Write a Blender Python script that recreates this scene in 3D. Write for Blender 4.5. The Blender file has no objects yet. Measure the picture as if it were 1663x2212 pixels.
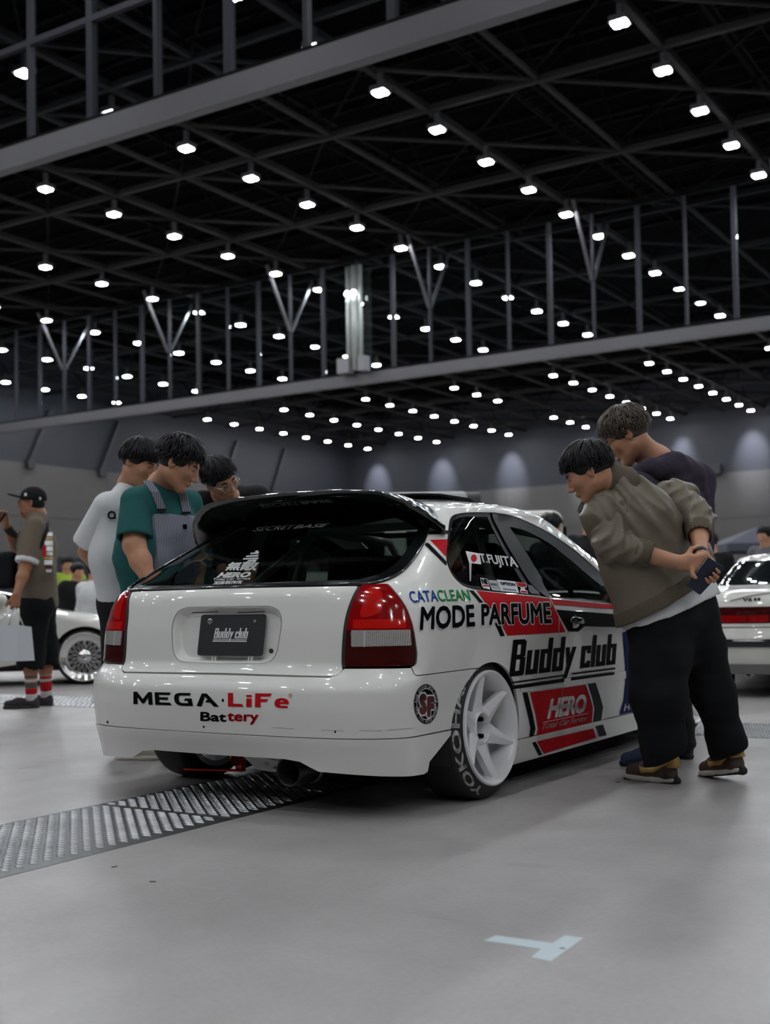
import bpy, bmesh, math, random
import numpy as np
from mathutils import Vector, Matrix, geometry
random.seed(4); RNG = np.random.default_rng(7)
scene = bpy.context.scene
COL = scene.collection
# ------------------------------------------------------------------ camera
IMG_W, IMG_H, FPX = 1663, 2212, 2570.0
CAM = np.array([0.0, 0.0, 0.80])
YAW, PITCH, ROLL = math.radians(32.3), math.radians(2.2), math.radians(-0.97)
SHIFT = (1303 - 1106 - FPX * math.tan(PITCH)) / IMG_H
cam_data = bpy.data.cameras.new('camera')
cam = bpy.data.objects.new('camera', cam_data); COL.objects.link(cam)
CM = Matrix.Rotation(YAW, 4, 'Z') @ Matrix.Rotation(math.pi / 2 + PITCH, 4, 'X') @ Matrix.Rotation(ROLL, 4, 'Z')
cam.matrix_world = Matrix.Translation(CAM) @ CM
cam_data.sensor_fit = 'VERTICAL'; cam_data.sensor_height = 36.0; cam_data.sensor_width = 36.0 * IMG_W / IMG_H
cam_data.lens = FPX * 36.0 / IMG_H
cam_data.shift_y = SHIFT
cam_data.clip_start = 0.05; cam_data.clip_end = 400
cam_data.dof.use_dof = True; cam_data.dof.focus_distance = 4.75; cam_data.dof.aperture_fstop = 2.8
scene.camera = cam
CR = np.array(CM.to_3x3())
# ------------------------------------------------------------------ world, exposure
world = bpy.data.worlds.new('world'); scene.world = world; world.use_nodes = True
world.node_tree.nodes['Background'].inputs[0].default_value = (0.010, 0.016, 0.020, 1)
world.node_tree.nodes['Background'].inputs[1].default_value = 1.0
scene.view_settings.view_transform = 'Standard'; scene.view_settings.look = 'None'
scene.view_settings.exposure = -0.10; scene.view_settings.gamma = 1.0
scene.view_settings.use_curve_mapping = False
scene.cycles.use_denoising = True
scene.cycles.max_bounces = 8; scene.cycles.transparent_max_bounces = 12
scene.cycles.caustics_reflective = False; scene.cycles.caustics_refractive = False
scene.cycles.sample_clamp_indirect = 6.0
LAMP_POWER = 360.0
# ------------------------------------------------------------------ pixel helpers (photograph frame 1663 x 2212)
def rays(px):
    px = np.atleast_2d(np.asarray(px, float))
    v = np.c_[(px[:, 0] - IMG_W / 2) / FPX, -(px[:, 1] - IMG_H / 2 - SHIFT * IMG_H) / FPX, -np.ones(len(px))]
    return v @ CR.T
def at(x, y, d):            # the point seen at a pixel, d metres in front of the lens plane
    return CAM + rays((x, y))[0] * d
def on_floor(x, y, z=0.0):
    v = rays((x, y))[0]; return CAM + v * ((z - CAM[2]) / v[2])
# ------------------------------------------------------------------ materials
MATS = {}
def mat(name, col, rough=0.5, metal=0.0, coat=0.0, noise=0.0, nscale=30.0, bump=0.0, bscale=200.0, spec=0.5, emit=None, estr=0.0, sheen=0.0, stretch=None):
    if name in MATS: return MATS[name]
    m = bpy.data.materials.new(name); m.use_nodes = True
    nt = m.node_tree; b = nt.nodes['Principled BSDF']
    c = tuple(col) + (1,)
    b.inputs['Base Color'].default_value = c; b.inputs['Roughness'].default_value = rough
    b.inputs['Metallic'].default_value = metal; b.inputs['Specular IOR Level'].default_value = spec
    if coat: b.inputs['Coat Weight'].default_value = coat; b.inputs['Coat Roughness'].default_value = 0.02
    if sheen: b.inputs['Sheen Weight'].default_value = sheen
    if emit: b.inputs['Emission Color'].default_value = tuple(emit) + (1,); b.inputs['Emission Strength'].default_value = estr
    tc = nt.nodes.new('ShaderNodeTexCoord'); out = tc.outputs['Object']
    if stretch:
        mp = nt.nodes.new('ShaderNodeMapping'); mp.inputs['Scale'].default_value = stretch
        nt.links.new(out, mp.inputs['Vector']); out = mp.outputs['Vector']
    if noise:
        n = nt.nodes.new('ShaderNodeTexNoise'); n.inputs['Scale'].default_value = nscale; n.inputs['Detail'].default_value = 4
        nt.links.new(out, n.inputs['Vector'])
        r = nt.nodes.new('ShaderNodeValToRGB')
        r.color_ramp.elements[0].position = 0.3; r.color_ramp.elements[1].position = 0.7
        r.color_ramp.elements[0].color = tuple(max(0, k * (1 - noise)) for k in col) + (1,)
        r.color_ramp.elements[1].color = tuple(min(1, k * (1 + noise)) for k in col) + (1,)
        nt.links.new(n.outputs['Fac'], r.inputs['Fac']); nt.links.new(r.outputs['Color'], b.inputs['Base Color'])
    if bump:
        n = nt.nodes.new('ShaderNodeTexNoise'); n.inputs['Scale'].default_value = bscale; n.inputs['Detail'].default_value = 3
        nt.links.new(out, n.inputs['Vector'])
        bp = nt.nodes.new('ShaderNodeBump'); bp.inputs['Strength'].default_value = bump; bp.inputs['Distance'].default_value = 0.01
        nt.links.new(n.outputs['Fac'], bp.inputs['Height']); nt.links.new(bp.outputs['Normal'], b.inputs['Normal'])
    MATS[name] = m; return m
def glass_mat(name, tint, rough=0.0):
    if name in MATS: return MATS[name]
    m = bpy.data.materials.new(name); m.use_nodes = True; nt = m.node_tree
    nt.nodes.remove(nt.nodes['Principled BSDF'])
    t = nt.nodes.new('ShaderNodeBsdfTransparent'); t.inputs[0].default_value = tuple(tint) + (1,)
    g = nt.nodes.new('ShaderNodeBsdfGlossy'); g.inputs['Roughness'].default_value = rough; g.inputs[0].default_value = (1, 1, 1, 1)
    f = nt.nodes.new('ShaderNodeFresnel'); f.inputs['IOR'].default_value = 1.5
    ge = nt.nodes.new('ShaderNodeNewGeometry'); mr = nt.nodes.new('ShaderNodeMapRange'); mr.inputs['To Min'].default_value = 1.5; mr.inputs['To Max'].default_value = 1 / 1.5
    nt.links.new(ge.outputs['Backfacing'], mr.inputs['Value']); nt.links.new(mr.outputs[0], f.inputs['IOR'])      # a thin pane reflects alike from both sides
    mx = nt.nodes.new('ShaderNodeMixShader')
    nt.links.new(f.outputs[0], mx.inputs[0]); nt.links.new(t.outputs[0], mx.inputs[1]); nt.links.new(g.outputs[0], mx.inputs[2])
    nt.links.new(mx.outputs[0], nt.nodes['Material Output'].inputs['Surface'])
    MATS[name] = m; return m
# ------------------------------------------------------------------ objects
def thing(name, label, cat, loc=(0, 0, 0), rotz=0.0, group=None):
    o = bpy.data.objects.new(name, None); COL.objects.link(o)
    o.location = tuple(float(k) for k in loc); o.rotation_euler = (0, 0, rotz); o.empty_display_size = 0.1
    return tag(o, label, cat, group)
def tag(o, label, cat=None, group=None, kind=None):
    if label: o['label'] = label
    if cat: o['category'] = cat
    if group: o['group'] = group
    if kind: o['kind'] = kind
    return o
def mobj(name, V, Fc, m, parent=None, smooth=False, label=None, mats=None, midx=None, lnorm=None):
    me = bpy.data.meshes.new(name)
    V = np.asarray(V, float).reshape(-1, 3)
    me.from_pydata(V.tolist(), [], [list(map(int, f)) for f in Fc])
    for mm in (mats or [m]): me.materials.append(mm)
    if midx is not None: me.polygons.foreach_set('material_index', np.asarray(midx, np.int32))
    if smooth: me.polygons.foreach_set('use_smooth', np.ones(len(me.polygons), bool))
    if lnorm is not None:
        me.polygons.foreach_set('use_smooth', np.ones(len(me.polygons), bool))
        me.normals_split_custom_set(lnorm)
    me.update()
    o = bpy.data.objects.new(name, me); COL.objects.link(o)
    if parent is not None: o.parent = parent
    if label: o['label'] = label
    return o
def structure(o, label=None):
    o['kind'] = 'structure'
    if label: o['label'] = label
    return o
class MB:                   # collects simple shapes into one mesh
    def __init__(s): s.V = []; s.F = []; s.M = []; s.mi = 0
    def add(s, V, F):
        o = len(s.V); s.V += [tuple(map(float, v)) for v in V]; s.F += [[i + o for i in f] for f in F]; s.M += [s.mi] * len(F); return s
    def box(s, c, d, R=None):
        c = np.array(c, float); d = np.array(d, float) / 2
        P = np.array([[x, y, z] for x in (-1, 1) for y in (-1, 1) for z in (-1, 1)]) * d
        if R is not None: P = P @ np.array(R).T
        return s.add(P + c, [(0, 1, 3, 2), (4, 6, 7, 5), (0, 4, 5, 1), (2, 3, 7, 6), (0, 2, 6, 4), (1, 5, 7, 3)])
    def bar(s, a, b, w, h=None, up=(0, 0, 1)):      # rectangular bar from a to b
        a = np.array(a, float); b = np.array(b, float); d = b - a; L = np.linalg.norm(d); d = d / L
        u = np.array(up, float)
        if abs(d @ u) > .95: u = np.array([1., 0, 0])
        sd = np.cross(d, u); sd /= np.linalg.norm(sd); u = np.cross(sd, d)
        return s.box((a + b) / 2, (L, w, h or w), np.c_[d, sd, u])
    def tube(s, pts, r, n=10, caps=True, closed=False):
        pts = [np.array(p, float) for p in pts]; rs = r if hasattr(r, '__len__') else [r] * len(pts)
        o = len(s.V); u = None; K = len(pts)
        for i, p in enumerate(pts):
            if closed: d = pts[(i + 1) % K] - pts[i - 1]
            else: d = pts[min(i + 1, K - 1)] - pts[max(i - 1, 0)]
            d = d / (np.linalg.norm(d) + 1e-12)
            if u is None:
                u = np.array([0, 0, 1.]) if abs(d[2]) < .9 else np.array([1., 0, 0])
            u = u - d * (u @ d); u /= np.linalg.norm(u); v = np.cross(d, u)
            for k in range(n):
                a = 2 * math.pi * k / n; s.V.append(tuple(p + rs[i] * (u * math.cos(a) + v * math.sin(a))))
        for i in range(K if closed else K - 1):
            j = (i + 1) % K
            for k in range(n):
                k2 = (k + 1) % n; s.F.append([o + i * n + k, o + i * n + k2, o + j * n + k2, o + j * n + k]); s.M.append(s.mi)
        if caps and not closed:
            s.F.append([o + k for k in range(n)][::-1]); s.F.append([o + (K - 1) * n + k for k in range(n)]); s.M += [s.mi] * 2
        return s
    def lathe(s, prof, n=48, axis='x', c=(0, 0, 0), R=None):    # prof: (axial, radius)
        o = len(s.V); c = np.array(c, float)
        for (t, r) in prof:
            for k in range(n):
                a = 2 * math.pi * k / n; q = (r * math.cos(a), r * math.sin(a))
                p = np.array({'x': (t, q[0], q[1]), 'y': (q[0], t, q[1]), 'z': (q[0], q[1], t)}[axis])
                if R is not None: p = np.array(R) @ p
                s.V.append(tuple(p + c))
        for i in range(len(prof) - 1):
            for k in range(n):
                k2 = (k + 1) % n; s.F.append([o + i * n + k, o + i * n + k2, o + (i + 1) * n + k2, o + (i + 1) * n + k]); s.M.append(s.mi)
        return s
    def prism(s, poly, z0, z1, R=None, c=(0, 0, 0)):            # polygon in local xy extruded in z
        n = len(poly); P = np.array([[x, y, z0] for x, y in poly] + [[x, y, z1] for x, y in poly], float)
        if R is not None: P = P @ np.array(R).T
        return s.add(P + np.array(c, float), [list(range(n))[::-1], list(range(n, 2 * n))] + [[i, (i + 1) % n, n + (i + 1) % n, n + i] for i in range(n)])
    def build(s, name, m, parent=None, smooth=False, label=None, mats=None):
        o = mobj(name, s.V, s.F, m, parent, smooth, label, mats=mats, midx=s.M if mats else None)
        return o
def fix_normals(o):
    bm = bmesh.new(); bm.from_mesh(o.data); bmesh.ops.recalc_face_normals(bm, faces=bm.faces); bm.to_mesh(o.data); bm.free(); return o
def bevel(o, w=0.004, seg=2, ang=35):
    md = o.modifiers.new('bevel', 'BEVEL'); md.width = w; md.segments = seg; md.limit_method = 'ANGLE'; md.angle_limit = math.radians(ang); return o
def auto_smooth(o, ang=40):
    me = o.data; bm = bmesh.new(); bm.from_mesh(me)
    lim = math.radians(ang)
    for f in bm.faces: f.smooth = True
    for e in bm.edges:
        if len(e.link_faces) != 2 or e.calc_face_angle(0) > lim: e.smooth = False
    bm.to_mesh(me); bm.free(); return o
# ------------------------------------------------------------------ 2-D polygons
def pip(P, loops):          # even-odd point in polygon
    P = np.atleast_2d(P); ins = np.zeros(len(P), bool)
    for L in loops:
        L = np.asarray(L); x0, y0 = L[:, 0], L[:, 1]; x1, y1 = np.roll(x0, -1), np.roll(y0, -1)
        for a, b, c, d in zip(x0, y0, x1, y1):
            if b == d: continue
            m = ((b > P[:, 1]) != (d > P[:, 1])); xi = a + (P[:, 1] - b) * (c - a) / (d - b)
            ins ^= m & (P[:, 0] < xi)
    return ins
def densify(L, step, closed=True):
    L = np.asarray(L, float); out = []; n = len(L)
    for i in range(n if closed else n - 1):
        a, b = L[i], L[(i + 1) % n]; k = max(1, int(math.ceil(np.linalg.norm(b - a) / step)))
        for j in range(k): out.append(a + (b - a) * j / k)
    if not closed: out.append(L[-1])
    return np.array(out)
def spline(L, n=6, closed=False):        # Catmull-Rom through points
    L = np.asarray(L, float); N = len(L); out = []
    for i in range(N if closed else N - 1):
        p0 = L[i - 1] if (closed or i > 0) else L[0]; p1 = L[i]; p2 = L[(i + 1) % N]
        p3 = L[(i + 2) % N] if (closed or i + 2 < N) else L[-1]
        for k in range(n):
            t = k / n
            out.append(.5 * (2 * p1 + (p2 - p0) * t + (2 * p0 - 5 * p1 + 4 * p2 - p3) * t * t + (3 * p1 - p0 - 3 * p2 + p3) * t ** 3))
    if not closed: out.append(L[-1])
    return np.array(out)
def rounded(L, r, n=5):                  # polygon with rounded corners
    L = np.asarray(L, float); N = len(L); out = []
    rr = r if hasattr(r, '__len__') else [r] * N
    for i in range(N):
        a, b, c = L[i - 1], L[i], L[(i + 1) % N]
        if rr[i] <= 0: out.append(b); continue
        u = a - b; v = c - b; lu, lv = np.linalg.norm(u), np.linalg.norm(v); q = min(rr[i], lu * .48, lv * .48)
        p, s = b + u / lu * q, b + v / lv * q
        for k in range(n + 1):
            t = k / n; out.append((1 - t) ** 2 * p + 2 * t * (1 - t) * b + t * t * s)
    return np.array(out)
def tri_fill(loops, grid, dens=None):
    loops = [densify(L, dens or grid * .7) for L in loops]
    P = []; E = []
    for L in loops:
        o = len(P); P += [tuple(q) for q in L]; E += [(o + i, o + (i + 1) % len(L)) for i in range(len(L))]
    A = np.vstack(loops); lo, hi = A.min(0), A.max(0)
    gx = np.arange(lo[0] + grid / 2, hi[0], grid); gy = np.arange(lo[1] + grid / 2, hi[1], grid)
    if len(gx) and len(gy):
        G = np.array([(x, y) for x in gx for y in gy])
        G = G[pip(G, loops)]
        if len(G):
            keep = np.ones(len(G), bool)
            for q in A: keep &= ((G - q) ** 2).sum(1) > (grid * .45) ** 2
            P += [tuple(q) for q in G[keep]]
    r = geometry.delaunay_2d_cdt([Vector(p) for p in P], E, [], 0, 1e-7)
    V = np.array([tuple(v) for v in r[0]]); T = np.array([tuple(f) for f in r[2] if len(f) == 3])
    T = T[pip(V[T].mean(1), loops)]
    a, b, c = V[T[:, 0]], V[T[:, 1]], V[T[:, 2]]
    ar = (b[:, 0] - a[:, 0]) * (c[:, 1] - a[:, 1]) - (b[:, 1] - a[:, 1]) * (c[:, 0] - a[:, 0])
    T = T[np.abs(ar) > 1e-12]; ar = ar[np.abs(ar) > 1e-12]
    T[ar < 0] = T[ar < 0][:, ::-1]
    used = np.unique(T); mp = -np.ones(len(V), int); mp[used] = np.arange(len(used))
    return V[used], mp[T]
def homog(src, dst):
    A = []; b = []
    for (x, y), (u, v) in zip(src, dst):
        A += [[x, y, 1, 0, 0, 0, -u * x, -u * y], [0, 0, 0, x, y, 1, -v * x, -v * y]]; b += [u, v]
    h = np.linalg.solve(np.array(A, float), np.array(b, float)); return np.append(h, 1).reshape(3, 3)
def hmap(Hm, P):
    P = np.asarray(P, float); q = np.c_[P, np.ones(len(P))] @ Hm.T; return q[:, :2] / q[:, 2:]
# ------------------------------------------------------------------ lettering
_TXT = {}
def text2d(s, bold=0.0, shear=0.0, spacing=1.0):     # flat text as a triangle mesh in a 0..1 box
    key = (s, bold, shear, spacing)
    if key in _TXT: return _TXT[key]
    cu = bpy.data.curves.new('lettering', 'FONT'); cu.body = s; cu.size = 1; cu.shear = shear; cu.space_character = spacing
    cu.resolution_u = 3
    o = bpy.data.objects.new('lettering', cu); COL.objects.link(o)
    dg = bpy.context.evaluated_depsgraph_get(); dg.update()
    me = bpy.data.meshes.new_from_object(o.evaluated_get(dg))
    bm = bmesh.new(); bm.from_mesh(me); bmesh.ops.triangulate(bm, faces=bm.faces)
    V = np.array([v.co[:2] for v in bm.verts]); bm.verts.ensure_lookup_table(); bm.verts.index_update()
    T = np.array([[v.index for v in f.verts] for f in bm.faces]); bm.free()
    bpy.data.objects.remove(o); bpy.data.curves.remove(cu); bpy.data.meshes.remove(me)
    if bold:
        V0, T0 = V, T; V = []; T = []
        for i in range(8):
            a = math.pi * (i + .5) / 4; T.append(T0 + len(V0) * i); V.append(V0 + [bold * math.cos(a), bold * math.sin(a)])
        V = np.vstack(V); T = np.vstack(T)
    lo, hi = V.min(0), V.max(0); asp = (hi[0] - lo[0]) / (hi[1] - lo[1])
    V = (V - lo) / (hi - lo)
    _TXT[key] = (V, T, asp); return _TXT[key]
def subdiv2d(V, T, mx):
    bm = bmesh.new(); vs = [bm.verts.new((x, y, 0)) for x, y in V]
    for t in T:
        try: bm.faces.new([vs[i] for i in t])
        except ValueError: pass
    for _ in range(4):
        es = [e for e in bm.edges if e.calc_length() > mx]
        if not es: break
        bmesh.ops.subdivide_edges(bm, edges=es, cuts=1); bmesh.ops.triangulate(bm, faces=[f for f in bm.faces if len(f.verts) > 3])
    bm.verts.index_update()
    V = np.array([v.co[:2] for v in bm.verts]); T = np.array([[v.index for v in f.verts] for f in bm.faces]); bm.free(); return V, T
# square-cut italic letters (rectangles in a unit-high cell: x0,y0,x1,y1), widths in the first entry
GL = {'B': (.53, [(0, 0, .19, 1), (0, .86, .45, 1), (0, .45, .45, .58), (0, 0, .49, .14), (.32, .52, .51, .96), (.34, .03, .53, .5)]),
      'u': (.47, [(0, .0, .185, .68), (0, 0, .47, .14), (.285, 0, .47, .68)]),
      'd': (.47, [(0, 0, .185, .68), (0, 0, .47, .14), (0, .55, .47, .68), (.285, 0, .47, 1)]),
      'b': (.47, [(0, 0, .185, 1), (0, 0, .47, .14), (0, .55, .47, .68), (.285, 0, .47, .68)]),
      'c': (.44, [(0, 0, .185, .68), (0, 0, .44, .14), (0, .55, .44, .68), (.27, .44, .44, .68), (.27, 0, .44, .21)]),
      'l': (.185, [(0, 0, .185, 1)]),
      ' ': (.16, []),
      'y': (.46, 'y')}
def buddy_polys(underline=True):
    polys = []; x = 0; tail = None; asc = {}
    for ch in 'Buddy club':
        w, g = GL[ch]
        if g == 'y':
            polys += [[(x, .68), (x + .16, .68), (x + .27, .22), (x + .12, .06)], [(x + .30, .68), (x + .47, .68), (x + .13, -.32), (x - .04, -.32)]]; tail = (x - .04, x + .13)
        else:
            for (a, b, c, d) in g: polys.append([(x + a, b), (x + c, b), (x + c, d), (x + a, d)])
        x += w + .05
    W = x - .05
    if underline:
        for y0, y1 in ((-.13, -.07), (-.30, -.20)):
            polys.append([(-.03, y0), (tail[0] - .03 + (.06 if y0 > -.2 else 0), y0), (tail[0] - .01 + (.06 if y0 > -.2 else 0), y1), (-.02, y1)])
            polys.append([(tail[1] + (.09 if y0 > -.2 else .04), y0), (W, y0), (W + .01, y1), (tail[1] + (.11 if y0 > -.2 else .06), y1)])
    return polys, W
# letter shapes are prepared first, while the scene is still small
for a_ in [('A', 0.03, 0.0, 1.0), ('BASE', 0.02, 0.2, 1.0), ('Bat', 0.03, 0.0, 1.0), ('C', 0.03, 0.0, 1.0), ('CATA', 0.015, 0.0, 1.0), ('CIVIC', 0.0, 0.0, 1.0), ('CLEAN', 0.015, 0.0, 1.0), ('D', 0.03, 0.0, 1.0), ('E', 0.03, 0.0, 1.0), ('F', 0.03, 0.0, 1.0), ('F', 0.09, 0.0, 1.0), ('F', 0.14, 0.0, 1.0), ('G', 0.03, 0.0, 1.0), ('HERO', 0.05, 0.0, 0.95), ('HERO', 0.06, 0.2, 1.0), ('HONDA', 0.03, 0.0, 1.0), ('YOKOHAMA', 0.03, 0.0, 1.0), ('I', 0.03, 0.0, 1.0), ('K', 0.03, 0.0, 1.0), ('L', 0.03, 0.0, 1.0), ('LiFe', 0.05, 0.0, 1.0), ('M', 0.03, 0.0, 1.0), ('MEGA', 0.05, 0.0, 1.0), ('MODE', 0.025, 0.0, 1.02), ('MODE', 0.075, 0.0, 1.02), ('N', 0.03, 0.0, 1.0), ('NGK', 0.03, 0.0, 1.0), ('NIKE', 0.03, 0.0, 1.0), ('O', 0.03, 0.0, 1.0), ('OPSTART', 0.0, 0.0, 1.0), ('OPTION', 0.05, 0.0, 1.0), ('P', 0.03, 0.0, 1.0), ('PARFUME', 0.025, 0.0, 1.02), ('PARFUME', 0.075, 0.0, 1.02), ('R', 0.0, 0.0, 1.0), ('R', 0.03, 0.0, 1.0), ('S', 0.03, 0.0, 1.0), ('S', 0.09, 0.0, 1.0), ('S', 0.14, 0.0, 1.0), ('SECRET', 0.0, 0.2, 1.0), ('T', 0.03, 0.0, 1.0), ('T.FUJITA', 0.03, 0.0, 1.0), ('Total Car Service', 0.012, 0.25, 1.0), ('Total Car Service', 0.02, 0.2, 1.0), ('U', 0.03, 0.0, 1.0), ('Video Option Club', 0.02, 0.0, 1.0), ('Y', 0.03, 0.0, 1.0), ('tery', 0.03, 0.0, 1.0), ('加藤製作所', 0.02, 0.0, 1.0), ('無敵', 0.035, 0.0, 1.0)]: text2d(*a_)
# ------------------------------------------------------------------ the exhibition hall
XL, XR, YB, YF, ZC = -49.84, 22.0, -32.0, 74.0, 15.4
def concrete():
    m = bpy.data.materials.new('concrete'); m.use_nodes = True; nt = m.node_tree; b = nt.nodes['Principled BSDF']
    tc = nt.nodes.new('ShaderNodeTexCoord')
    def noise(scale, det, stretch=None, rough=.55):
        n = nt.nodes.new('ShaderNodeTexNoise'); n.inputs['Scale'].default_value = scale; n.inputs['Detail'].default_value = det; n.inputs['Roughness'].default_value = rough
        mp = nt.nodes.new('ShaderNodeMapping'); mp.inputs['Scale'].default_value = stretch or (1, 1, 1)
        nt.links.new(tc.outputs['Object'], mp.inputs[0]); nt.links.new(mp.outputs[0], n.inputs['Vector']); return n.outputs['Fac']
    def ramp(f, p0, p1, c0, c1):
        r = nt.nodes.new('ShaderNodeValToRGB'); r.color_ramp.elements[0].position = p0; r.color_ramp.elements[1].position = p1
        r.color_ramp.elements[0].color = (*c0, 1); r.color_ramp.elements[1].color = (*c1, 1); nt.links.new(f, r.inputs[0]); return r.outputs[0]
    def mul(a, c, fac=1.0):
        x = nt.nodes.new('ShaderNodeMixRGB'); x.blend_type = 'MULTIPLY'; x.inputs[0].default_value = fac; nt.links.new(a, x.inputs[1]); nt.links.new(c, x.inputs[2]); return x.outputs[0]
    base = ramp(noise(.55, 5), .3, .7, (.335, .318, .318), (.39, .373, .373))
    cloud = ramp(noise(2.6, 6, (1, .6, 1), .65), .35, .65, (.86, .855, .85), (1, 1, 1))
    fine = ramp(noise(60, 4), .3, .62, (.90, .90, .90), (1, 1, 1))
    streak = ramp(noise(4.2, 6, (.35, 2.2, 1), .7), .62, .72, (1, 1, 1), (.80, .77, .74))
    c = mul(mul(mul(base, cloud), fine), streak, .8)
    nt.links.new(c, b.inputs['Base Color'])
    rr = ramp(noise(1.7, 4), .3, .7, (.30, .30, .30), (.52, .52, .52)); nt.links.new(rr, b.inputs['Roughness'])
    b.inputs['Specular IOR Level'].default_value = .35
    bp = nt.nodes.new('ShaderNodeBump'); bp.inputs['Strength'].default_value = .06; bp.inputs['Distance'].default_value = .01
    nt.links.new(noise(90, 3), bp.inputs['Height']); nt.links.new(bp.outputs[0], b.inputs['Normal'])
    return m
floor = structure(MB().box(((XL + XR) / 2, (YB + YF) / 2, -.1), (XR - XL, YF - YB, .2)).build('floor', concrete()), 'pale grey polished concrete floor with faint stains')
WALL_LOW = mat('wall_grey', (.060, .056, .056), rough=.75, noise=.08, nscale=.35)
WALL_UP = mat('wall_slate', (.012, .0135, .021), rough=.7, noise=.1, nscale=.3)
WALL_BK = mat('curtain_black', (.012, .014, .017), rough=.85, noise=.2, nscale=2, stretch=(1, 1, .05))
ZB = 8.6
def wall(name, c, d, n, lab):
    w = structure(MB().box(c, d).build(name, WALL_UP), lab)
    L = d[0] if d[0] > d[1] else d[1]; k = int(L // 6)
    for i in range(k):
        for j in range(3):
            t = -L / 2 + (i + .5) * L / k; z0 = j * ZB / 3 + .02; z1 = (j + 1) * ZB / 3 - .01
            cc = (c[0] + n[0] * .23 + (t if n[0] == 0 else 0), c[1] + n[1] * .23 + (t if n[1] == 0 else 0), (z0 + z1) / 2)
            dd = ((L / k - .02) if n[0] == 0 else .06, (L / k - .02) if n[1] == 0 else .06, z1 - z0)
            MB().box(cc, dd).build('wall_panel', WALL_LOW, w)
    return w
wl_ = wall('wall_left', (XL - .2, (YB + YF) / 2, ZC / 2), (.4, YF - YB, ZC), (1, 0), 'side wall, slate above and grey panels below, black curtain at its foot')
wf_ = wall('wall_far', ((XL + XR) / 2, YF + .2, ZC / 2), (XR - XL, .4, ZC), (0, -1), 'end wall, slate above with light pools and grey panels below')
wr_ = wall('wall_right', (XR + .2, (YB + YF) / 2, ZC / 2), (.4, YF - YB, ZC), (-1, 0), 'wall of slate and grey panels')
wb_ = wall('wall_back', ((XL + XR) / 2, YB - .2, ZC / 2), (XR - XL, .4, ZC), (0, 1), 'wall of slate and grey panels')
mb = MB(); P = []
ys = np.arange(YB, YF - 6, .35)
for i, y in enumerate(ys): P += [(XL + .26 + .10 * (i % 2), y, 0), (XL + .26 + .10 * (i % 2), y, 3.6)]
mobj('black_curtain', P, [[2 * i, 2 * i + 2, 2 * i + 3, 2 * i + 1] for i in range(len(ys) - 1)], WALL_BK, wl_)
STRUT = mat('strut_dark', (.012, .012, .016), rough=.6)
for y in (43.3, 48.5, 59.2, 64.4):
    MB().bar((XL + .12, y, 8.6), (XL + .12, y + 1.5, 11.6), .22, .22).build('wall_strut', STRUT, wl_)
    MB().box((XL + .2, y, 8.5), (.3, .5, .4)).build('strut_shoe', STRUT, wl_)
MB().box((-22.16, YF - .3, 8.8), (.9, .5, .6)).build('projector_box', STRUT, wf_)  # projector box mounted on the end wall
# roof deck and trusses
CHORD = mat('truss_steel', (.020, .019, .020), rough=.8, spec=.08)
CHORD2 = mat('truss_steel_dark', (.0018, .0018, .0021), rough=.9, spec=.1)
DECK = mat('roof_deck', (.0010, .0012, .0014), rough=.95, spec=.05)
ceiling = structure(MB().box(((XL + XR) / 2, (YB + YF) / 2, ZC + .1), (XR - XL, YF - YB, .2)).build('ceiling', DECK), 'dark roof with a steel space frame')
ROWS = [-46.8, -41.05, -35.45, -29.9, -24.27, -19.3, -13.67, -8.14, -2.5, 3.1, 8.7, 14.3]
YCH = [-46.6, -43.75, -40.9, -38.05, -35.2, -32.4, -29.55, -26.75, -23.95, -21.5, -19.05, -16.6, -13.8, -10.95, -8.1, -5.25, -2.4, .45, 3.3, 6.15, 9.0, 11.85, 14.7]
XCH = [24.05 + 5.1 * k for k in range(-10, 10)]
ZT = 12.45
for y in XCH: MB().bar((XL, y, ZT), (XR, y, ZT), .13, .15).build('truss_chord', CHORD, ceiling)
for i, x in enumerate(YCH): MB().bar((x, YB, ZT + .02), (x, YF, ZT + .02), .15 if i % 2 == 0 else .10, .17 if i % 2 == 0 else .10).build('truss_chord', CHORD, ceiling)
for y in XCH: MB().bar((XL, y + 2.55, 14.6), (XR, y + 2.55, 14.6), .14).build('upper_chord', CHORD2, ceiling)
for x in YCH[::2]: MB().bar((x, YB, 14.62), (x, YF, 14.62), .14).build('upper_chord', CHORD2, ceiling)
nodes = YCH[1::2]                                   # bracing nodes lie between the lamp rows
cand = []
for j, y in enumerate(XCH[:-1]):
    for i in range(len(nodes) - 1):
        a, b = (nodes[i], y), (nodes[i + 1], XCH[j + 1]); cand.append((a, b, ZT, ZT, .07, 0)); cand.append(((nodes[i + 1], y), (nodes[i], XCH[j + 1]), ZT + .3, ZT + .3, .05, 1))
    for i in range(0, len(YCH)):
        cand.append(((YCH[i], y), (YCH[i], y + 2.55), ZT, 14.6, .05, 2)); cand.append(((YCH[i], y + 5.1), (YCH[i], y + 2.55), ZT, 14.6, .05, 2))
def seen(c):
    m = np.array([(c[0][0] + c[1][0]) / 2, (c[0][1] + c[1][1]) / 2, ZT]); q = (m - CAM) @ CR
    if q[2] > -3: return 1e9
    x = IMG_W / 2 + FPX * q[0] / -q[2]; y = IMG_H / 2 - FPX * q[1] / -q[2] + SHIFT * IMG_H
    return -q[2] if (-200 < x < 1863 and -300 < y < 1000) else 500 - q[2]
cand.sort(key=seen); rest = MB()
for k, (a, b, z0, z1, w, kd) in enumerate(cand):
    m = MB() if k < 290 else rest
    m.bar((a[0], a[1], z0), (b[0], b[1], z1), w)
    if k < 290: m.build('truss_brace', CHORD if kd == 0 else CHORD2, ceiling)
tag(rest.build('truss_bracing', CHORD2, ceiling), None, None, None, 'stuff')
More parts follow.
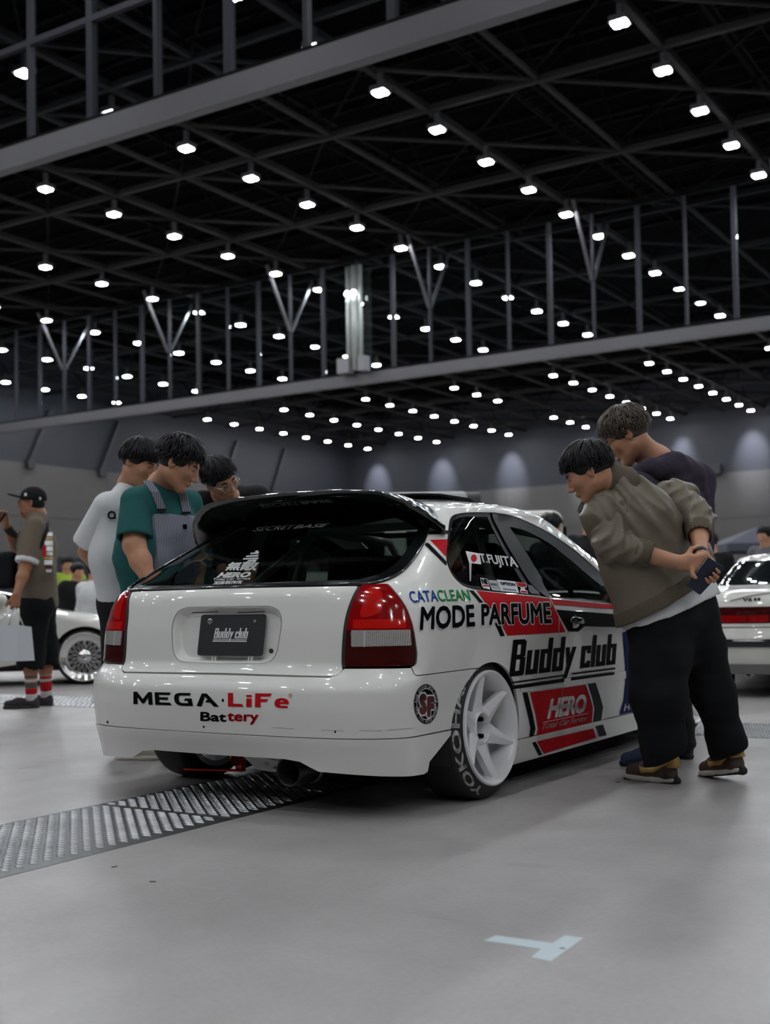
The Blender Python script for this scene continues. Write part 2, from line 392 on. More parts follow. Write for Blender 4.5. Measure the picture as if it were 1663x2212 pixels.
for y in np.arange(14.5, 44, 1.7): MB().bar((XL, y, 15.1), (XR, y, 15.1), .12, .25).build('purlin', CHORD2, ceiling)
# cable ladders under the roof
for x in (-17.8, -12.2, -6.8):
    m = MB(); m.bar((x - .3, 12, 13.2), (x - .3, 44, 13.2), .06); m.bar((x + .3, 12, 13.2), (x + .3, 44, 13.2), .06)
    for y in np.arange(12, 44, .6): m.bar((x - .3, y, 13.2), (x + .3, y, 13.2), .05)
    for y in np.arange(14, 44, 5.1): m.bar((x - .3, y, 13.2), (x - .3, y, 15.4), .05)
    m.build('cable_ladder', CHORD2, ceiling)
# lamps
GLOW = mat('lamp_glow', (1, 1, 1), emit=(.945, .98, 1.0), estr=LAMP_POWER)
HOUS = mat('lamp_housing', (.03, .03, .032), rough=.5)
def lamp_meshes():
    body = MB().box((0, 0, .09), (.36, .34, .12)).box((0, 0, .30), (.10, .10, .34)).build('housing', HOUS)
    g = MB()
    for s in (-1, 1):
        poly = rounded([(s * .074 - .074, -.135), (s * .074 + .074, -.135), (s * .074 + .074, .135), (s * .074 - .074, .135)], .07, 4); g.prism(poly, .0, .03)
    g = g.build('diffuser', GLOW); d = body.data, g.data
    bpy.data.objects.remove(body); bpy.data.objects.remove(g); return d
LB, LD = lamp_meshes()
YL = [16.74 + 2.508 * k for k in range(0, 23)]
def add_lamp(x, y):
    lb, gr = (('bright white ceiling lamp hanging on this side of the near glass barrier', 'ceiling lamps before the near barrier') if y < 13.2 else ('bright white ceiling lamp hanging between the two glass smoke barriers', 'ceiling lamps between the barriers') if y < 33 else ('bright white ceiling lamp seen through the panes above the far barrier beam', 'ceiling lamps behind the far barrier glass') if y < 50 else ('bright white ceiling lamp hanging under the beam of the far glass barrier', 'ceiling lamps at the far end'))
    t = thing('ceiling_lamp', lb, 'lamp', (x, y, 11.97), 0, gr)
    for nm, me in (('housing', LB), ('diffuser', LD)):
        o = bpy.data.objects.new(nm, me); COL.objects.link(o); o.parent = t
for x in ROWS:
    for k, y in enumerate(YL):
        if x in (-29.9, -13.67) and (9.5 < k < 11.5 or 17.5 < k < 19.5): continue
        if y > 47.5 and y < 53.5: continue
        if y > 72.5: continue
        if x > -5 and k % 2: continue
        q = (np.array([x, y, 12]) - CAM) @ CR; u = IMG_W / 2 + FPX * q[0] / -q[2]
        if u > 2300: 
            if k % 2: continue
        add_lamp(x, y)
for x in ROWS[3:]:
    for y in np.arange(-13.35, 14.5, 5.016): add_lamp(x, y)
# spot lamps washing the end wall
for x in (-47.3, -41.8, -36.3, -30.6, -24.1, -19.8, -14.3, -8.8, -3.3, 2.2, 7.7):
    t = thing('wall_spotlight', 'small spotlight above the end wall shining down it', 'spotlight', (x, YF - 2.2, 12.9), 0, 'spotlights along the end wall')
    MB().lathe([(.0, .05), (.0, .13), (.25, .10), (.27, .01)], 16, 'z').build('can', HOUS, t, smooth=True)
    MB().box((0, 0, .9), (.06, .06, 1.3)).build('stem', HOUS, t)
    ld = bpy.data.lights.new('spot_light', 'SPOT'); ld.energy = 6500; ld.spot_size = math.radians(40); ld.spot_blend = 1.0; ld.color = (.86, .9, 1.0); ld.shadow_soft_size = .12
    lo = bpy.data.objects.new('spot_light', ld); COL.objects.link(lo); lo.parent = t; lo.location = (0, 0, -.02); lo.rotation_euler = (math.radians(34), 0, 0)
# glazed smoke barriers hanging from the roof
BEAM = mat('barrier_beam', (.062, .060, .067), rough=.45, metal=.3)
MULL = mat('mullion_grey', (.026, .026, .033), rough=.7, spec=.12)
PANE = glass_mat('barrier_glass', (.86, .90, .92))
def barrier(name, Y, xs, thick0, rail, lab, braces):
    zb, zm, zt = 8.30, 8.50, ZT - .10
    w = structure(MB().box(((XL + XR) / 2, Y, zb), (XR - XL, .20, .36)).build(name, BEAM), lab)
    MB().box(((XL + XR) / 2, Y - .02, zm), (XR - XL, .11, .09)).build('sill_rail', CHORD2, w)
    MB().box(((XL + XR) / 2, Y, zt), (XR - XL, .12, .13)).build('head_rail', CHORD2, w)
    if rail: MB().box(((XL + XR) / 2, Y - .02, 10.14), (XR - XL, .09, .10)).build('mid_rail', MULL, w)
    for i, x in enumerate(xs):
        th = (i + thick0) % 2 == 0
        MB().box((x, Y, (zb + zt) / 2), (.13 if th else .075, .12, zt - zb)).build('mullion', MULL, w)
        if i + 1 < len(xs): MB().box(((x + xs[i + 1]) / 2, Y + .02, (zm + zt) / 2), (abs(xs[i + 1] - x) - .14, .02, zt - zm - .05)).build('pane', PANE, w)
    for x in braces:
        for s in (-1, 1): MB().bar((x, Y + s * .05, 10.3), (x, Y + s * 1.3, ZT - .1), .085).build('brace', BEAM, w)
    return w
KB = .841
barrier('window_1', 15.8 * KB, [KB * (-18.02 - 1.67 * k) for k in range(22, 0, -1)] + [KB * (-18.02 + 1.67 * k) for k in range(0, 26)], 1, True, 'glazed smoke barrier with heavy grey beam hanging above the white hatchback', [])
barrier('window_2', 39.3 * KB, [KB * (-45.97 + 1.669 * k) for k in range(-7, 48)], 0, False, 'glazed smoke barrier with slim beam far down the hall', [-35.9, -30.3, -24.62, -19.03, -13.42, -7.8])
# pipes and a junction box on the far barrier
t = thing('pipe_riser', 'bundle of pale vertical pipes with a grey box on the far glass barrier', 'pipes', (-25.9 * KB, 39.0 * KB, 8.48))
for dx, r in ((-.24, .08), (.0, .11), (.24, .07)): MB().tube([(dx, 0, .1), (dx, 0, 3.6)], r, 10).build('pipe', mat('pipe_pale', (.30, .32, .30), rough=.35, metal=.3), t, smooth=True)
for dx, w_ in ((-.36, .46), (.38, .26)): MB().box((dx, -.05, .26), (w_, .34, .5)).build('junction_box', mat('box_grey', (.13, .13, .14), rough=.6), t)
for dx in (-.17, .09):
    MB().lathe([(0, .001), (0.0, .09), (.05, .09)], 16, 'y', (dx, -.19, 2.65)).build('indicator_light', mat('indicator', (1, 1, 1), emit=(.9, .97, 1), estr=20), t, smooth=True)
# steel trench covers
STEEL_D = mat('cover_dark', (.10, .102, .106), rough=.45, metal=.8)
STEEL_L = mat('cover_tread', (.50, .51, .53), rough=.34, metal=.75, noise=.25, nscale=6)
def tread(name, x0, x1, y0, y1, along_y, fine):
    m = MB(); pu, pv, L, w = (.060, .028, .051, .014); V = []; F = []
    U0, U1, V0, V1 = (x0, x1, y0, y1) if not along_y else (y0, y1, x0, x1)
    j = 0; v = V0 + .012
    while v < V1 - .01:
        u = U0 + .01 + (pu / 2 if j % 2 else 0)
        while u < U1 - L - .005:
            o = len(V)
            for (du, dv, z) in ((0, 0, .001), (L / 2, -w / 2, .001), (L, 0, .001), (L / 2, w / 2, .001), (.009, 0, .006), (L - .009, 0, .006)):
                a, b = u + du, v + dv; V.append((b, a, z) if along_y else (a, b, z))
            f = [[o, o + 1, o + 4], [o + 1, o + 5, o + 4], [o + 1, o + 2, o + 5], [o + 2, o + 3, o + 5], [o + 3, o + 4, o + 5], [o + 3, o, o + 4]]
            F += [k[::-1] for k in f] if along_y else f
            u += pu
        v += pv; j += 1
    return V, F
gx0, gx1 = -3.61, -2.895
k = 0
for y in np.arange(-2.0, 6.8, 1.1):
    c = structure(MB().box(((gx0 + gx1) / 2, y + .55, -.004), (gx1 - gx0, 1.092, .010)).build('trench_cover', STEEL_D, floor)); del c['kind']
    V, F = tread('t', gx0 + .01, gx1 - .01, y + .01, y + 1.09, False, True)
    tag(mobj('tread_pattern', V, F, STEEL_L, c), None, None, None, 'stuff')
for x in np.arange(-12.0, 1.0, 1.1):
    c = MB().box((x + .55, 7.25, -.004), (1.092, .80, .010)).build('trench_cover', STEEL_D, floor)
    V, F = tread('t', x + .01, x + 1.09, 6.86, 7.64, True, True)
    tag(mobj('tread_pattern', V, F, STEEL_L, c), None, None, None, 'stuff')
# tape mark and scraps on the floor
TAPE = mat('tape_pale_blue', (.50, .58, .62), rough=.6)
Tp = [(1045, 2033), (1070, 2021), (1193, 2038), (1220, 2021), (1262, 2027), (1190, 2078), (1146, 2069), (1168, 2051)]
P = [on_floor(*p) for p in Tp]; c = P[2] * 1; n = len(P)
V = [p - c + [0, 0, .001] for p in P] + [p - c + [0, 0, .0002] for p in P]
t = mobj('floor_tape', V, [list(range(n))] + [[i, n + i, n + (i + 1) % n, (i + 1) % n] for i in range(n)], TAPE); t.location = c; fix_normals(t)
tag(t, 'pale blue tape T stuck flat on the bare concrete', 'tape')
tq = on_floor(1215, 2050)
dm = mobj('tape_smudge', [np.array([.008 * math.cos(a), .005 * math.sin(a), .0016]) + tq - c for a in np.linspace(0, 6.28, 9)[:-1]], [list(range(8))], mat('smudge', (.05, .03, .04), rough=.8), t)
SCR = mat('scrap_dark', (.03, .03, .03), rough=.8)
for (x, y) in ((1334, 1690), (985, 1560 + 150), (247, 1873), (330, 1905)):
    p = on_floor(x, y); o = MB().box((0, 0, .001), (.018, .006, .002)).build('rubber_scrap', SCR); o.location = p; o.rotation_euler = (0, 0, random.random() * 3)
    tag(o, 'tiny black rubber scrap lying on the concrete', 'scrap', 'rubber scraps on the floor')
# ------------------------------------------------------------------ car body surface: half width W(y, z) of a hull in car space
def table(kn, n=600, sig=6):
    kn = np.array(kn, float); t = np.linspace(kn[0, 0], kn[-1, 0], n); v = np.interp(t, kn[:, 0], kn[:, 1])
    if sig:
        k = np.exp(-.5 * (np.arange(-3 * sig, 3 * sig + 1) / sig) ** 2); k /= k.sum()
        vp = np.r_[2 * v[0] - v[3 * sig:0:-1], v, 2 * v[-1] - v[-2:-3 * sig - 2:-1]]
        v = np.convolve(vp, k, 'valid')
    return lambda x: np.interp(x, t, v)
class Hull:
    def __init__(s, yr, yf, w, Lr, Lf, shear, taper, ztop, w_top0, org, rotz=0.0, qr=4.0, qf=3.2, bulge=()):
        s.yr, s.yf, s.w0, s.Lr, s.Lf = table(yr), table(yf), table(w), table(Lr), table(Lf)
        s.shear, s.taper = table(shear), table(taper)
        s.zt, s.z0 = ztop, w_top0; s.org = np.array(org, float); s.rot = rotz; s.qr, s.qf = qr, qf; s.bulge = bulge
        s.wt0 = float(s.w0(w_top0))
    def W(s, y, z):
        y = np.asarray(y, float); z = np.asarray(z, float)
        low = np.clip((s.z0 - z) / .25, 0, 1)
        ze = z + s.shear(y) * low
        w = s.w0(np.minimum(ze, s.z0))
        t = np.clip((z - s.z0) / (s.zt - s.z0), 0, 1)
        w = w * (1 - t ** 2.4) ** .5 * s.taper(y)
        a = np.clip((y - s.yr(z)) / s.Lr(z), 0, 1); b = np.clip((s.yf(z) - y) / s.Lf(z), 0, 1)
        w = w * (1 - (1 - a) ** 2) ** (1 / s.qr) * (1 - (1 - b) ** 2) ** (1 / s.qf)
        for (yc, zc, r, wd, amp) in s.bulge:
            d = np.sqrt((y - yc) ** 2 + (z - zc) ** 2); w = w + amp * np.exp(-((d - r) / wd) ** 2) * (a > .3)
        return np.where(z > s.zt, 0, w)
    def uz(s, U, z):                 # signed perimeter coordinate from the rear centre line
        U = np.asarray(U, float); z = np.asarray(z, float); au = np.abs(U); yr = s.yr(z)
        lo = np.array(yr, float) * np.ones_like(au); hi = np.minimum(yr + au, s.yf(z)) + 1e-9
        for _ in range(46):
            m = .5 * (lo + hi); g = s.W(m, z) + m - yr - au
            lo = np.where(g < 0, m, lo); hi = np.where(g < 0, hi, m)
        y = .5 * (lo + hi)
        x = np.sign(U) * np.clip(au - (y - yr), 0, None)
        return np.stack([x, y, z * np.ones_like(x)], -1)
    def vz(s, U, z):                 # the same from the front centre line
        U = np.asarray(U, float); z = np.asarray(z, float); au = np.abs(U); yf = s.yf(z)
        hi = np.array(yf, float) * np.ones_like(au); lo = np.maximum(yf - au, s.yr(z)) - 1e-9
        for _ in range(46):
            m = .5 * (lo + hi); g = s.W(m, z) + yf - m - au
            hi = np.where(g < 0, m, hi); lo = np.where(g < 0, lo, m)
        y = .5 * (lo + hi)
        return np.stack([np.sign(U) * np.clip(au - (yf - y), 0, None), y, z * np.ones_like(y)], -1)
    def xy(s, x, y, zlo):            # top surface as a height field
        x = np.asarray(x, float); y = np.asarray(y, float)
        lo = np.full_like(x, zlo); hi = np.full_like(x, s.zt)
        # highest z with W >= |x|
        zs = np.linspace(s.zt, zlo, 160); best = np.full_like(x, zlo); got = np.zeros(x.shape, bool)
        for k, zz in enumerate(zs):
            ok = (s.W(y, zz) >= np.maximum(np.abs(x), .015)) & ~got
            best = np.where(ok, zz, best); got |= ok
        dz = zs[0] - zs[1]; lo = best.copy(); hi = best + dz
        for _ in range(30):
            m = .5 * (lo + hi); ok = s.W(y, m) >= np.maximum(np.abs(x), .015); lo = np.where(ok, m, lo); hi = np.where(ok, hi, m)
        return np.stack([x, y, .5 * (lo + hi)], -1)
    def side(s, y, z, sgn=1):
        return np.stack([sgn * s.W(y, z), np.asarray(y, float) + 0 * z, np.asarray(z, float) + 0 * y], -1)
    def toU(s, P): return np.c_[np.sign(P[:, 0]) * (np.abs(P[:, 0]) + P[:, 1] - s.yr(P[:, 2])), P[:, 2]]
    def local(s, P):
        c, n = math.cos(-s.rot), math.sin(-s.rot); return (np.asarray(P) - s.org) @ np.array([[c, -n, 0], [n, c, 0], [0, 0, 1]]).T
    def cast(s, px):                 # where the line of sight meets the hull, car space
        v = rays(px); c, n = math.cos(-s.rot), math.sin(-s.rot); Rm = np.array([[c, -n, 0], [n, c, 0], [0, 0, 1]])
        v = v @ Rm.T; o = (CAM - s.org) @ Rm.T
        ts = np.linspace(3.6, 9.5, 300); t0 = np.full(len(v), np.nan); live = np.arange(len(v))
        for t in ts:
            P = o + v[live] * t; ins = np.abs(P[:, 0]) < s.W(P[:, 1], P[:, 2])
            t0[live[ins]] = t; live = live[~ins]
            if not len(live): break
        lo = t0 - (ts[1] - ts[0]); hi = t0.copy()
        for _ in range(30):
            m = .5 * (lo + hi); P = o + v * m[:, None]; ins = np.abs(P[:, 0]) < s.W(P[:, 1], P[:, 2])
            hi = np.where(ins, m, hi); lo = np.where(ins, lo, m)
        return o + v * hi[:, None]
    def castU(s, px): return s.toU(s.cast(px))
    def nrm(s, fn, A, e=.004):
        a, b = A[:, 0], A[:, 1]
        du = fn(a + e, b) - fn(a - e, b); dz = fn(a, b + e) - fn(a, b - e)
        n = np.cross(du, dz); n /= np.linalg.norm(n, axis=1)[:, None] + 1e-12
        return n
def panel(name, loops, fn, hull, m, parent, off=0.0, flange=.012, grid=.03, flip=False, label=None, dens=None, flm=None):
    """A body panel: polygon loops in a surface domain, mapped onto the hull, with turned-in edges."""
    A, T = tri_fill(loops, grid, dens)
    P = fn(A[:, 0], A[:, 1]); N = hull.nrm(fn, A)
    if flip: N = -N; T = T[:, ::-1]
    P = P + N * off
    V = P.tolist(); Fc = [list(t) for t in T]; LN = [tuple(N[i]) for t in T for i in t]; MI = [0] * len(Fc)
    if flange:
        ec = {}
        for t in T:
            for i in range(3): ec.setdefault((min(t[i], t[(i + 1) % 3]), max(t[i], t[(i + 1) % 3])), []).append((t[i], t[(i + 1) % 3]))
        bd = [v[0] for v in ec.values() if len(v) == 1]; inn = {}
        for a, b in bd:
            for q in (a, b):
                if q not in inn: inn[q] = len(V); V.append((P[q] - N[q] * flange).tolist())
            Fc.append([b, a, inn[a], inn[b]]); MI.append(1 if flm else 0)
            fa, fb, fi = P[a], P[b], np.array(V[inn[a]])
            nn = np.cross(fa - fb, fi - fa); nn /= np.linalg.norm(nn) + 1e-12
            LN += [tuple(nn)] * 4
    return mobj(name, V, Fc, m, parent, label=label, lnorm=LN, mats=[m, flm] if flm else None, midx=MI if flm else None)
def decal(name, V2, T, pxmap, hull, m, parent, off=.0015, label=None, castP=None):
    """Flat print laid on the body: 2-D triangles -> pixels of the photograph -> the hull surface."""
    px = pxmap(np.asarray(V2, float)); P = hull.cast(px)
    A = hull.toU(P); N = hull.nrm(hull.uz, A)
    return mobj(name, P + N * off, T, m, parent, smooth=False, label=label)
def poly_decal(name, pxpoly, hull, m, parent, off=.0012, step=9, label=None):
    V, T = tri_fill([np.asarray(L, float) for L in (pxpoly if isinstance(pxpoly[0][0], (list, tuple, np.ndarray)) else [pxpoly])], step)
    return decal(name, V, T, lambda q: q, hull, m, parent, off, label)
def text_decal(name, s, quad, hull, m, parent, bold=0.0, shear=0.0, off=.002, mx=None, label=None, spacing=1.0):
    V, T, asp = text2d(s, bold, shear, spacing)
    Hm = homog([(0, 0), (1, 0), (1, 1), (0, 1)], quad)       # quad: bl, br, tr, tl
    V, T = subdiv2d(V * [asp, 1], T, .35); V = V / [asp, 1]
    return decal(name, V, T, lambda q: hmap(Hm, q), hull, m, parent, off, label)
def polys_decal(name, polys, box, quad, hull, m, parent, off=.002, mx=.12, label=None):
    V = []; T = []
    for p in polys:
        o = len(V); V += list(p); T += [(o, o + i, o + i + 1) for i in range(1, len(p) - 1)]
    V, T = subdiv2d(np.array(V, float), T, mx)
    (x0, y0, x1, y1) = box; Hm = homog([(x0, y0), (x1, y0), (x1, y1), (x0, y1)], quad)
    return decal(name, V, T, lambda q: hmap(Hm, q), hull, m, parent, off, label)
def mirror(L): L = np.asarray(L, float).copy(); L[:, 0] *= -1; return L[::-1]
def sym(half):              # half outline from centre to centre -> closed symmetric loop
    h = np.asarray(half, float).copy(); h[0, 0] = 0; h[-1, 0] = 0; m = h[1:-1][::-1].copy(); m[:, 0] *= -1; return np.vstack([h, m])
# ------------------------------------------------------------------ the white hatchback
PAINT = mat('white_paint', (.80, .80, .765), rough=.32, coat=1.0)
BLACKP = mat('black_paint', (.006, .007, .008), rough=.15, coat=1.0)
RUBBER = mat('black_rubber', (.012, .013, .014), rough=.55)
TYRE = mat('tyre_rubber', (.012, .012, .013), rough=.6, bump=.15, bscale=300)
DARK = mat('dark_plastic', (.015, .016, .018), rough=.6)
CHROME = mat('chrome', (.8, .8, .82), rough=.08, metal=1.0)
STEEL = mat('brushed_steel', (.45, .44, .43), rough=.3, metal=1.0)
SOOT = mat('sooty_steel', (.05, .048, .046), rough=.35, metal=1.0)
GLASS = glass_mat('tinted_glass', (.40, .46, .44))
SILVER = mat('wheel_white', (.82, .82, .84), rough=.25, coat=.8)
VRED = mat('vinyl_red', (.55, .012, .018), rough=.5, spec=.03)
VBLACK = mat('vinyl_black', (.004, .0045, .005), rough=.5, spec=.03)
VSLATE = mat('vinyl_slate', (.035, .042, .052), rough=.5, spec=.03)
VWHITE = mat('vinyl_white', (.78, .79, .80), rough=.4)
VGREY = mat('vinyl_grey', (.45, .46, .48), rough=.4)
VBLUE = mat('vinyl_blue', (.012, .06, .30), rough=.5, spec=.03)
VNAVY = mat('vinyl_navy', (.018, .022, .12), rough=.5, spec=.03)
VGREEN = mat('vinyl_green', (.01, .25, .06), rough=.5, spec=.03)
CO = np.array([-3.072, 3.578, 0.0])
HC = Hull(
    yr=[(.05, .05), (.18, .035), (.24, .022), (.30, .004), (.42, -.006), (.48, .0), (.515, .018), (.54, .05), (.56, .066), (.70, .078), (.84, .105), (.875, .125), (1.04, .42), (1.17, .68), (1.2, .76), (1.25, .93), (1.28, 1.15), (1.295, 1.4)],
    yf=[(.05, 4.05), (.2, 4.14), (.4, 4.17), (.55, 4.14), (.62, 4.05), (.68, 3.85), (.74, 3.5), (.79, 3.1), (.83, 2.98), (.86, 2.93), (.977, 2.68), (1.06, 2.45), (1.15, 2.22), (1.2, 2.09), (1.25, 1.93), (1.28, 1.7), (1.295, 1.41)],
    w=[(.05, .73), (.09, .76), (.13, .785), (.2, .797), (.3, .805), (.4, .812), (.5, .826), (.6, .833), (.72, .832), (.8, .818), (.84, .797), (.86, .784), (1.0, .714), (1.2, .61)],
    Lr=[(.05, .2), (.5, .2), (.56, .22), (.85, .24), (.9, .26), (1.04, .30), (1.2, .36), (1.295, .5)],
    Lf=[(.05, .5), (.6, .6), (.8, .5), (.86, .4), (1.2, .35), (1.295, .4)],
    shear=[(0, 0), (.65, 0), (1.4, .027), (2.35, .082), (3.4, .12), (4.3, .14)],
    taper=[(0, .985), (.8, 1), (2.2, 1), (3.4, .985), (4.2, .95)],
    ztop=1.295, w_top0=1.2, org=CO)
civic = thing('hatchback_car', 'white three-door hatchback with black rear spoiler, red and black sponsor livery and white six-spoke wheels', 'car', CO)
def px1(*P): return np.array([(180 + x / 2.132, 1040 + y / 2.132) for x, y in P])
def px3(*P): return np.array([(560 + x / 4.158, 1400 + y / 4.158) for x, y in P])
def px5(*P): return np.array([(860 + x / 3.08, 1040 + y / 3.08) for x, y in P])
def px6(*P): return np.array([(1080 + x / 3.465, 1340 + y / 3.465) for x, y in P])
def px8(*P): return np.array([(720 + x / 6.93, 1230 + y / 6.93) for x, y in P])
def Us(y, z):               # side point -> surface domain
    y = np.atleast_1d(np.asarray(y, float)); z = np.atleast_1d(np.asarray(z, float)) + 0 * y
    return HC.toU(HC.side(y, z))
AX_R, AX_F, AX_Z, ARCH = .765, 3.395, .252, .300
def arc(yc, a0, a1, r=ARCH, n=22):
    a = np.radians(np.linspace(a0, a1, n)); return Us(yc + r * np.cos(a), AX_Z + r * np.sin(a))
def Z(L, z): L = np.array(L, float); L[:, 1] = z; return L
FLM = mat('panel_gap', (.02, .02, .02), rough=.7)
# --- rear outlines traced once (right half), mirrored for the left
tl_full = HC.castU(spline(px8((430, 228), (600, 226), (770, 218), (830, 245), (950, 385), (1060, 545), (1140, 725), (1200, 950), (1243, 1250)), 3))
tl_corner = HC.castU(px8((1246, 1330), (1238, 1400), (1200, 1440), (1160, 1452)))
tl_in = HC.castU(spline(px8((168, 1470), (160, 1380), (166, 1150), (192, 850), (240, 622), (322, 400), (400, 262)), 3))
TL = np.vstack([tl_full, tl_corner, tl_in])
z_tlb = float(tl_in[0, 1])
glass_edge = HC.castU(spline(px1((1270, 478), (1380, 462), (1470, 415), (1530, 345), (1568, 280), (1588, 215)), 4))
z_gl = float(glass_edge[0, 1])
g_side_top = Us([.80], 1.205)[0]
glass_side = np.vstack([glass_edge, [(glass_edge[-1] * .45 + g_side_top * .55)], [g_side_top]])
tg_in = HC.castU(px1((1198, 855)))[0]
tg_bot = np.array([(tg_in[0] - .002, tg_in[1] - .01), (tg_in[0] - .012, tg_in[1] - .026), (tg_in[0] - .04, tg_in[1] - .032)])
z_tgb = float(tg_bot[-1, 1])
tailgate_half = np.vstack([[(0, z_gl)], [(glass_edge[0, 0] - .012, z_gl - .003)], tl_in[::-1][:-1] - [.012, 0], tg_bot, [(0, z_tgb + .004)]])
rec_half = HC.castU(px1((676, 575), (860, 572), (903, 592), (916, 640), (910, 690), (893, 790), (868, 828), (830, 838), (676, 840)))
rec_half = np.vstack([[(0, rec_half[0, 1])], rec_half[1:-1], [(0, rec_half[-1, 1])]])
rec = rounded(sym(rec_half), .03, 4)
tailgate = panel('tailgate', [sym(tailgate_half), rec], HC.uz, HC, PAINT, civic, grid=.035, dens=.02)
def ring(name, A, B, oA, oB, m, parent, n=5, prof=lambda t: (t, t)):
    VV = []; k = len(A)
    for i in range(n + 1):
        t, o = prof(i / n); L = A * (1 - t) + B * t; P = HC.uz(L[:, 0], L[:, 1]); N = HC.nrm(HC.uz, L); VV.append(P + N * (oA * (1 - o) + oB * o))
    V = np.vstack(VV); Fc = [[i * k + j, i * k + (j + 1) % k, (i + 1) * k + (j + 1) % k, (i + 1) * k + j] for i in range(n) for j in range(k)]
    o = mobj(name, V, Fc, m, parent, smooth=True); return fix_normals(o)
recD = densify(rec, .02); cen = np.array([0, recD[:, 1].mean()])
rec_in = cen + (recD - cen) * [.90, .80]
gap = .997
ring('plate_recess', cen + (recD - cen) * gap, rec_in, -.001, -.034, PAINT, tailgate, 6, lambda t: (t, .5 - .5 * math.cos(math.pi * t)))
panel('recess_floor', [rec_in], HC.uz, HC, PAINT, tailgate, off=-.034, flange=0, grid=.03)
# dark line around the recess and black lamp slots in it
o = panel('recess_seam', [recD, cen + (recD - cen) * .992], HC.uz, HC, FLM, tailgate, off=.0006, flange=0, grid=.05)
for a, b in ((757, 995), (1168, 1412)):
    q = np.array([(230 + a / 4.1575, 1220 + 424 / 4.1575), (230 + b / 4.1575, 1220 + 416 / 4.1575), (230 + b / 4.1575, 1220 + 423 / 4.1575), (230 + a / 4.1575, 1220 + 432 / 4.1575)])
    poly_decal('lamp_slot', q, HC, VBLACK, tailgate, off=-.006)
# number plate
pc = HC.uz(np.array([.02]), np.array([.683]))[0]
plate_y = pc[1] + .008
PLT = mat('plate_black', (.012, .014, .018), rough=.45)
def plate_pt(u, v): tilt = math.radians(10); return np.array([.022 + u, plate_y + .012 + v * math.sin(tilt), .684 + v * math.cos(tilt)])
pl = rounded([(-.166, -.083), (.166, -.083), (.166, .083), (-.166, .083)], .014, 4)
n = len(pl); V = [plate_pt(*p) + [0, -.004, 0] for p in pl] + [plate_pt(*p) for p in pl]
plate = mobj('number_plate', V, [list(range(n)), list(range(n, 2 * n))[::-1]] + [[i, n + i, n + (i + 1) % n, (i + 1) % n] for i in range(n)], PLT, civic, label='black plate with white italic lettering')
fix_normals(plate)
polys, BW = buddy_polys()
mb = MB(); sc = .082 / 1.32
for p in polys:
    mb.add([plate_pt((x - BW / 2 + (y - .3) * .16) * .172 / BW, (y + .0) * .042 - .014) + [0, -.0052, 0] for x, y in p], [list(range(len(p)))])
mb.build('plate_lettering', VWHITE, plate)
for (u, v, r) in ((-.115, .055, .012), (.115, .055, .006)):
    m_ = MB().lathe([(-.004, 0.0001), (-.006, r * .5), (-.005, r), (-.001, r * 1.1)], 16, 'y', plate_pt(u, v) + [0, -.003, 0]); m_.build('plate_screw', STEEL, plate, smooth=True)
for u in (-.09, -.075, .095, .11):
    MB().box(plate_pt(u, -.092) + [0, .008, 0], (.007, .012, .03)).build('plate_bracket', PAINT, tailgate)
lk = HC.cast(px1((841, 782)))[0]
MB().lathe([(.02, .009), (-.003, .009), (-.004, .004), (.004, .003)], 16, 'y', lk + [0, .034, 0]).build('lock', SOOT, tailgate, smooth=True)
# --- tail lamps
LENS_R = mat('lamp_red', (.30, .004, .006), rough=.10, coat=1.0)
LENS_D = mat('lamp_dark_red', (.055, .005, .005), rough=.10, coat=1.0)
LENS_B = mat('lamp_bright_red', (.62, .012, .008), rough=.12, coat=1.0)
def lens_white():
    m = mat('lamp_clear', (.36, .35, .34), rough=.15, coat=1.0)
    nt = m.node_tree; b = nt.nodes['Principled BSDF']; tc = [k for k in nt.nodes if k.type == 'TEX_COORD'][0]
    w = nt.nodes.new('ShaderNodeTexBrick'); w.inputs['Scale'].default_value = 1; w.offset = 0
    w.inputs['Brick Width'].default_value = .007; w.inputs['Row Height'].default_value = .005; w.inputs['Mortar Size'].default_value = .0012
    w.inputs['Color1'].default_value = (.12, .12, .12, 1); w.inputs['Color2'].default_value = (.22, .21, .2, 1); w.inputs['Mortar'].default_value = (.5, .48, .46, 1)
    mp = nt.nodes.new('ShaderNodeMapping'); mp.inputs['Rotation'].default_value = (math.radians(90), 0, 0)
    nt.links.new(tc.outputs['Object'], mp.inputs[0]); nt.links.new(mp.outputs[0], w.inputs['Vector']); nt.links.new(w.outputs['Color'], b.inputs['Base Color'])
    return m
LENS_W = lens_white()
wl = HC.castU(px8((258, 915), (1150, 905), (1165, 1140), (260, 1160)))
def clipz(L, zlo, zhi):
    P = []; L = densify(L, .006)
    for i in range(len(L)):
        a, b = L[i], L[(i + 1) % len(L)]
        if zlo <= a[1] <= zhi: P.append(a)
        for zc in (zlo, zhi):
            if (a[1] - zc) * (b[1] - zc) < 0: t = (zc - a[1]) / (b[1] - a[1]); P.append(a + (b - a) * t)
    return np.array(P)
z1, z2 = wl[2:, 1].mean(), wl[:2, 1].mean()
z3 = float(HC.castU(px8((600, 740)))[0, 1])
TLc = TL.mean(0); TLi = TLc + (TL - TLc) * [.965, .985]
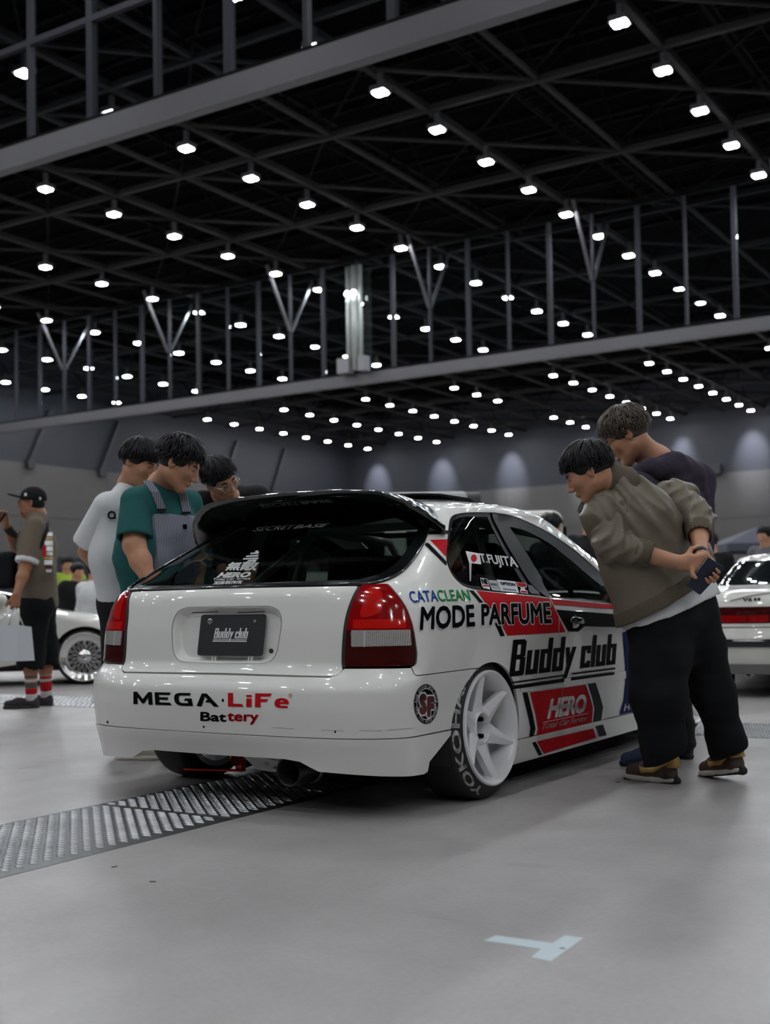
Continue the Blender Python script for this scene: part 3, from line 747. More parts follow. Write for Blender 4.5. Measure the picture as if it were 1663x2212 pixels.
for s in (1, -1):
    fl = (lambda L: L) if s > 0 else mirror
    lamp = panel('tail_lamp', [fl(clipz(TLi, z2, 2))], HC.uz, HC, LENS_R, civic, off=.004, flange=.02, grid=.02, label='red and clear tail lamp')
    panel('lamp_lower_lens', [fl(clipz(TLi, -1, z1))], HC.uz, HC, LENS_D, lamp, off=.004, flange=.02, grid=.02)
    band = clipz(TLi, z1, z2)
    panel('lamp_backing', [fl(band)], HC.uz, HC, LENS_D, lamp, off=.0025, flange=.02, grid=.02)
    W_ = rounded(wl + [[.004, 0], [0, 0], [0, 0], [.004, 0]], .006, 3)
    panel('lamp_clear_lens', [fl(W_)], HC.uz, HC, LENS_W, lamp, off=.0055, flange=.006, grid=.02)
    dv = HC.castU(px8((455, 915), (485, 915), (485, 1160), (455, 1160)))
    panel('lens_divider', [fl(dv)], HC.uz, HC, VGREY, lamp, off=.0075, flange=.003, grid=.02)
    bp = HC.castU(px8((300, 755), (1075, 745), (1090, 880), (300, 890)))
    panel('lamp_reflector', [fl(bp)], HC.uz, HC, LENS_B, lamp, off=.0050, flange=0, grid=.02)
    bp = HC.castU(spline(px8((470, 330), (640, 290), (740, 400), (700, 640), (420, 720), (440, 520)), 3, True))
    panel('lamp_reflector', [fl(bp)], HC.uz, HC, LENS_B, lamp, off=.0050, flange=0, grid=.02)
    seal = np.vstack([tl_in - [.010, 0], tl_in[::-1] + [.006, 0]])
    panel('lamp_seal', [fl(seal)], HC.uz, HC, RUBBER, lamp, off=.003, flange=.01, grid=.02)
# --- rear bumper and lip
bum_seam = HC.castU(px3((765, 186), (1362, 180), (1374, 205), (1386, 236), (1412, 252)))
arch_top_b = Us([AX_R - math.sqrt(max(0, ARCH ** 2 - (.527 - AX_Z) ** 2))], [.527])[0]
z_seam = .306
aS = math.degrees(math.acos(-1)) ; ang = lambda z: 180 - math.degrees(math.asin((z - AX_Z) / ARCH))
bum_half = np.vstack([[(0, z_tgb - .003)], [(tg_in[0] - .045, z_tgb - .006)], [(tg_in[0] - .012, z_tgb + .004)], bum_seam,
                      [(arch_top_b[0] - .03, .532)], arc(AX_R, ang(.529), ang(z_seam + .002), n=16), [(0, z_seam)]])
rear_bumper = panel('rear_bumper', [sym(bum_half)], HC.uz, HC, PAINT, civic, grid=.035, dens=.02)
lip_r = HC.castU(px1((1085, 1335), (1040, 1312), (1000, 1290), (930, 1277), (676, 1262)))
lip_half = np.vstack([[(0, z_seam - .003)], arc(AX_R, ang(z_seam - .003), ang(z_seam - .02), n=3), HC.castU(px1((1590, 1290), (1582, 1335), (1565, 1347))), lip_r[:-1], [(0, lip_r[-1, 1])]])
rear_lip = panel('rear_lip', [sym(lip_half)], HC.uz, HC, PAINT, rear_bumper, off=.004, flange=.03, grid=.03, dens=.02)
for q in ((1160, 1153), (555, 1130), (112, 1108)):
    c = px1(q)[0]; poly_decal('bolt_hole', [c + [2 * math.cos(a), 3 * math.sin(a)] for a in np.linspace(0, 6.28, 9)[:-1]], HC, VBLACK, rear_bumper, step=3)
scr = mat('scuff_grey', (.32, .31, .28), rough=.6)
for a, b in (((120, 712), (310, 722)), ((560, 735), (760, 742)), ((900, 738), (1100, 742)), ((1150, 735), (1380, 718))):
    q = np.vstack([px3(a, b), px3(b, a) + [0, .9]]); poly_decal('scuff', q, HC, scr, rear_bumper, step=8, off=.0008)
# --- body sides
qw_out = HC.castU(spline(px5((636, 207), (520, 204), (420, 209), (365, 225), (343, 255), (334, 310), (325, 420), (320, 510), (330, 560), (352, 610), (385, 655), (430, 692), (490, 716), (560, 727)), 3))
qw_bot = HC.castU(px5((760, 745), (990, 770)))
dw_top = HC.castU(spline(px5((648, 209), (760, 228), (900, 285), (1000, 338), (1100, 402), (1200, 476), (1300, 562), (1400, 655)), 3))
dw_a = Us([2.62, 2.70, 2.66], [.835, .80, .757])
dw_bot = HC.castU(px5((1495, 822), (1250, 798), (1003, 772)))
door_r = HC.castU(np.array([(1190, 1290), (1208, 1381), (1216, 1475), (1212, 1540), (1204, 1584)]))
sill = HC.castU(np.array([(1115, 1604), (1250, 1576), (1379, 1547)]))
z_sill = lambda y: np.interp(y, [1.0, 2.5, 3.1], [.208, .205, .2])
ys_ = np.linspace(.80, 1.88, 24)
roof_side = Us(ys_, 1.205)
zA = np.array([1.19, 1.15, 1.06, .977, .9, .865]); yA = HC.yf(zA) - .235
apillar = Us(yA, zA)
fz0 = Us([2.86], [.70])[0]
def U_at(L): return np.asarray(L)
wf = np.vstack([dw_top, dw_a])                                   # outer edge of window openings, front part
aF = math.degrees(math.asin((.208 - AX_Z) / ARCH))
# quarter panel + C pillar + roof rail + A pillar (one pressing)
side_loop = np.vstack([
    [(arch_top_b[0] - .03, .5355)], bum_seam[::-1][:4] + [0.003, .004], tl_corner[::-1] + [.004, -.002], tl_full[::-1] + [.006, .001], glass_side[1:] + [.008, -.002],
    roof_side[1:], apillar, Us([2.715, 2.71, 2.70], [.83, .79, .745]), dw_a[::-1] + [.004, 0], dw_top[::-1], qw_out, qw_bot, [(door_r[0] - [.004, -.006])], door_r - [.004, 0],
    Us([1.30, 1.10], z_sill(np.array([1.3, 1.1]))), arc(AX_R, aF, ang(.5355), n=26)])
door_loop = np.vstack([[qw_bot[-1] + [.008, -.002]], door_r + [.004, 0], Us([1.5, 2.0, 2.44], z_sill(np.array([1.5, 2., 2.44]))), Us([2.50, 2.53, 2.55, 2.56], [.30, .45, .62, .745]), dw_bot[:-1]])
fend_loop = np.vstack([Us([2.565, 2.555, 2.54, 2.51], [.742, .62, .45, .30]), Us([2.46], [.205]), Us([2.9], [.203]), arc(AX_F, 180 - aF, 12, n=26)[1:], Us([3.66, 3.62, 3.52], [.36, .52, .60]), Us([3.40, 3.2, 3.0, 2.8, 2.62], [.655, .668, .675, .69, .73])])
sill_loop = np.vstack([Us([1.06, 1.5, 2.0, 2.5, 3.06], z_sill(np.array([1.06, 1.5, 2, 2.5, 3.06])) - .004), Us([3.08, 3.06, 2.5, 2.0, 1.5, 1.0, 1.02], [.16, .112, .108, .105, .103, .10, .14])])
B_GLASS = mat('glass_border', (.004, .005, .006), rough=.25, spec=.05)
R_PANELS = {}
for s in (1, -1):
    f = (lambda L: L) if s > 0 else mirror
    q = panel('quarter_panel', [f(side_loop)], HC.uz, HC, PAINT, civic, grid=.04, dens=.022)
    d = panel('door', [f(door_loop)], HC.uz, HC, PAINT, civic, grid=.04, dens=.022)
    fe = panel('front_fender', [f(fend_loop)], HC.uz, HC, PAINT, civic, grid=.05, dens=.03)
    si = panel('side_sill', [f(sill_loop)], HC.uz, HC, PAINT, civic, off=.004, grid=.04, flange=.03, dens=.022)
    # quarter window: dark border and pane
    Lq = np.vstack([qw_out, qw_bot]); c = Lq.mean(0); inn = c + (Lq - c) * [.86, .88]
    wq = panel('quarter_window_border', [f(Lq), f(inn)], HC.uz, HC, B_GLASS, civic, off=-.003, flange=.004, grid=.03)
    gq = panel('quarter_window', [f(inn)], HC.uz, HC, GLASS, civic, off=-.004, flange=0, grid=.03)
    Ld = np.vstack([dw_top, dw_a, dw_bot]); c = np.array([Ld[:, 0].mean(), Ld[:, 1].mean()])
    Li = np.vstack([HC.castU(spline(px5((745, 300), (860, 330), (1000, 405), (1110, 490), (1230, 590), (1350, 690)), 3)), Us([2.50, 2.52], [.83, .79]), dw_bot[:1] + [0, .012], dw_bot[1:2] + [0, .012], HC.castU(px5((1030, 765), (960, 640), (850, 460)))])
    wd = panel('door_window_frame', [f(Ld), f(Li)], HC.uz, HC, B_GLASS, d, off=-.003, flange=.006, grid=.03)
    gd = panel('door_window', [f(Li)], HC.uz, HC, GLASS, d, off=-.006, flange=0, grid=.03)
    # body-colour rubbing strip with rounded rear end
    mo = px6((150, 477), (465, 437)); mo2 = px6((465, 497), (150, 535))
    strip = HC.castU(np.vstack([mo, mo2])); strip = rounded(strip, [.02, 0, 0, .02], 4)
    panel('rubbing_strip', [f(strip)], HC.uz, HC, PAINT, q, off=.004, flange=.004, grid=.03)
    mo = HC.castU(px6((472, 436), (960, 375), (968, 428), (472, 496)))
    strip = np.vstack([mo[0], mo[1], Us([2.5], [mo[1][1] + .004])[0], Us([2.5], [mo[2][1] + .004])[0], mo[2], mo[3]])
    panel('rubbing_strip', [f(strip)], HC.uz, HC, PAINT, d, off=.004, flange=.004, grid=.03)
    # pillar trim between the windows
    bt = HC.castU(px5((622, 206), (652, 209), (1008, 772), (985, 770)))
    panel('pillar_trim', [f(bt)], HC.uz, HC, B_GLASS, q, off=.003, flange=.006, grid=.03)
    # handle: dark cup and pull
    hp = HC.cast(px5((1172, 940)))[0]; hp[0] *= s
    mb = MB(); mb.lathe([(.002, .001), (.004, .03), (.001, .042)], 20, 'x', (hp[0], hp[1], hp[2]))
    h = mb.build('handle_cup', BLACKP, d, smooth=True)
    for v in h.data.vertices: v.co.x = hp[0] + s * abs(v.co.x - hp[0]); v.co.y = hp[1] + (v.co.y - hp[1]) * 1.5; v.co.z = hp[2] + (v.co.z - hp[2]) * .8
    mb = MB().tube([(hp[0] + s * .002, hp[1] - .07, hp[2] + .012), (hp[0] + s * .018, hp[1] - .05, hp[2] + .014), (hp[0] + s * .022, hp[1], hp[2] + .012), (hp[0] + s * .018, hp[1] + .05, hp[2] + .006), (hp[0] + s * .002, hp[1] + .07, hp[2])], [.01, .014, .015, .014, .01], 10)
    mb.build('door_handle', BLACKP, d, smooth=True)
    # mirror
    mp_ = HC.side(np.array([2.50]), np.array([.80]))[0]
    mb = MB(); mb.lathe([(-.05, .001), (-.045, .045), (-.01, .068), (.04, .06), (.07, .03), (.075, .001)], 20, 'y', (0, 0, 0))
    m_ = mb.build('wing_mirror', PAINT, d, smooth=True)
    for v in m_.data.vertices: v.co = Vector((s * (mp_[0] + .085) + v.co.x * 1.45, mp_[1] + v.co.y, .855 + v.co.z * .85))
    MB().box((s * (mp_[0] + .02), mp_[1], .82), (.09, .05, .03)).build('mirror_foot', DARK, m_)
    MB().box((s * (mp_[0] + .085), mp_[1] - .047, .855), (.17, .004, .09)).build('mirror_glass', CHROME, m_)
    # wheel wells
    for yc in (AX_R, AX_F):
        mb = MB()
        xs = [s * (HC.side(np.array([yc]), np.array([.45]))[0, 0] - .02), s * .42]; nA = 20; o = 0
        for xx in xs:
            for k in range(nA + 1):
                a = math.radians(-20 + 220 * k / nA); mb.V.append((xx, yc + .315 * math.cos(a), .27 + .315 * math.sin(a)))
        mb.F = [[k, k + 1, nA + 2 + k, nA + 1 + k] for k in range(nA)] + [[nA + 1 + k for k in range(nA + 1)]]; mb.M = [0] * len(mb.F)
        mb.build('wheel_well', FLM, q)
    R_PANELS[s] = dict(q=q, d=d, f=fe, s=si, gq=gq, gd=gd)
Q, D, S_, GQ = R_PANELS[1]['q'], R_PANELS[1]['d'], R_PANELS[1]['s'], R_PANELS[1]['gq']
# --- rear glass, border, moulding
gl_half = np.vstack([[(0, z_gl + .004)], glass_edge[:1] + [-.01, .004], glass_side[1:-1] - [.002, -.001], [g_side_top - [.002, 0]], [(0, 1.205)]])
gl = sym(gl_half); glD = densify(gl, .02)
gb_half = np.vstack([[(0, z_gl + .022)], [(glass_edge[0, 0] - .03, z_gl + .024)], glass_edge[3:-1] + [-.085, .024], glass_side[-3:-1] + [-.085, .01], [(g_side_top[0] - .09, 1.14)], [(0, 1.13)]])
gbi = rounded(sym(gb_half), .03, 3)
panel('rear_glass_border', [glD, gbi], HC.uz, HC, B_GLASS, tailgate, off=-.002, flange=.006, grid=.03)
rear_glass = panel('rear_glass', [gbi], HC.uz, HC, GLASS, tailgate, off=-.003, flange=0, grid=.03)
mo = gl_half[1:-2]; mo = np.vstack([gl_half[:1], mo]); moF = np.vstack([mo[::-1] * [-1, 1], mo[1:]])
P = HC.uz(moF[:, 0], moF[:, 1]); N = HC.nrm(HC.uz, moF)
MB().tube(list(P + N * .002), .0065, 8).build('glass_moulding', BLACKP, tailgate, smooth=True)
# --- roof, windscreen, bonnet, nose
yc_ = np.linspace(float(HC.yr(1.205)) + .002, float(HC.yf(1.205)) - .002, 60)
th = .5 - .5 * np.cos(np.linspace(0, math.pi, 60)); yc_ = yc_[0] + (yc_[-1] - yc_[0]) * th
wx = HC.W(yc_, 1.205)
roof_loop = np.vstack([np.c_[wx, yc_], np.c_[-wx[::-1], yc_[::-1]]])
panel('roof', [roof_loop], lambda x, y: HC.xy(x, y, 1.2), HC, PAINT, civic, grid=.05, flange=0)
zz = np.r_[np.linspace(.862, 1.192, 9)]
Pe = HC.side(HC.yf(zz) - .233, zz); Ue = Pe[:, 0] + HC.yf(zz) - Pe[:, 1]
wsl = np.vstack([np.c_[Ue, zz], np.c_[-Ue[::-1], zz[::-1]]])
Li = np.vstack([np.c_[Ue - .05, np.clip(zz, .885, 1.165)], np.c_[-(Ue[::-1] - .05), np.clip(zz[::-1], .885, 1.165)]])
panel('windscreen_border', [wsl, Li], HC.vz, HC, B_GLASS, civic, off=-.002, flange=0, grid=.04, flip=True)
panel('windscreen', [Li], HC.vz, HC, GLASS, civic, off=-.003, flange=0, grid=.04, flip=True)
xyf = lambda x, y: HC.xy(x, y, .5)
hood = np.array([(0, 2.945), (.42, 2.92), (.62, 2.86), (.66, 3.1), (.66, 3.5), (.60, 3.80), (.42, 3.93), (0, 3.985)]); hl = np.vstack([hood, (hood[1:-1] * [-1, 1])[::-1]])
panel('bonnet', [hl[::-1]], xyf, HC, PAINT, civic, grid=.06)
for s in (1, -1):
    yy = np.array([2.70, 2.8, 3.0, 3.2, 3.40]); zt = np.array([.712, .692, .677, .670, .657])
    ft = np.vstack([np.c_[HC.W(yy, zt) - .001, yy], [(.70, 3.58), (.665, 3.56), (.665, 3.4), (.665, 3.1), (.626, 2.86)]]) * [s, 1]
    panel('fender_top', [ft], xyf, HC, PAINT, R_PANELS[s]['f'], grid=.05, flange=0)
zf = lambda lo, hi, a, b: np.array([(a, lo), (b, lo), (b, hi), (a, hi)])
UB = float(HC.W(np.array([3.66]), np.array([.36]))[0] + HC.yf(.36) - 3.66)
fb = panel('front_bumper', [np.array([(-UB, .3), (-UB * .9, .13), (UB * .9, .13), (UB, .3), (UB + .02, .53), (.75, .555), (-.75, .555), (-UB - .02, .53)])], HC.vz, HC, PAINT, civic, grid=.06, flip=True)
panel('air_intake', [rounded(np.array([(-.5, .2), (.5, .2), (.55, .33), (-.55, .33)]), .04)], HC.vz, HC, RUBBER, fb, off=.002, flange=0, grid=.06, flip=True)
panel('grille', [rounded(np.array([(-.36, .565), (.36, .565), (.38, .635), (-.38, .635)]), .03)], HC.vz, HC, RUBBER, civic, off=0, grid=.05, flip=True)
HL = mat('headlamp_clear', (.5, .52, .55), rough=.08, coat=1.0)
for s in (1, -1):
    L = rounded(np.array([(.39, .568), (.85, .568), (1.15, .60), (1.12, .65), (.8, .662), (.41, .64)]), .03) * [s, 1]
    panel('headlamp', [L if s > 0 else L[::-1]], HC.vz, HC, HL, civic, off=.003, grid=.04, flip=True)
# --- spoiler
def lerp(x, X, Y): return np.interp(np.abs(x), X, Y)
xs = np.r_[np.linspace(-.675, -.44, 9), np.linspace(-.36, .36, 9), np.linspace(.44, .675, 9)]
KX = [0, .3, .46, .56, .63, .675]
sec = []
for x in xs:
    Ey, Ez = lerp(x, KX, [.475, .485, .505, .545, .605, .675]), lerp(x, KX, [1.278, 1.273, 1.258, 1.215, 1.163, 1.112])
    Ry = lerp(x, KX, [.98, .97, .93, .86, .79, .72]); xl = x * .985
    Rz_ = HC.xy(np.array([max(abs(x) * .93, .02)]), np.array([Ry]), .9)[0, 2] + .003
    Ly = lerp(x, KX, [.735, .735, .73, .715, .70, .705]); Lz = HC.xy(np.array([max(abs(x) * .93, .02)]), np.array([Ly]), .8)[0, 2] - .004
    E = np.array([x, Ey, Ez]); Rr = np.array([x * .93, Ry, Rz_]); Lw = np.array([x * .93, Ly, Lz])
    M1 = E * .65 + Rr * .35 + [0, 0, .010]; M2 = E * .25 + Rr * .75 + [0, 0, .010]
    E2 = E + [0, .004, -.016]; E3 = E + [0, .03, -.035]
    C1 = E * .35 + Lw * .65 + [0, .02, -.004]
    sec.append([Rr, M2, M1, E + [0, .012, .004], E, E2, E3, C1, Lw])
sec = np.array(sec); ns, nk = sec.shape[:2]
V = sec.reshape(-1, 3); Fc = [[i * nk + k, i * nk + k + 1, (i + 1) * nk + k + 1, (i + 1) * nk + k] for i in range(ns - 1) for k in range(nk - 1)]
Fc += [[k for k in range(nk)], [(ns - 1) * nk + k for k in range(nk)][::-1]]
sp = mobj('rear_spoiler', V, Fc, BLACKP, civic, smooth=True, label='gloss black roof spoiler'); fix_normals(sp); auto_smooth(sp, 50)
# --- sunroof deflector on the roof
P = []
for t in np.linspace(-1, 1, 13):
    x = t * .40; y0 = 1.42 + .05 * t * t; z0 = HC.xy(np.array([abs(x) + .02]), np.array([y0]), 1.1)[0, 2]
    z1_ = HC.xy(np.array([abs(x) + .02]), np.array([y0 - .34]), 1.1)[0, 2]
    P.append([(x, y0, z0 + .002), (x, y0 - .06, z0 + .022), (x, y0 - .34, z1_ + .036), (x, y0 - .35, z1_ + .026), (x, y0 - .06, z0 + .006)])
P = np.array(P); k = 5
V = P.reshape(-1, 3); Fc = [[i * k + j, i * k + (j + 1) % k, (i + 1) * k + (j + 1) % k, (i + 1) * k + j] for i in range(12) for j in range(k)] + [list(range(k)), list(range(12 * k, 13 * k))[::-1]]
fix_normals(mobj('sunroof_deflector', V, Fc, BLACKP, civic))
# --- underside, interior
INT = mat('cabin_dark', (.02, .022, .024), rough=.8)
mb = MB(); mb.box((0, 2.35, .17), (1.14, 3.1, .09)); mb.box((0, 2.08, .16), (1.54, 1.98, .10)); mb.box((0, .62, .30), (1.1, .5, .14)); mb.box((0, .55, .40), (1.1, .05, .24)); mb.build('floor_pan', FLM, civic)
mb = MB(); mb.box((0, .50, .60), (1.2, .7, .04)); mb.box((0, 1.5, .35), (1.3, 1.6, .05)); mb.box((0, 2.75, .62), (1.35, .4, .22)); mb.build('cabin_floor', INT, civic)
SEAT = mat('seat_fabric', (.02, .02, .022), rough=.9); SEATP = mat('seat_pale', (.22, .26, .24), rough=.8)
for x in (-.36, .36):
    mb = MB(); a = math.radians(-14); R_ = np.array(Matrix.Rotation(a, 3, 'X'))
    mb.box((x, 1.62, .72), (.46, .12, .66), R_); mb.box((x - .2, 1.68, .72), (.07, .2, .5), R_); mb.box((x + .2, 1.68, .72), (.07, .2, .5), R_); mb.box((x, 1.53, 1.0), (.26, .09, .16), R_); mb.box((x, 1.88, .46), (.48, .5, .14))
    bevel(mb.build('bucket_seat', SEAT, civic), .03, 3)
CAGE = mat('cage_pale', (.42, .50, .46), rough=.4)
def hp_(x, y, z): return np.array([x, y, z])
for pts in ([(-.58, 1.30, .4), (-.56, 1.30, .9), (-.47, 1.32, 1.17), (.47, 1.32, 1.17), (.56, 1.30, .9), (.58, 1.30, .4)], [(-.45, 1.32, 1.15), (-.55, .62, .72)], [(.45, 1.32, 1.15), (.55, .62, .72)], [(.45, 1.32, 1.14), (-.56, 1.3, .5)], [(-.47, 1.32, 1.17), (-.46, 2.05, 1.14), (-.62, 2.7, .78)], [(.47, 1.32, 1.17), (.46, 2.05, 1.14), (.62, 2.7, .78)]):
    MB().tube(pts, .021, 10).build('roll_cage_tube', CAGE, civic, smooth=True)
mb = MB().tube([(.36 + .17 * math.cos(a), 2.28 + .05 * math.sin(a), .80 + .165 * math.sin(a)) for a in np.linspace(0, 2 * math.pi, 25)[:-1]], .015, 8, closed=True); mb.tube([(.36, 2.28, .80), (.36, 2.6, .70)], .025, 8); mb.bar((.2, 2.28, .8), (.52, 2.28, .8), .03)
mb.build('steering_wheel', SEAT, civic, smooth=True)
MB().box((.48, .55, .72), (.3, .35, .12)).build('orange_bag', mat('bag_orange', (.45, .05, .02), rough=.6), civic, label='orange bag in the boot')
mb = MB(); mb.box((0, 2.1, 1.19), (.16, .02, .06)); mb.build('rear_view_mirror', SEAT, civic)
# --- exhaust, tow hook, lower arm
ex = np.array([.315, .10, .165])
mb = MB(); ay = math.radians(0)
mb.lathe([(-.03, .051), (-.034, .055), (-.03, .058), (.10, .058), (.14, .056), (.16, .075), (.20, .088), (.7, .088), (.74, .03)], 32, 'y', ex); e = mb.build('exhaust_tip', SOOT, civic, smooth=True)
MB().lathe([(-.03, .051), (.3, .05), (.3, .001)], 32, 'y', ex).build('exhaust_bore', FLM, e, smooth=True)
MB().lathe([(.10, .0585), (.105, .062), (.13, .062), (.135, .0585)], 32, 'y', ex).build('exhaust_band', STEEL, e, smooth=True)
REDM = mat('red_anodised', (.62, .02, .012), rough=.35, metal=.4)
mb = MB(); mb.bar((-.275, .141, .132), (-.085, .258, .122), .030, .007); mb.build('tow_strap', REDM, civic)
mb = MB(); mb.box((-.082, .27, .150), (.030, .030, .065)); mb.lathe([(-.02, .012), (.02, .012), (.02, .022), (-.02, .022)], 12, 'y', (-.082, .25, .165)); mb.build('tow_bracket', REDM, civic)
MB().lathe([(-.05, .001), (-.05, .045), (-.01, .06), (.03, .045), (.03, .001)], 20, 'x', (-.13, .36, .172)).build('arm_bush', SOOT, civic, smooth=True)
nz3 = lambda v: np.array(v, float) / np.linalg.norm(v)
ARM = mat('cast_alloy', (.50, .50, .50), rough=.4, metal=.9)
arm_poly = [(-.01, .0), (-.06, .035), (-.03, .025), (0, .03), (.24, .028), (.24, -.018), (.02, -.022)]
def triangle(cx, up): s = .011 if up else -.011; return [(cx - .012, -s + .004), (cx + .012, -s + .004), (cx, s + .006)]
A_, T_ = tri_fill([np.array(arm_poly)] + [np.array(triangle(.06 + i * .035, i % 2)) for i in range(5)], .02)
au, av = nz3((.14, .09, -.030)), np.array([0, 0, 1.]); V = [tuple(np.array([-.03, .285, .150]) + au * (x * .95) + av * z) for x, z in A_] + [tuple(np.array([-.03, .300, .150]) + au * (x * .95) + av * z) for x, z in A_]
la = mobj('lower_arm', V, [list(t) for t in T_] + [[i + len(A_) for i in t[::-1]] for t in T_], ARM, civic)
# --- wheels
RIM_R, TYR_R = .233, .288
def make_wheel():
    w = {}
    rim = MB().lathe([(-.235, .20), (-.24, .226), (-.225, .228), (-.22, .212), (-.18, .196), (-.10, .192), (-.045, .198), (-.02, .206), (-.008, .214), (-.002, .221), (.0, .227), (-.003, RIM_R), (-.012, RIM_R + .001), (-.016, .226)], 64, 'x')
    w['rim'] = rim
    ty = MB().lathe([(-.010, .224), (-.013, RIM_R + .002), (-.020, .246), (-.032, .264), (-.044, .279), (-.056, .286), (-.075, TYR_R), (-.19, TYR_R), (-.215, .283), (-.235, .262), (-.24, .228), (-.225, .21)], 72, 'x')
    w['tyre'] = ty
    hub = MB().lathe([(-.115, .001), (-.115, .055), (-.05, .058), (-.044, .061), (-.046, .066), (-.06, .074), (-.11, .08), (-.14, .08)], 40, 'x'); w['hub'] = hub
    st = [(.058, .052, -.046), (.085, .043, -.042), (.12, .034, -.033), (.16, .026, -.022), (.19, .020, -.012), (.212, .015, -.006)]
    V = []; Fc = []
    for r, b, xt in st: V += [(xt - .016, -b, r), (xt, 0, r), (xt - .016, b, r), (xt - .05, b * .8, r), (xt - .05, -b * .8, r)]
    for i in range(len(st) - 1): Fc += [[i * 5 + k, i * 5 + (k + 1) % 5, (i + 1) * 5 + (k + 1) % 5, (i + 1) * 5 + k] for k in range(5)]
    Fc += [[0, 1, 2, 3, 4], [25 + k for k in range(5)][::-1]]
    w['spoke'] = (V, Fc)
    return w
WH = make_wheel()
wheel_protos = {}
TLET = mat('tyre_lettering', (.34, .34, .34), rough=.7, noise=.7, nscale=45)
def place_wheel(parent, c, side, name='wheel', camber=-3.0, rim_m=None, letters=True, spin=8.0, steer=0.0):
    M = Matrix.Translation(c) @ Matrix.Rotation(steer, 4, 'Z') @ Matrix.Rotation(math.radians(camber) * side, 4, 'Y') @ (Matrix.Rotation(math.pi, 4, 'Z') if side < 0 else Matrix.Identity(4))
    MM = np.array(M)
    T_ = lambda V: (np.asarray(V, float) @ MM[:3, :3].T + MM[:3, 3])
    key = (round(c[0], 3), side)
    rm = rim_m or SILVER
    r = fix_normals(mobj(name, T_(WH['rim'].V), WH['rim'].F, rm, parent, smooth=True, label='white six-spoke alloy wheel'))
    auto_smooth(r, 45)
    t = mobj('tyre', T_(WH['tyre'].V), WH['tyre'].F, TYRE, r, smooth=True); fix_normals(t)
    h = mobj('hub', T_(WH['hub'].V), WH['hub'].F, rm, r, smooth=True); fix_normals(h); auto_smooth(h, 45)
    for k in range(6):
        a = math.radians(60 * k + spin); R = np.array([[1, 0, 0], [0, math.cos(a), -math.sin(a)], [0, math.sin(a), math.cos(a)]])
        s = mobj('spoke', T_(np.array(WH['spoke'][0]) @ R.T), WH['spoke'][1], rm, r); fix_normals(s); bevel(s, .004, 2, 25)
    for k in range(4):
        a = math.radians(90 * k + 40); MB_ = MB().tube([(-.115, .047 * math.cos(a), .047 * math.sin(a)), (-.065, .047 * math.cos(a), .047 * math.sin(a))], .0085, 8)
        mobj('lug_nut', T_(MB_.V), MB_.F, VBLACK, r)
    dsc = MB().lathe([(-.16, .06), (-.16, .13), (-.18, .13), (-.18, .06)], 40, 'x'); mobj('brake_disc', T_(dsc.V), dsc.F, SOOT, r, smooth=False)
    if letters:
        V2, T2, asp = text2d('YOKOHAMA', .03); V2, T2 = subdiv2d(V2 * [asp, 1], T2, .3); V2 = V2 / [asp, 1]
        a = math.radians(252) - V2[:, 0] * math.radians(150); f = V2[:, 1]
        rr = .246 + f * .031; xx = np.interp(rr, [.233, .246, .264, .279, .286], [-.013, -.020, -.032, -.044, -.056]) + .0022
        P = np.c_[xx, rr * np.cos(a), rr * np.sin(a)]
        # a runs so that letters read clockwise seen from outside
        if True: P[:, 1] *= 1
        mobj('tyre_lettering', T_(P), T2, TLET, r)
    return r
place_wheel(civic, (.838, .757, .288), 1)
place_wheel(civic, (-.838, .757, .288), -1)
place_wheel(civic, (.83, AX_F, .288), 1, camber=-2, spin=22)
place_wheel(civic, (-.83, AX_F, .288), -1, camber=-2, spin=22)
# ------------------------------------------------------------------ livery and stickers
def pd(name, P, m, par, off=.0012, label=None): return poly_decal(name, P, HC, m, par, off, 9, label)
# C pillar
pd('stripe', px5((206, 330), (334, 327), (334, 352), (200, 352)), VBLACK, Q)
pd('red_flash', px5((212, 390), (327, 386), (318, 502)), VRED, Q)
pd('stripe', px5((184, 408), (206, 414), (322, 536), (318, 562), (178, 424)), VBLACK, Q)
# flank: red field, black diagonal, door band
pd('stripe', px5((470, 724), (500, 727), (566, 806), (540, 806)), VBLACK, Q)
pd('stripe', px5((640, 942), (672, 940), (708, 1028), (680, 1031)), VBLACK, Q)
pd('red_field', px5((520, 727), (690, 745), (860, 762), (1008, 780), (1042, 852), (1068, 905), (1066, 1005), (725, 1027), (692, 962), (640, 880), (575, 800)), VRED, Q)
pd('red_field', px5((1072, 915), (1112, 1002), (1070, 1005)), VRED, D)
pd('red_band', px5((1014, 781), (1250, 803), (1500, 826), (1504, 852), (1250, 838), (1034, 820)), VRED, D)
pd('black_band', px5((1048, 853), (1280, 871), (1512, 889), (1532, 971), (1380, 967), (1240, 963), (1195, 1000), (1130, 998)), VBLACK, D)
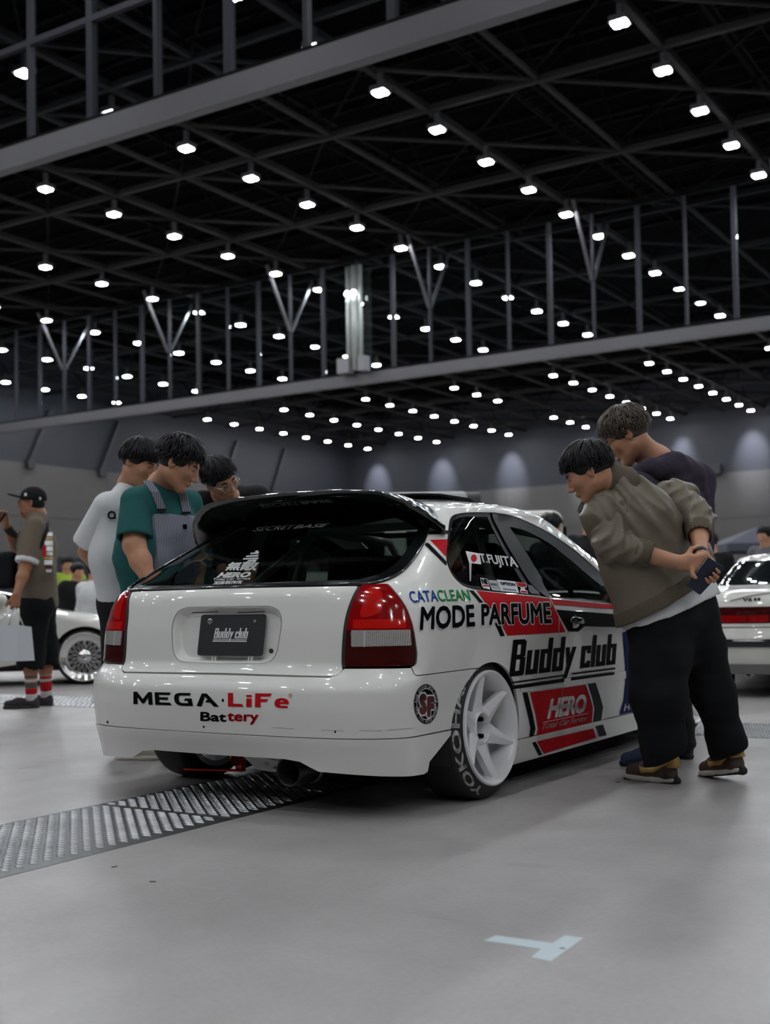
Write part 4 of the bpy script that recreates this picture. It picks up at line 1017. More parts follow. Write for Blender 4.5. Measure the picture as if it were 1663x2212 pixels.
# lettering on the flank
text_decal('brand_lettering', 'CATA', [(860 + 88 / 3.08, 1040 + 808 / 3.08), (860 + 268 / 3.08, 1040 + 800 / 3.08), (860 + 250 / 3.08, 1040 + 724 / 3.08), (860 + 62 / 3.08, 1040 + 732 / 3.08)], HC, VBLUE, Q, bold=.015)
text_decal('brand_lettering', 'CLEAN', [(860 + 272 / 3.08, 1040 + 799 / 3.08), (860 + 482 / 3.08, 1040 + 794 / 3.08), (860 + 462 / 3.08, 1040 + 720 / 3.08), (860 + 248 / 3.08, 1040 + 724 / 3.08)], HC, VGREEN, Q, bold=.015)
for s, q in (('MODE', ((140, 992), (508, 966), (500, 818), (150, 834))), ('PARFUME', ((550, 958), (1018, 946), (1006, 806), (548, 816)))):
    qq = [(860 + x / 3.08, 1040 + y / 3.08) for x, y in q]; c = np.mean(qq, 0); big = [tuple(np.array(p) + np.sign(np.array(p) - c) * 2.2) for p in qq]
    text_decal('lettering_outline', s, big, HC, VWHITE, Q, bold=.075, off=.0022, spacing=1.02)
    text_decal('brand_lettering', s, qq, HC, VBLACK, Q, bold=.035, off=.0034, spacing=1.02)
polys, BW = buddy_polys(False)
g = [p for p in polys]
quad = [(1099, 1462), (1328, 1435), (1333, 1369), (1108, 1382)]
polys_decal('brand_lettering', g, (0, 0, BW, 1), quad, HC, VBLACK, Q, off=.002)
for P, par in ((((62, 462), (480, 403), (484, 414), (62, 474)), Q), (((532, 394), (852, 353), (855, 366), (530, 406)), D), (((70, 490), (474, 432), (470, 460), (75, 516)), Q), (((526, 426), (850, 385), (846, 405), (522, 450)), D)):
    pd('underline', px6(*P), VBLACK, par, off=.0062)
# side panel with HERO
pd('red_field', px6((222, 540), (463, 507), (464, 836), (262, 886), (282, 815), (262, 700)), VRED, Q, off=.0014)
pd('red_field', px6((466, 507), (640, 481), (672, 570), (694, 655), (684, 780), (466, 836)), VRED, D, off=.0014)
pd('stripe', px6((166, 541), (204, 540), (240, 690), (264, 812), (242, 892), (212, 897), (226, 805), (200, 680)), VBLACK, Q)
pd('stripe', px6((655, 478), (714, 466), (745, 560), (770, 650), (752, 768), (692, 782), (706, 660), (686, 570)), VSLATE, D)
pd('red_field', px6((268, 905), (690, 808), (712, 876), (320, 996)), VRED, S_, off=.0058)
pd('stripe', px6((232, 914), (258, 906), (308, 1002), (284, 1010)), VBLACK, S_, off=.0058)
pd('stripe', px6((706, 792), (762, 778), (790, 858), (736, 870)), VSLATE, S_, off=.0058)
hq = [(1080 + x / 3.465, 1340 + y / 3.465) for x, y in ((345, 742), (635, 690), (650, 548), (378, 584))]
text_decal('brand_lettering', 'HERO', hq, HC, VWHITE, Q, bold=.05, off=.003, spacing=.95)
pd('underline', px6((314, 762), (654, 694), (654, 698), (314, 766)), VWHITE, Q, off=.003)
text_decal('brand_lettering', 'Total Car Service', [(1080 + x / 3.465, 1340 + y / 3.465) for x, y in ((306, 818), (640, 748), (646, 712), (316, 772))], HC, VWHITE, Q, bold=.012, shear=.25, off=.003)
# door: blue panel with white wing and name
bp = px6((915, 85), (1010, 80), (1150, 70), (1160, 300), (1140, 470), (1165, 640), (1040, 672), (890, 705), (924, 590), (940, 430), (935, 330))
pd('blue_panel', bp, VNAVY, D, off=.005)
for k in range(3):
    x0 = 965 + k * 42
    pd('white_wing', px6((x0, 190 + k * 10), (x0 + 26, 200 + k * 8), (x0 + 20, 380), (x0 + 16, 520), (x0 - 8, 548), (x0 - 12, 515), (x0 - 2, 380)), VWHITE, D, off=.0068)
text_decal('brand_lettering', 'HONDA', [(1080 + x / 3.465, 1340 + y / 3.465) for x, y in ((916, 680), (1120, 634), (1122, 590), (926, 624))], HC, VWHITE, D, bold=.03, off=.0068)
# handle script
hx = lambda *P: np.array([(1200 + x / 27.7, 1300 + y / 27.7) for x, y in P])
pd('handle_script', hx((880, 975), (1040, 985), (1040, 1010), (880, 1005)), VGREY, D, off=.024); pd('handle_script', hx((1040, 960), (1130, 990), (1130, 1050), (1040, 1030)), VWHITE, D, off=.024); pd('handle_script', hx((1200, 985), (1420, 1060), (1390, 1130), (1190, 1065)), VWHITE, D, off=.024)
# quarter glass
fl = px5((447, 463), (540, 480), (552, 553), (470, 542)); pd('flag', fl, VWHITE, GQ, off=.001)
c = px5((501, 512))[0]; pd('flag_disc', [c + [6.4 * math.cos(a), 8.2 * math.sin(a)] for a in np.linspace(0, 6.2832, 25)[:-1]], VRED, GQ, off=.002)
pd('flag_pole', px5((470, 540), (487, 544), (483, 664), (474, 662)), VGREY, GQ, off=.001)
text_decal('driver_name', 'T.FUJITA', px5((556, 555), (806, 594), (776, 504), (534, 478)), HC, VWHITE, GQ, bold=.03, off=.001)
hs = lambda *P: np.array([(1020 + x / 10.394, 1230 + y / 10.394) for x, y in P])
pd('sticker', hs((172, 188), (330, 212), (385, 400), (395, 450), (250, 425), (212, 380)), VWHITE, GQ, off=.001)
text_decal('sticker_print', 'NE', hs((222, 335), (356, 345), (322, 222), (180, 205)), HC, VBLACK, GQ, bold=.08, off=.002)
pd('sticker_print', hs((222, 352), (366, 362), (376, 392), (232, 380)), VRED, GQ, off=.002)
pd('sticker', hs((350, 238), (545, 255), (625, 488), (440, 468)), VGREY, GQ, off=.001)
for k in range(5):
    x = 400 + k * 29; pd('sticker_print', hs((x, 305 + k * 3), (x + 16, 306 + k * 3), (x + 36, 366 + k * 3), (x + 20, 365 + k * 3)), VSLATE, GQ, off=.002)
pd('sticker_print', hs((435, 408), (580, 425), (583, 432), (437, 416)), VSLATE, GQ, off=.002)
pd('sticker', hs((545, 230), (965, 275), (1050, 530), (635, 490)), VWHITE, GQ, off=.001)
text_decal('sticker_print', 'OPTION', hs((640, 350), (970, 385), (950, 310), (605, 280)), HC, VNAVY, GQ, bold=.06, off=.002)
for k in range(8):
    x = 690 + k * 36; pd('sticker_print', hs((x, 430 + k * 4), (x + 22, 426 + k * 4), (x + 28, 458 + k * 4), (x + 6, 462 + k * 4)), VBLUE, GQ, off=.002)
pd('sticker', hs((985, 280), (1205, 310), (1222, 400), (1175, 415), (1190, 465), (1235, 480), (1248, 545), (1085, 535), (1065, 470), (1090, 450), (1070, 400), (1010, 380)), VWHITE, GQ, off=.001)
pd('sticker_print', hs((998, 290), (1195, 322), (1205, 388), (1110, 398), (1015, 370)), VRED, GQ, off=.002)
pd('sticker_print', hs((1078, 480), (1222, 490), (1235, 528), (1092, 522)), VRED, GQ, off=.002)
pd('sticker', hs((1240, 345), (1435, 375), (1500, 480), (1505, 560), (1320, 545), (1270, 480)), mat('vinyl_dark_grey', (.14, .14, .15), rough=.5), GQ, off=.001)
# rear bumper lettering
def q1(*P): return [tuple(p) for p in px1(*P)]
# wide square-shouldered capitals drawn as outlines: unit height, width first
GM = {'M': (1.55, [[(0, 0), (0, 1), (.30, 1), (.78, .42), (1.26, 1), (1.55, 1), (1.55, 0), (1.22, 0), (1.22, .55), (.86, .08), (.70, .08), (.33, .55), (.33, 0)]]),
      'E': (1.32, [[(0, 0), (0, 1), (1.32, 1), (1.22, .80), (.34, .80), (.34, .60), (1.10, .60), (1.0, .41), (.34, .41), (.34, .20), (1.18, .20), (1.30, 0)]]),
      'G': (1.45, [[(.45, 0), (.18, .08), (.04, .26), (0, .5), (.05, .75), (.20, .92), (.50, 1), (1.42, 1), (1.30, .80), (.60, .80), (.42, .74), (.36, .5), (.42, .26), (.60, .20), (1.06, .20), (1.06, .38), (.76, .38), (.90, .57), (1.40, .57), (1.40, 0)]]),
      'A': (1.70, [[(0, 0), (.62, 1), (1.02, 1), (1.70, 0), (1.32, 0), (1.10, .30), (.74, .30), (.88, .50), (.98, .50), (.80, .76), (.38, 0)]]),
      'L': (1.25, [[(0, 0), (0, 1), (.42, 1), (.42, .22), (1.14, .22), (1.25, 0)]]),
      'i': (.46, [[(0, 0), (0, .62), (.42, .62), (.42, 0)], [(0, .72), (0, .88), (.42, .88), (.42, .72)]]),
      'F': (1.25, [[(0, 0), (0, 1), (1.25, 1), (1.13, .79), (.42, .79), (.42, .60), (1.0, .60), (.86, .40), (.42, .40), (.42, 0)]]),
      'e': (1.05, [[(.38, 0), (.14, .06), (.02, .18), (0, .34), (.04, .5), (.16, .62), (.40, .69), (.66, .69), (.90, .62), (1.02, .48), (1.05, .28), (.40, .28), (.40, .20), (.50, .16), (.94, .16), (1.02, 0)], [(.40, .42), (.66, .42), (.62, .52), (.44, .52)]])}
def wide(word, quad, m, gap=.22):
    x = 0; V = []; T = []
    for ch in word:
        w_, loops = GM[ch]; L = [np.array(q, float) + [x, 0] for q in loops]
        for grp in ([L] if ch == 'e' else [[q] for q in L]):
            v, t = tri_fill(grp, .3); T.append(t + sum(len(k) for k in V)); V.append(v)
        x += w_ + gap
    V = np.vstack(V); T = np.vstack(T); Hm = homog([(0, 0), (x - gap, 0), (x - gap, 1), (0, 1)], quad)
    return decal('brand_lettering', V, T, lambda q: hmap(Hm, q), HC, m, rear_bumper, .002)
wide('MEGA', q1((232, 1025), (626, 1038), (610, 978), (232, 968)), VBLACK)
c = px1((643, 1008))[0]; pd('brand_dot', [c + [2.6 * math.cos(a), 3.6 * math.sin(a)] for a in np.linspace(0, 6.28, 17)[:-1]], VBLACK, rear_bumper)
wide('LiFe', q1((667, 1036), (946, 1044), (950, 978), (667, 974)), VRED)
c = px1((954, 986))[0]
pd('trademark_ring', [[c + [4 * math.cos(a), 4.8 * math.sin(a)] for a in np.linspace(0, 6.28, 21)[:-1]], [c + [3.3 * math.cos(a), 4.0 * math.sin(a)] for a in np.linspace(0, 6.28, 21)[:-1]]], VRED, rear_bumper)
text_decal('trademark', 'R', q1((951, 992), (958, 992), (958, 980), (951, 980)), HC, VRED, rear_bumper)
text_decal('brand_lettering', 'Bat', q1((540, 1103), (660, 1107), (660, 1064), (540, 1060)), HC, VBLACK, rear_bumper, bold=.03)
text_decal('brand_lettering', 'tery', q1((664, 1118), (808, 1120), (808, 1068), (664, 1065)), HC, VRED, rear_bumper, bold=.03)
# round badge on the bumper corner
bc = px1((1577, 1025))[0]; ax_ = np.array([[26, -3.0], [0, 43]])
def bmap(q): return bc + np.c_[q[:, 0] * 26, -q[:, 0] * 0 - q[:, 1] * 43]
def disc(r, n=48): return [(r * math.cos(a), r * math.sin(a)) for a in np.linspace(0, 2 * math.pi, n + 1)[:-1]]
def badge(name, loops, m, off):
    V, T = tri_fill([np.array(L) for L in loops], .2, .12); return decal(name, V, T, bmap, HC, m, rear_bumper, off)
bd = badge('round_badge', [disc(1.0)], VBLACK, .0015)
badge('badge_ring', [disc(.80), disc(.765)], VWHITE, .0025)
def arc_text(s, r, a0, a1, top, h=.13):
    for i, ch in enumerate(s):
        if ch == ' ': continue
        a = math.radians(a0 + (a1 - a0) * i / (len(s) - 1)); V, T, asp = text2d(ch, .03)
        w = h * .62 * (0.4 if ch == 'I' else 1); u = (V[:, 0] - .5) * w; v = (V[:, 1] - .5) * h * (1 if top else -1)
        if not top: u = -u * -1
        rr = r + v; an = a - u / r * (1 if top else -1)
        P = np.c_[rr * np.cos(an), rr * np.sin(an)]
        decal('badge_lettering', P, T if top else T[:, ::-1], bmap, HC, VWHITE, rear_bumper, .0025)
arc_text('RAGE EMOTION EPIC STYLE', .885, 172, 8, True)
arc_text('TOTAL OTAKU DESIGN FACTORY', .885, 190, 350, False)
DKR = mat('vinyl_dark_red', (.10, .012, .014), rough=.4)
for ch, x0, y0, m_ in (('S', -.62, -.55, DKR), ('F', .02, -.68, DKR)):
    V, T, asp = text2d(ch, .14); Vb = np.c_[x0 + V[:, 0] * .66, y0 + V[:, 1] * 1.1]; c_ = Vb.mean(0)
    decal('badge_letter_outline', c_ + (Vb - c_) * [1.16, 1.12], T, bmap, HC, VWHITE, rear_bumper, .0025)
    V, T, asp = text2d(ch, .09); Vb = np.c_[x0 + .02 + V[:, 0] * .62, y0 + .02 + V[:, 1] * 1.06]
    decal('badge_letter', Vb, T, bmap, HC, m_, rear_bumper, .0035)
# rear window stickers
RG = rear_glass
text_decal('window_lettering', 'SECRET', q1((778, 232), (962, 220), (976, 202), (800, 212)), HC, VGREY, RG, shear=.2, off=.002)
text_decal('window_lettering', 'BASE', q1((966, 219), (1112, 211), (1136, 194), (984, 202)), HC, VWHITE, RG, bold=.02, shear=.2, off=.002)
text_decal('window_lettering', '無敵', q1((652, 412), (796, 412), (815, 366), (674, 374)), HC, VWHITE, RG, bold=.035, off=.002)
text_decal('window_lettering', 'HERO', q1((612, 446), (764, 443), (777, 418), (630, 421)), HC, VWHITE, RG, bold=.06, shear=.2, off=.002)
text_decal('window_lettering', 'Total Car Service', q1((598, 458), (768, 453), (772, 443), (600, 447)), HC, VWHITE, RG, bold=.02, shear=.2, off=.002)
text_decal('window_lettering', '加藤製作所', q1((597, 477), (728, 474), (738, 457), (606, 460)), HC, VWHITE, RG, bold=.02, off=.002)
for k, (a, b, w) in enumerate(((772, 330, 36), (752, 343, 56), (738, 355, 70), (760, 364, 40))):
    pd('window_logo', px1((a, b), (a + w, b - 3), (a + w - 3, b + 5), (a - 4, b + 7)), VGREY, RG, off=.002)
c = px1((800, 328))[0]; pd('window_logo', [c + [4.5 * math.cos(a), 4 * math.sin(a)] for a in np.linspace(0, 6.28, 15)[:-1]], VGREY, RG, off=.002)
# ------------------------------------------------------------------ other vehicles
def contour(H, z, n=50, eps=.003):
    a, b = float(H.yr(z)) + eps, float(H.yf(z)) - eps; t = .5 - .5 * np.cos(np.linspace(0, math.pi, n)); y = a + (b - a) * t; w = H.W(y, z)
    return np.vstack([np.c_[w, y], np.c_[-w[::-1], y[::-1]]])
def simple_car(root, H, paint, ax_r, ax_f, arch, zs, zw, zb, zr, wheel_r, glassm, pillars=()):
    """lower shell front and rear, shoulder/bonnet deck, glass band, roof"""
    ym = .5 * (ax_r + ax_f); P = {}
    def side_pts(fn, c, sgn):
        a = np.radians(np.linspace(180, 0, 20) if sgn > 0 else np.linspace(0, 180, 20)); y = c + arch * np.cos(a); z = wheel_r + arch * np.sin(a); k = z > zs + .01; return y[k], z[k]
    for key, fn, c, fl in (('rear_body', H.uz, ax_r, False), ('front_body', H.vz, ax_f, True)):
        U = (lambda y, z: H.W(y, z) + y - H.yr(z)) if not fl else (lambda y, z: H.W(y, z) + H.yf(z) - y)
        ya, za = side_pts(fn, c, -1 if not fl else 1)
        if fl: o = np.argsort(-ya)
        else: o = np.argsort(ya)
        ya, za = ya[o], za[o]
        half = [(0, zs + .05)] + [(float(U(np.array(y), np.array(zs + .02))), zs + .02) for y in ((.25,) if not fl else (float(H.yf(.3)) - .3,))]
        half += [(float(U(np.array(y), np.array(z))), z) for y, z in zip(ya, za)] + [(float(U(np.array(ym), np.array(z))), z) for z in (zs, zw)] + [(float(U(np.array(y), np.array(zw))), zw) for y in (np.linspace(ym, ax_r - .3, 6)[1:] if not fl else np.linspace(ym, ax_f + .2, 6)[1:])] + [(0, zw)]
        P[key] = panel(key, [sym(half)] if not fl else [sym(half)], fn, H, paint, root, grid=.06, dens=.04, flip=fl, flange=.02)
    P['shoulder'] = panel('shoulder_deck', [contour(H, zw), contour(H, zb)], lambda x, y: H.xy(x, y, zw - .08), H, paint, root, grid=.06, flange=0)
    g = []
    for key, fn, fl in (('rear_glazing', H.uz, False), ('front_glazing', H.vz, True)):
        U = (lambda y, z: H.W(y, z) + y - H.yr(z)) if not fl else (lambda y, z: H.W(y, z) + H.yf(z) - y)
        zz = np.linspace(zb, zr, 8); half = np.vstack([[(0, zb)], [(float(U(np.array(ym), np.array(z))), z) for z in zz], [(0, zr)]])
        P[key] = panel(key, [sym(half)], fn, H, glassm, root, grid=.045, dens=.04, flip=fl, flange=0)
    P['roof'] = panel('roof', [contour(H, zr)], lambda x, y: H.xy(x, y, zr - .02), H, paint, root, grid=.07, flange=0)
    mb = MB(); mb.box((0, ym, zs + .05), (H.W(np.array([ym]), np.array([.4]))[0] * 1.5, (ax_f - ax_r) + .6, .1)); mb.build('underside', FLM, root)
    for s in (1, -1):
        for yc in (ax_r, ax_f):
            m = MB(); xs = [s * (H.W(np.array([yc]), np.array([.5]))[0] - .03), s * .4]
            for xx in xs:
                for k in range(17): a = math.radians(-20 + 220 * k / 16); m.V.append((xx, yc + (arch + .01) * math.cos(a), wheel_r + (arch + .01) * math.sin(a)))
            m.F = [[k, k + 1, 18 + k, 17 + k] for k in range(16)] + [[17 + k for k in range(17)]]; m.M = [0] * 17; m.build('wheel_well', FLM, root)
    return P
# --- white coupe with polished mesh wheels
PAINT2 = mat('ivory_paint', (.62, .61, .57), rough=.3, coat=1.0)
BG = mat('dark_glass', (.010, .013, .015), rough=.06, coat=1.0)
wheel_w = on_floor(183, 1479); rot = -math.radians(43.5); cr, sr = math.cos(rot), math.sin(rot)
loc = np.array([.80, 3.45, 0]); org = wheel_w - np.array([cr * loc[0] - sr * loc[1], sr * loc[0] + cr * loc[1], 0]); org[2] = 0
HL_ = Hull(yr=[(.05, .1), (.3, .02), (.55, .02), (.75, .08), (.82, .25), (.86, .75), (1.0, 1.0), (1.12, 1.25), (1.16, 1.45), (1.2, 1.8)],
           yf=[(.05, 4.2), (.3, 4.3), (.5, 4.28), (.6, 4.2), (.68, 4.0), (.74, 3.6), (.79, 3.2), (.83, 3.12), (.86, 3.02), (1.0, 2.62), (1.12, 2.3), (1.16, 2.15), (1.2, 1.85)],
           w=[(.05, .74), (.15, .80), (.35, .82), (.6, .825), (.74, .81), (.82, .76), (.86, .72), (1.0, .65), (1.12, .57)],
           Lr=[(.05, .3), (1.2, .4)], Lf=[(.05, .5), (.7, .7), (.85, .5), (1.2, .4)], shear=[(0, 0), (2, .0), (4.4, .06)], taper=[(0, .96), (2.2, 1), (4.3, .93)], ztop=1.2, w_top0=1.12, org=org, rotz=rot)
coupe = thing('coupe_car', 'white low coupe with polished multi-spoke mesh wheels and dark windows', 'car', org, rot)
simple_car(coupe, HL_, PAINT2, .85, 3.45, .335, .15, .70, .845, 1.10, .275, BG)
for s in (1, -1):
    U_ = lambda y, z: float(HL_.W(np.array(y), np.array(z)) + y - HL_.yr(z)); L = np.array([(U_(2.0, .845), .845), (U_(2.12, .845), .845), (U_(1.98, 1.1), 1.1), (U_(1.88, 1.1), 1.1)]) * [s, 1]
    panel('pillar', [L if s > 0 else L[::-1]], HL_.uz, HL_, PAINT2, coupe, off=.004, flange=.004, grid=.05)
    d = [(U_(y, z), z) for y, z in ((2.62, .2), (2.60, .7), (2.605, .7), (2.625, .2))]
    MB().tube([HL_.side(np.array([y]), np.array([z]))[0] * [s, 1, 1] + [s * .004, 0, 0] for y, z in ((.4, .50), (1.2, .50))], .008, 6).build('side_moulding', CHROME, coupe)
    MB().tube([HL_.side(np.array([y]), np.array([.848]))[0] * [s, 1, 1] + [s * .004, 0, 0] for y in np.linspace(1.1, 2.9, 12)], .010, 6).build('belt_moulding', CHROME, coupe)
    mp_ = HL_.side(np.array([2.6]), np.array([.86]))[0]; m = MB().lathe([(-.08, .001), (-.06, .05), (0, .065), (.06, .05), (.08, .001)], 14, 'y', (s * (mp_[0] + .10), 2.6, .90)); m.box((s * (mp_[0] + .03), 2.6, .875), (.12, .05, .04)); m.build('wing_mirror', PAINT2, coupe, smooth=True)
def mesh_wheel(root, c, s, lip=.252):
    sg = lambda x: s * x; c = np.array(c, float)
    def lat(prof, n=48): return MB().lathe([(s * a, r) for a, r in prof], n, 'x', c)
    r = fix_normals(lat([(-.02, lip + .008), (0, lip + .004), (0, lip - .004), (-.02, lip - .016), (-.06, .178), (-.055, .170), (-.10, .165), (-.16, .17)]).build('wheel', mat('polished_lip', (.78, .78, .76), rough=.12, metal=.85), root, smooth=True, label='polished deep-dish mesh wheel'))
    fix_normals(lat([(-.012, lip), (-.02, lip + .012), (-.05, .285), (-.08, .292), (-.2, .292), (-.22, .25)]).build('tyre', TYRE, r, smooth=True))
    g = MB()
    for k in range(16):
        for q in (-1, 1):
            a0 = 2 * math.pi * k / 16; a1 = a0 + q * math.pi / 8 * .9
            g.bar(c + [s * -.030, .055 * math.cos(a0), .055 * math.sin(a0)], c + [s * -.052, .170 * math.cos(a1), .170 * math.sin(a1)], .007, .012)
    g.build('mesh_spokes', mat('spoke_silver', (.55, .55, .53), rough=.25, metal=.9), r)
    lat([(-.05, .075), (-.025, .065), (-.02, .04), (-.015, .035), (-.012, .022), (-.02, .018), (-.02, .001)], 24).build('hub_cap', CHROME, r, smooth=True)
    lat([(-.12, .168), (-.12, .001)], 24).build('wheel_back', FLM, r)
    b = MB()
    for k in range(24): a = 2 * math.pi * k / 24; b.tube([c + [s * -.05, .174 * math.cos(a), .174 * math.sin(a)], c + [s * -.042, .174 * math.cos(a), .174 * math.sin(a)]], .004, 6)
    b.build('rim_bolts', CHROME, r)
for s in (1, -1):
    for y in (.85, 3.45): mesh_wheel(coupe, (s * .80, y, .292), s)
# --- white coupe seen from the rear, red lamp bar
c0 = at(1742, 1300, 9.25); rot = math.radians(12.5); org = np.array([c0[0], c0[1], 0])
HS = Hull(yr=[(.05, .08), (.18, .04), (.3, .0), (.48, .0), (.52, .03), (.58, .05), (.73, .06), (.80, .10), (.86, .16), (.885, .45), (.93, .62), (1.08, .98), (1.14, 1.15), (1.18, 1.35), (1.22, 1.75)],
          yf=[(.05, 4.4), (.3, 4.5), (.6, 4.42), (.7, 4.1), (.8, 3.4), (.86, 3.15), (.93, 2.95), (1.08, 2.5), (1.14, 2.3), (1.18, 2.1), (1.22, 1.8)],
          w=[(.05, .74), (.18, .82), (.4, .85), (.6, .855), (.76, .84), (.86, .77), (.93, .73), (1.08, .64), (1.14, .60)],
          Lr=[(.05, .25), (.8, .25), (.9, .35), (1.22, .5)], Lf=[(.05, .5), (1.22, .5)], shear=[(0, 0), (4.5, .05)], taper=[(0, .97), (2.2, 1), (4.5, .94)], ztop=1.22, w_top0=1.14, org=org, rotz=rot)
sedan = thing('coupe_car', 'white coupe with a full-width red tail lamp bar and black bumper strip', 'car', org, rot)
P_ = simple_car(sedan, HS, PAINT2, .95, 3.5, .34, .17, .76, .90, 1.12, .30, BG)
LB_ = panel('tail_lamp_bar', [rounded(np.array([(-.80, .590), (.80, .590), (.80, .722), (-.80, .722)]), .03)], HS.uz, HS, LENS_D, sedan, off=.004, flange=.01, grid=.06, label='full-width red lamp bar')
panel('lamp_lower_band', [np.array([(-.78, .598), (.78, .598), (.78, .655), (-.78, .655)])], HS.uz, HS, LENS_R, LB_, off=.006, flange=0, grid=.06)
for x in (-.46, -.28, .28, .46): panel('lamp_divider', [np.array([(x - .006, .595), (x + .006, .595), (x + .006, .718), (x - .006, .718)])], HS.uz, HS, LENS_D, LB_, off=.008, flange=.002, grid=.05)
panel('bumper_strip', [np.array([(-.95, .405), (.95, .405), (.95, .448), (-.95, .448)])], HS.uz, HS, RUBBER, sedan, off=.010, flange=.01, grid=.06)
panel('bumper_chrome', [np.array([(-.95, .450), (.95, .450), (.95, .466), (-.95, .466)])], HS.uz, HS, CHROME, sedan, off=.012, flange=.01, grid=.06)
panel('bumper_seam', [np.array([(-.92, .555), (.92, .555), (.92, .562), (-.92, .562)])], HS.uz, HS, FLM, sedan, off=.002, flange=0, grid=.06)
panel('bumper_lower', [np.array([(-.8, .19), (.8, .19), (.8, .27), (-.8, .27)])], HS.uz, HS, mat('valance_grey', (.18, .175, .17), rough=.4), sedan, off=.004, flange=.004, grid=.06)
panel('licence_recess', [rounded(np.array([(-.22, .60), (.22, .60), (.22, .71), (-.22, .71)]), .02)], HS.uz, HS, RUBBER, sedan, off=.009, flange=0, grid=.05)
for x, sx in ((-.47, 0), (-.42, 1)):
    if sx == 0:
        V2, T2, asp = text2d('V6', .03); U_ = np.c_[-.50 + V2[:, 0] * .085, .765 + V2[:, 1] * .03]; Pp = HS.uz(U_[:, 0], U_[:, 1]) + [0, -.004, 0]; mobj('rear_emblem', Pp, T2, CHROME, sedan)
    else:
        for k in range(2): MB().box(HS.uz(np.array([-.392 + k * .03]), np.array([.780]))[0] + [0, -.004, 0], (.020, .006, .028)).build('rear_emblem', SOOT, sedan)
fixed = [HS.uz(np.array([x]), np.array([.775 + .075 * (1 - (x / .62) ** 2)]))[0] + [0, -.006, 0] for x in np.linspace(-.62, .62, 25)]
MB().tube(fixed, .008, 6).build('boot_crease', PAINT2, sedan, smooth=True)
for s in (1, -1):
    for y in (.95, 3.5): mesh_wheel(sedan, (s * .84, y, .292), s)
MB().lathe([(0, .03), (0, .036), (.3, .036)], 16, 'y', (-.45, .06, .20)).build('exhaust_tip', CHROME, sedan, smooth=True)
# --- white van with a lettered roof sign, mostly hidden
vc = at(905, 1068, 14.5); vr = math.radians(-58); van = thing('van', 'white van with a lettered white sign on its roof behind the hatchback', 'van', (vc[0], vc[1], 0), vr)
b = MB().box((0, 0, 1.05), (1.5, 3.3, 1.6)).build('van_body', PAINT2, van); bevel(b, .12, 4)
MB().box((0, 1.58, 1.35), (1.3, .22, .6)).build('windscreen', BG, van)
for s in (1, -1):
    for y in (-.9, .3): MB().box((s * .745, y, 1.40), (.03, .95, .45)).build('side_window', BG, van)
    for y in (-1.05, 1.05): MB().lathe([(-.09, .001), (-.09, .27), (.09, .27), (.09, .001)], 24, 'x', (s * .68, y, .27)).build('wheel', TYRE, van)
sg = MB().box((0, 0, 2.00), (.45, 1.15, .26)).build('roof_sign', mat('sign_white', (.42, .44, .44), rough=.5), van); bevel(sg, .06, 3)
MB().lathe([(-.10, .001), (-.10, .14), (.08, .14), (.08, .001)], 20, 'y', (0, .66, 1.99)).build('sign_end_cap', RUBBER, sg)
for k in range(6): MB().box((.228, -.42 + k * .15, 2.0), (.006, .10, .11)).build('sign_letter_block', mat('sign_green_grey', (.20, .25, .22), rough=.6), sg)
for y in (-.4, .4): MB().box((0, y, 1.86), (.9, .05, .06)).build('roof_bar', DARK, van)
# --- grey canopy tent far back
tc_ = at(1638, 1137, 40.0); zt_ = float(tc_[2]); tent = thing('canopy_tent', 'slate grey pointed canopy tent standing far beyond the cars', 'tent', (tc_[0], tc_[1], 0), math.radians(32))
ez = zt_ - .62; V = [(-1.5, -1.5, ez), (1.5, -1.5, ez), (1.5, 1.5, ez), (-1.5, 1.5, ez), (0, 0, zt_), (-1.5, -1.5, ez - .25), (1.5, -1.5, ez - .25), (1.5, 1.5, ez - .25), (-1.5, 1.5, ez - .25)]
mobj('canopy_cloth', V, [[0, 1, 4], [1, 2, 4], [2, 3, 4], [3, 0, 4], [0, 5, 6, 1], [1, 6, 7, 2], [2, 7, 8, 3], [3, 8, 5, 0]], mat('canopy_slate', (.045, .048, .068), rough=.8), tent)
for x in (-1.45, 1.45):
    for y in (-1.45, 1.45): MB().box((x, y, ez / 2), (.05, .05, ez)).build('tent_leg', STEEL, tent)
# ------------------------------------------------------------------ smooth solids for figures: signed distances meshed with surface nets
def _len(D): return np.sqrt(np.einsum('ij,ij->i', D, D))
def _cone(P, a, b, r1, r2):
    a = a.astype(P.dtype); ab = (b - a).astype(P.dtype); Q = P - a; t = np.minimum(np.maximum((Q @ ab) * P.dtype.type(1 / (float(ab @ ab) + 1e-12)), 0), 1)
    Q -= t[:, None] * ab
    return _len(Q) - (P.dtype.type(r1) + P.dtype.type(r2 - r1) * t)
def _ell(P, c, r, R):
    q = (P - c.astype(P.dtype)) @ R.astype(P.dtype); k0 = _len(q / r.astype(P.dtype)); k1 = _len(q / (r * r).astype(P.dtype)) + P.dtype.type(1e-9); return k0 * (k0 - 1) / k1
def _box(P, c, h, R, rd):
    q = np.abs((P - c.astype(P.dtype)) @ R.astype(P.dtype)) - (h - rd).astype(P.dtype); return _len(np.maximum(q, 0)) + np.minimum(q.max(1), 0) - P.dtype.type(rd)
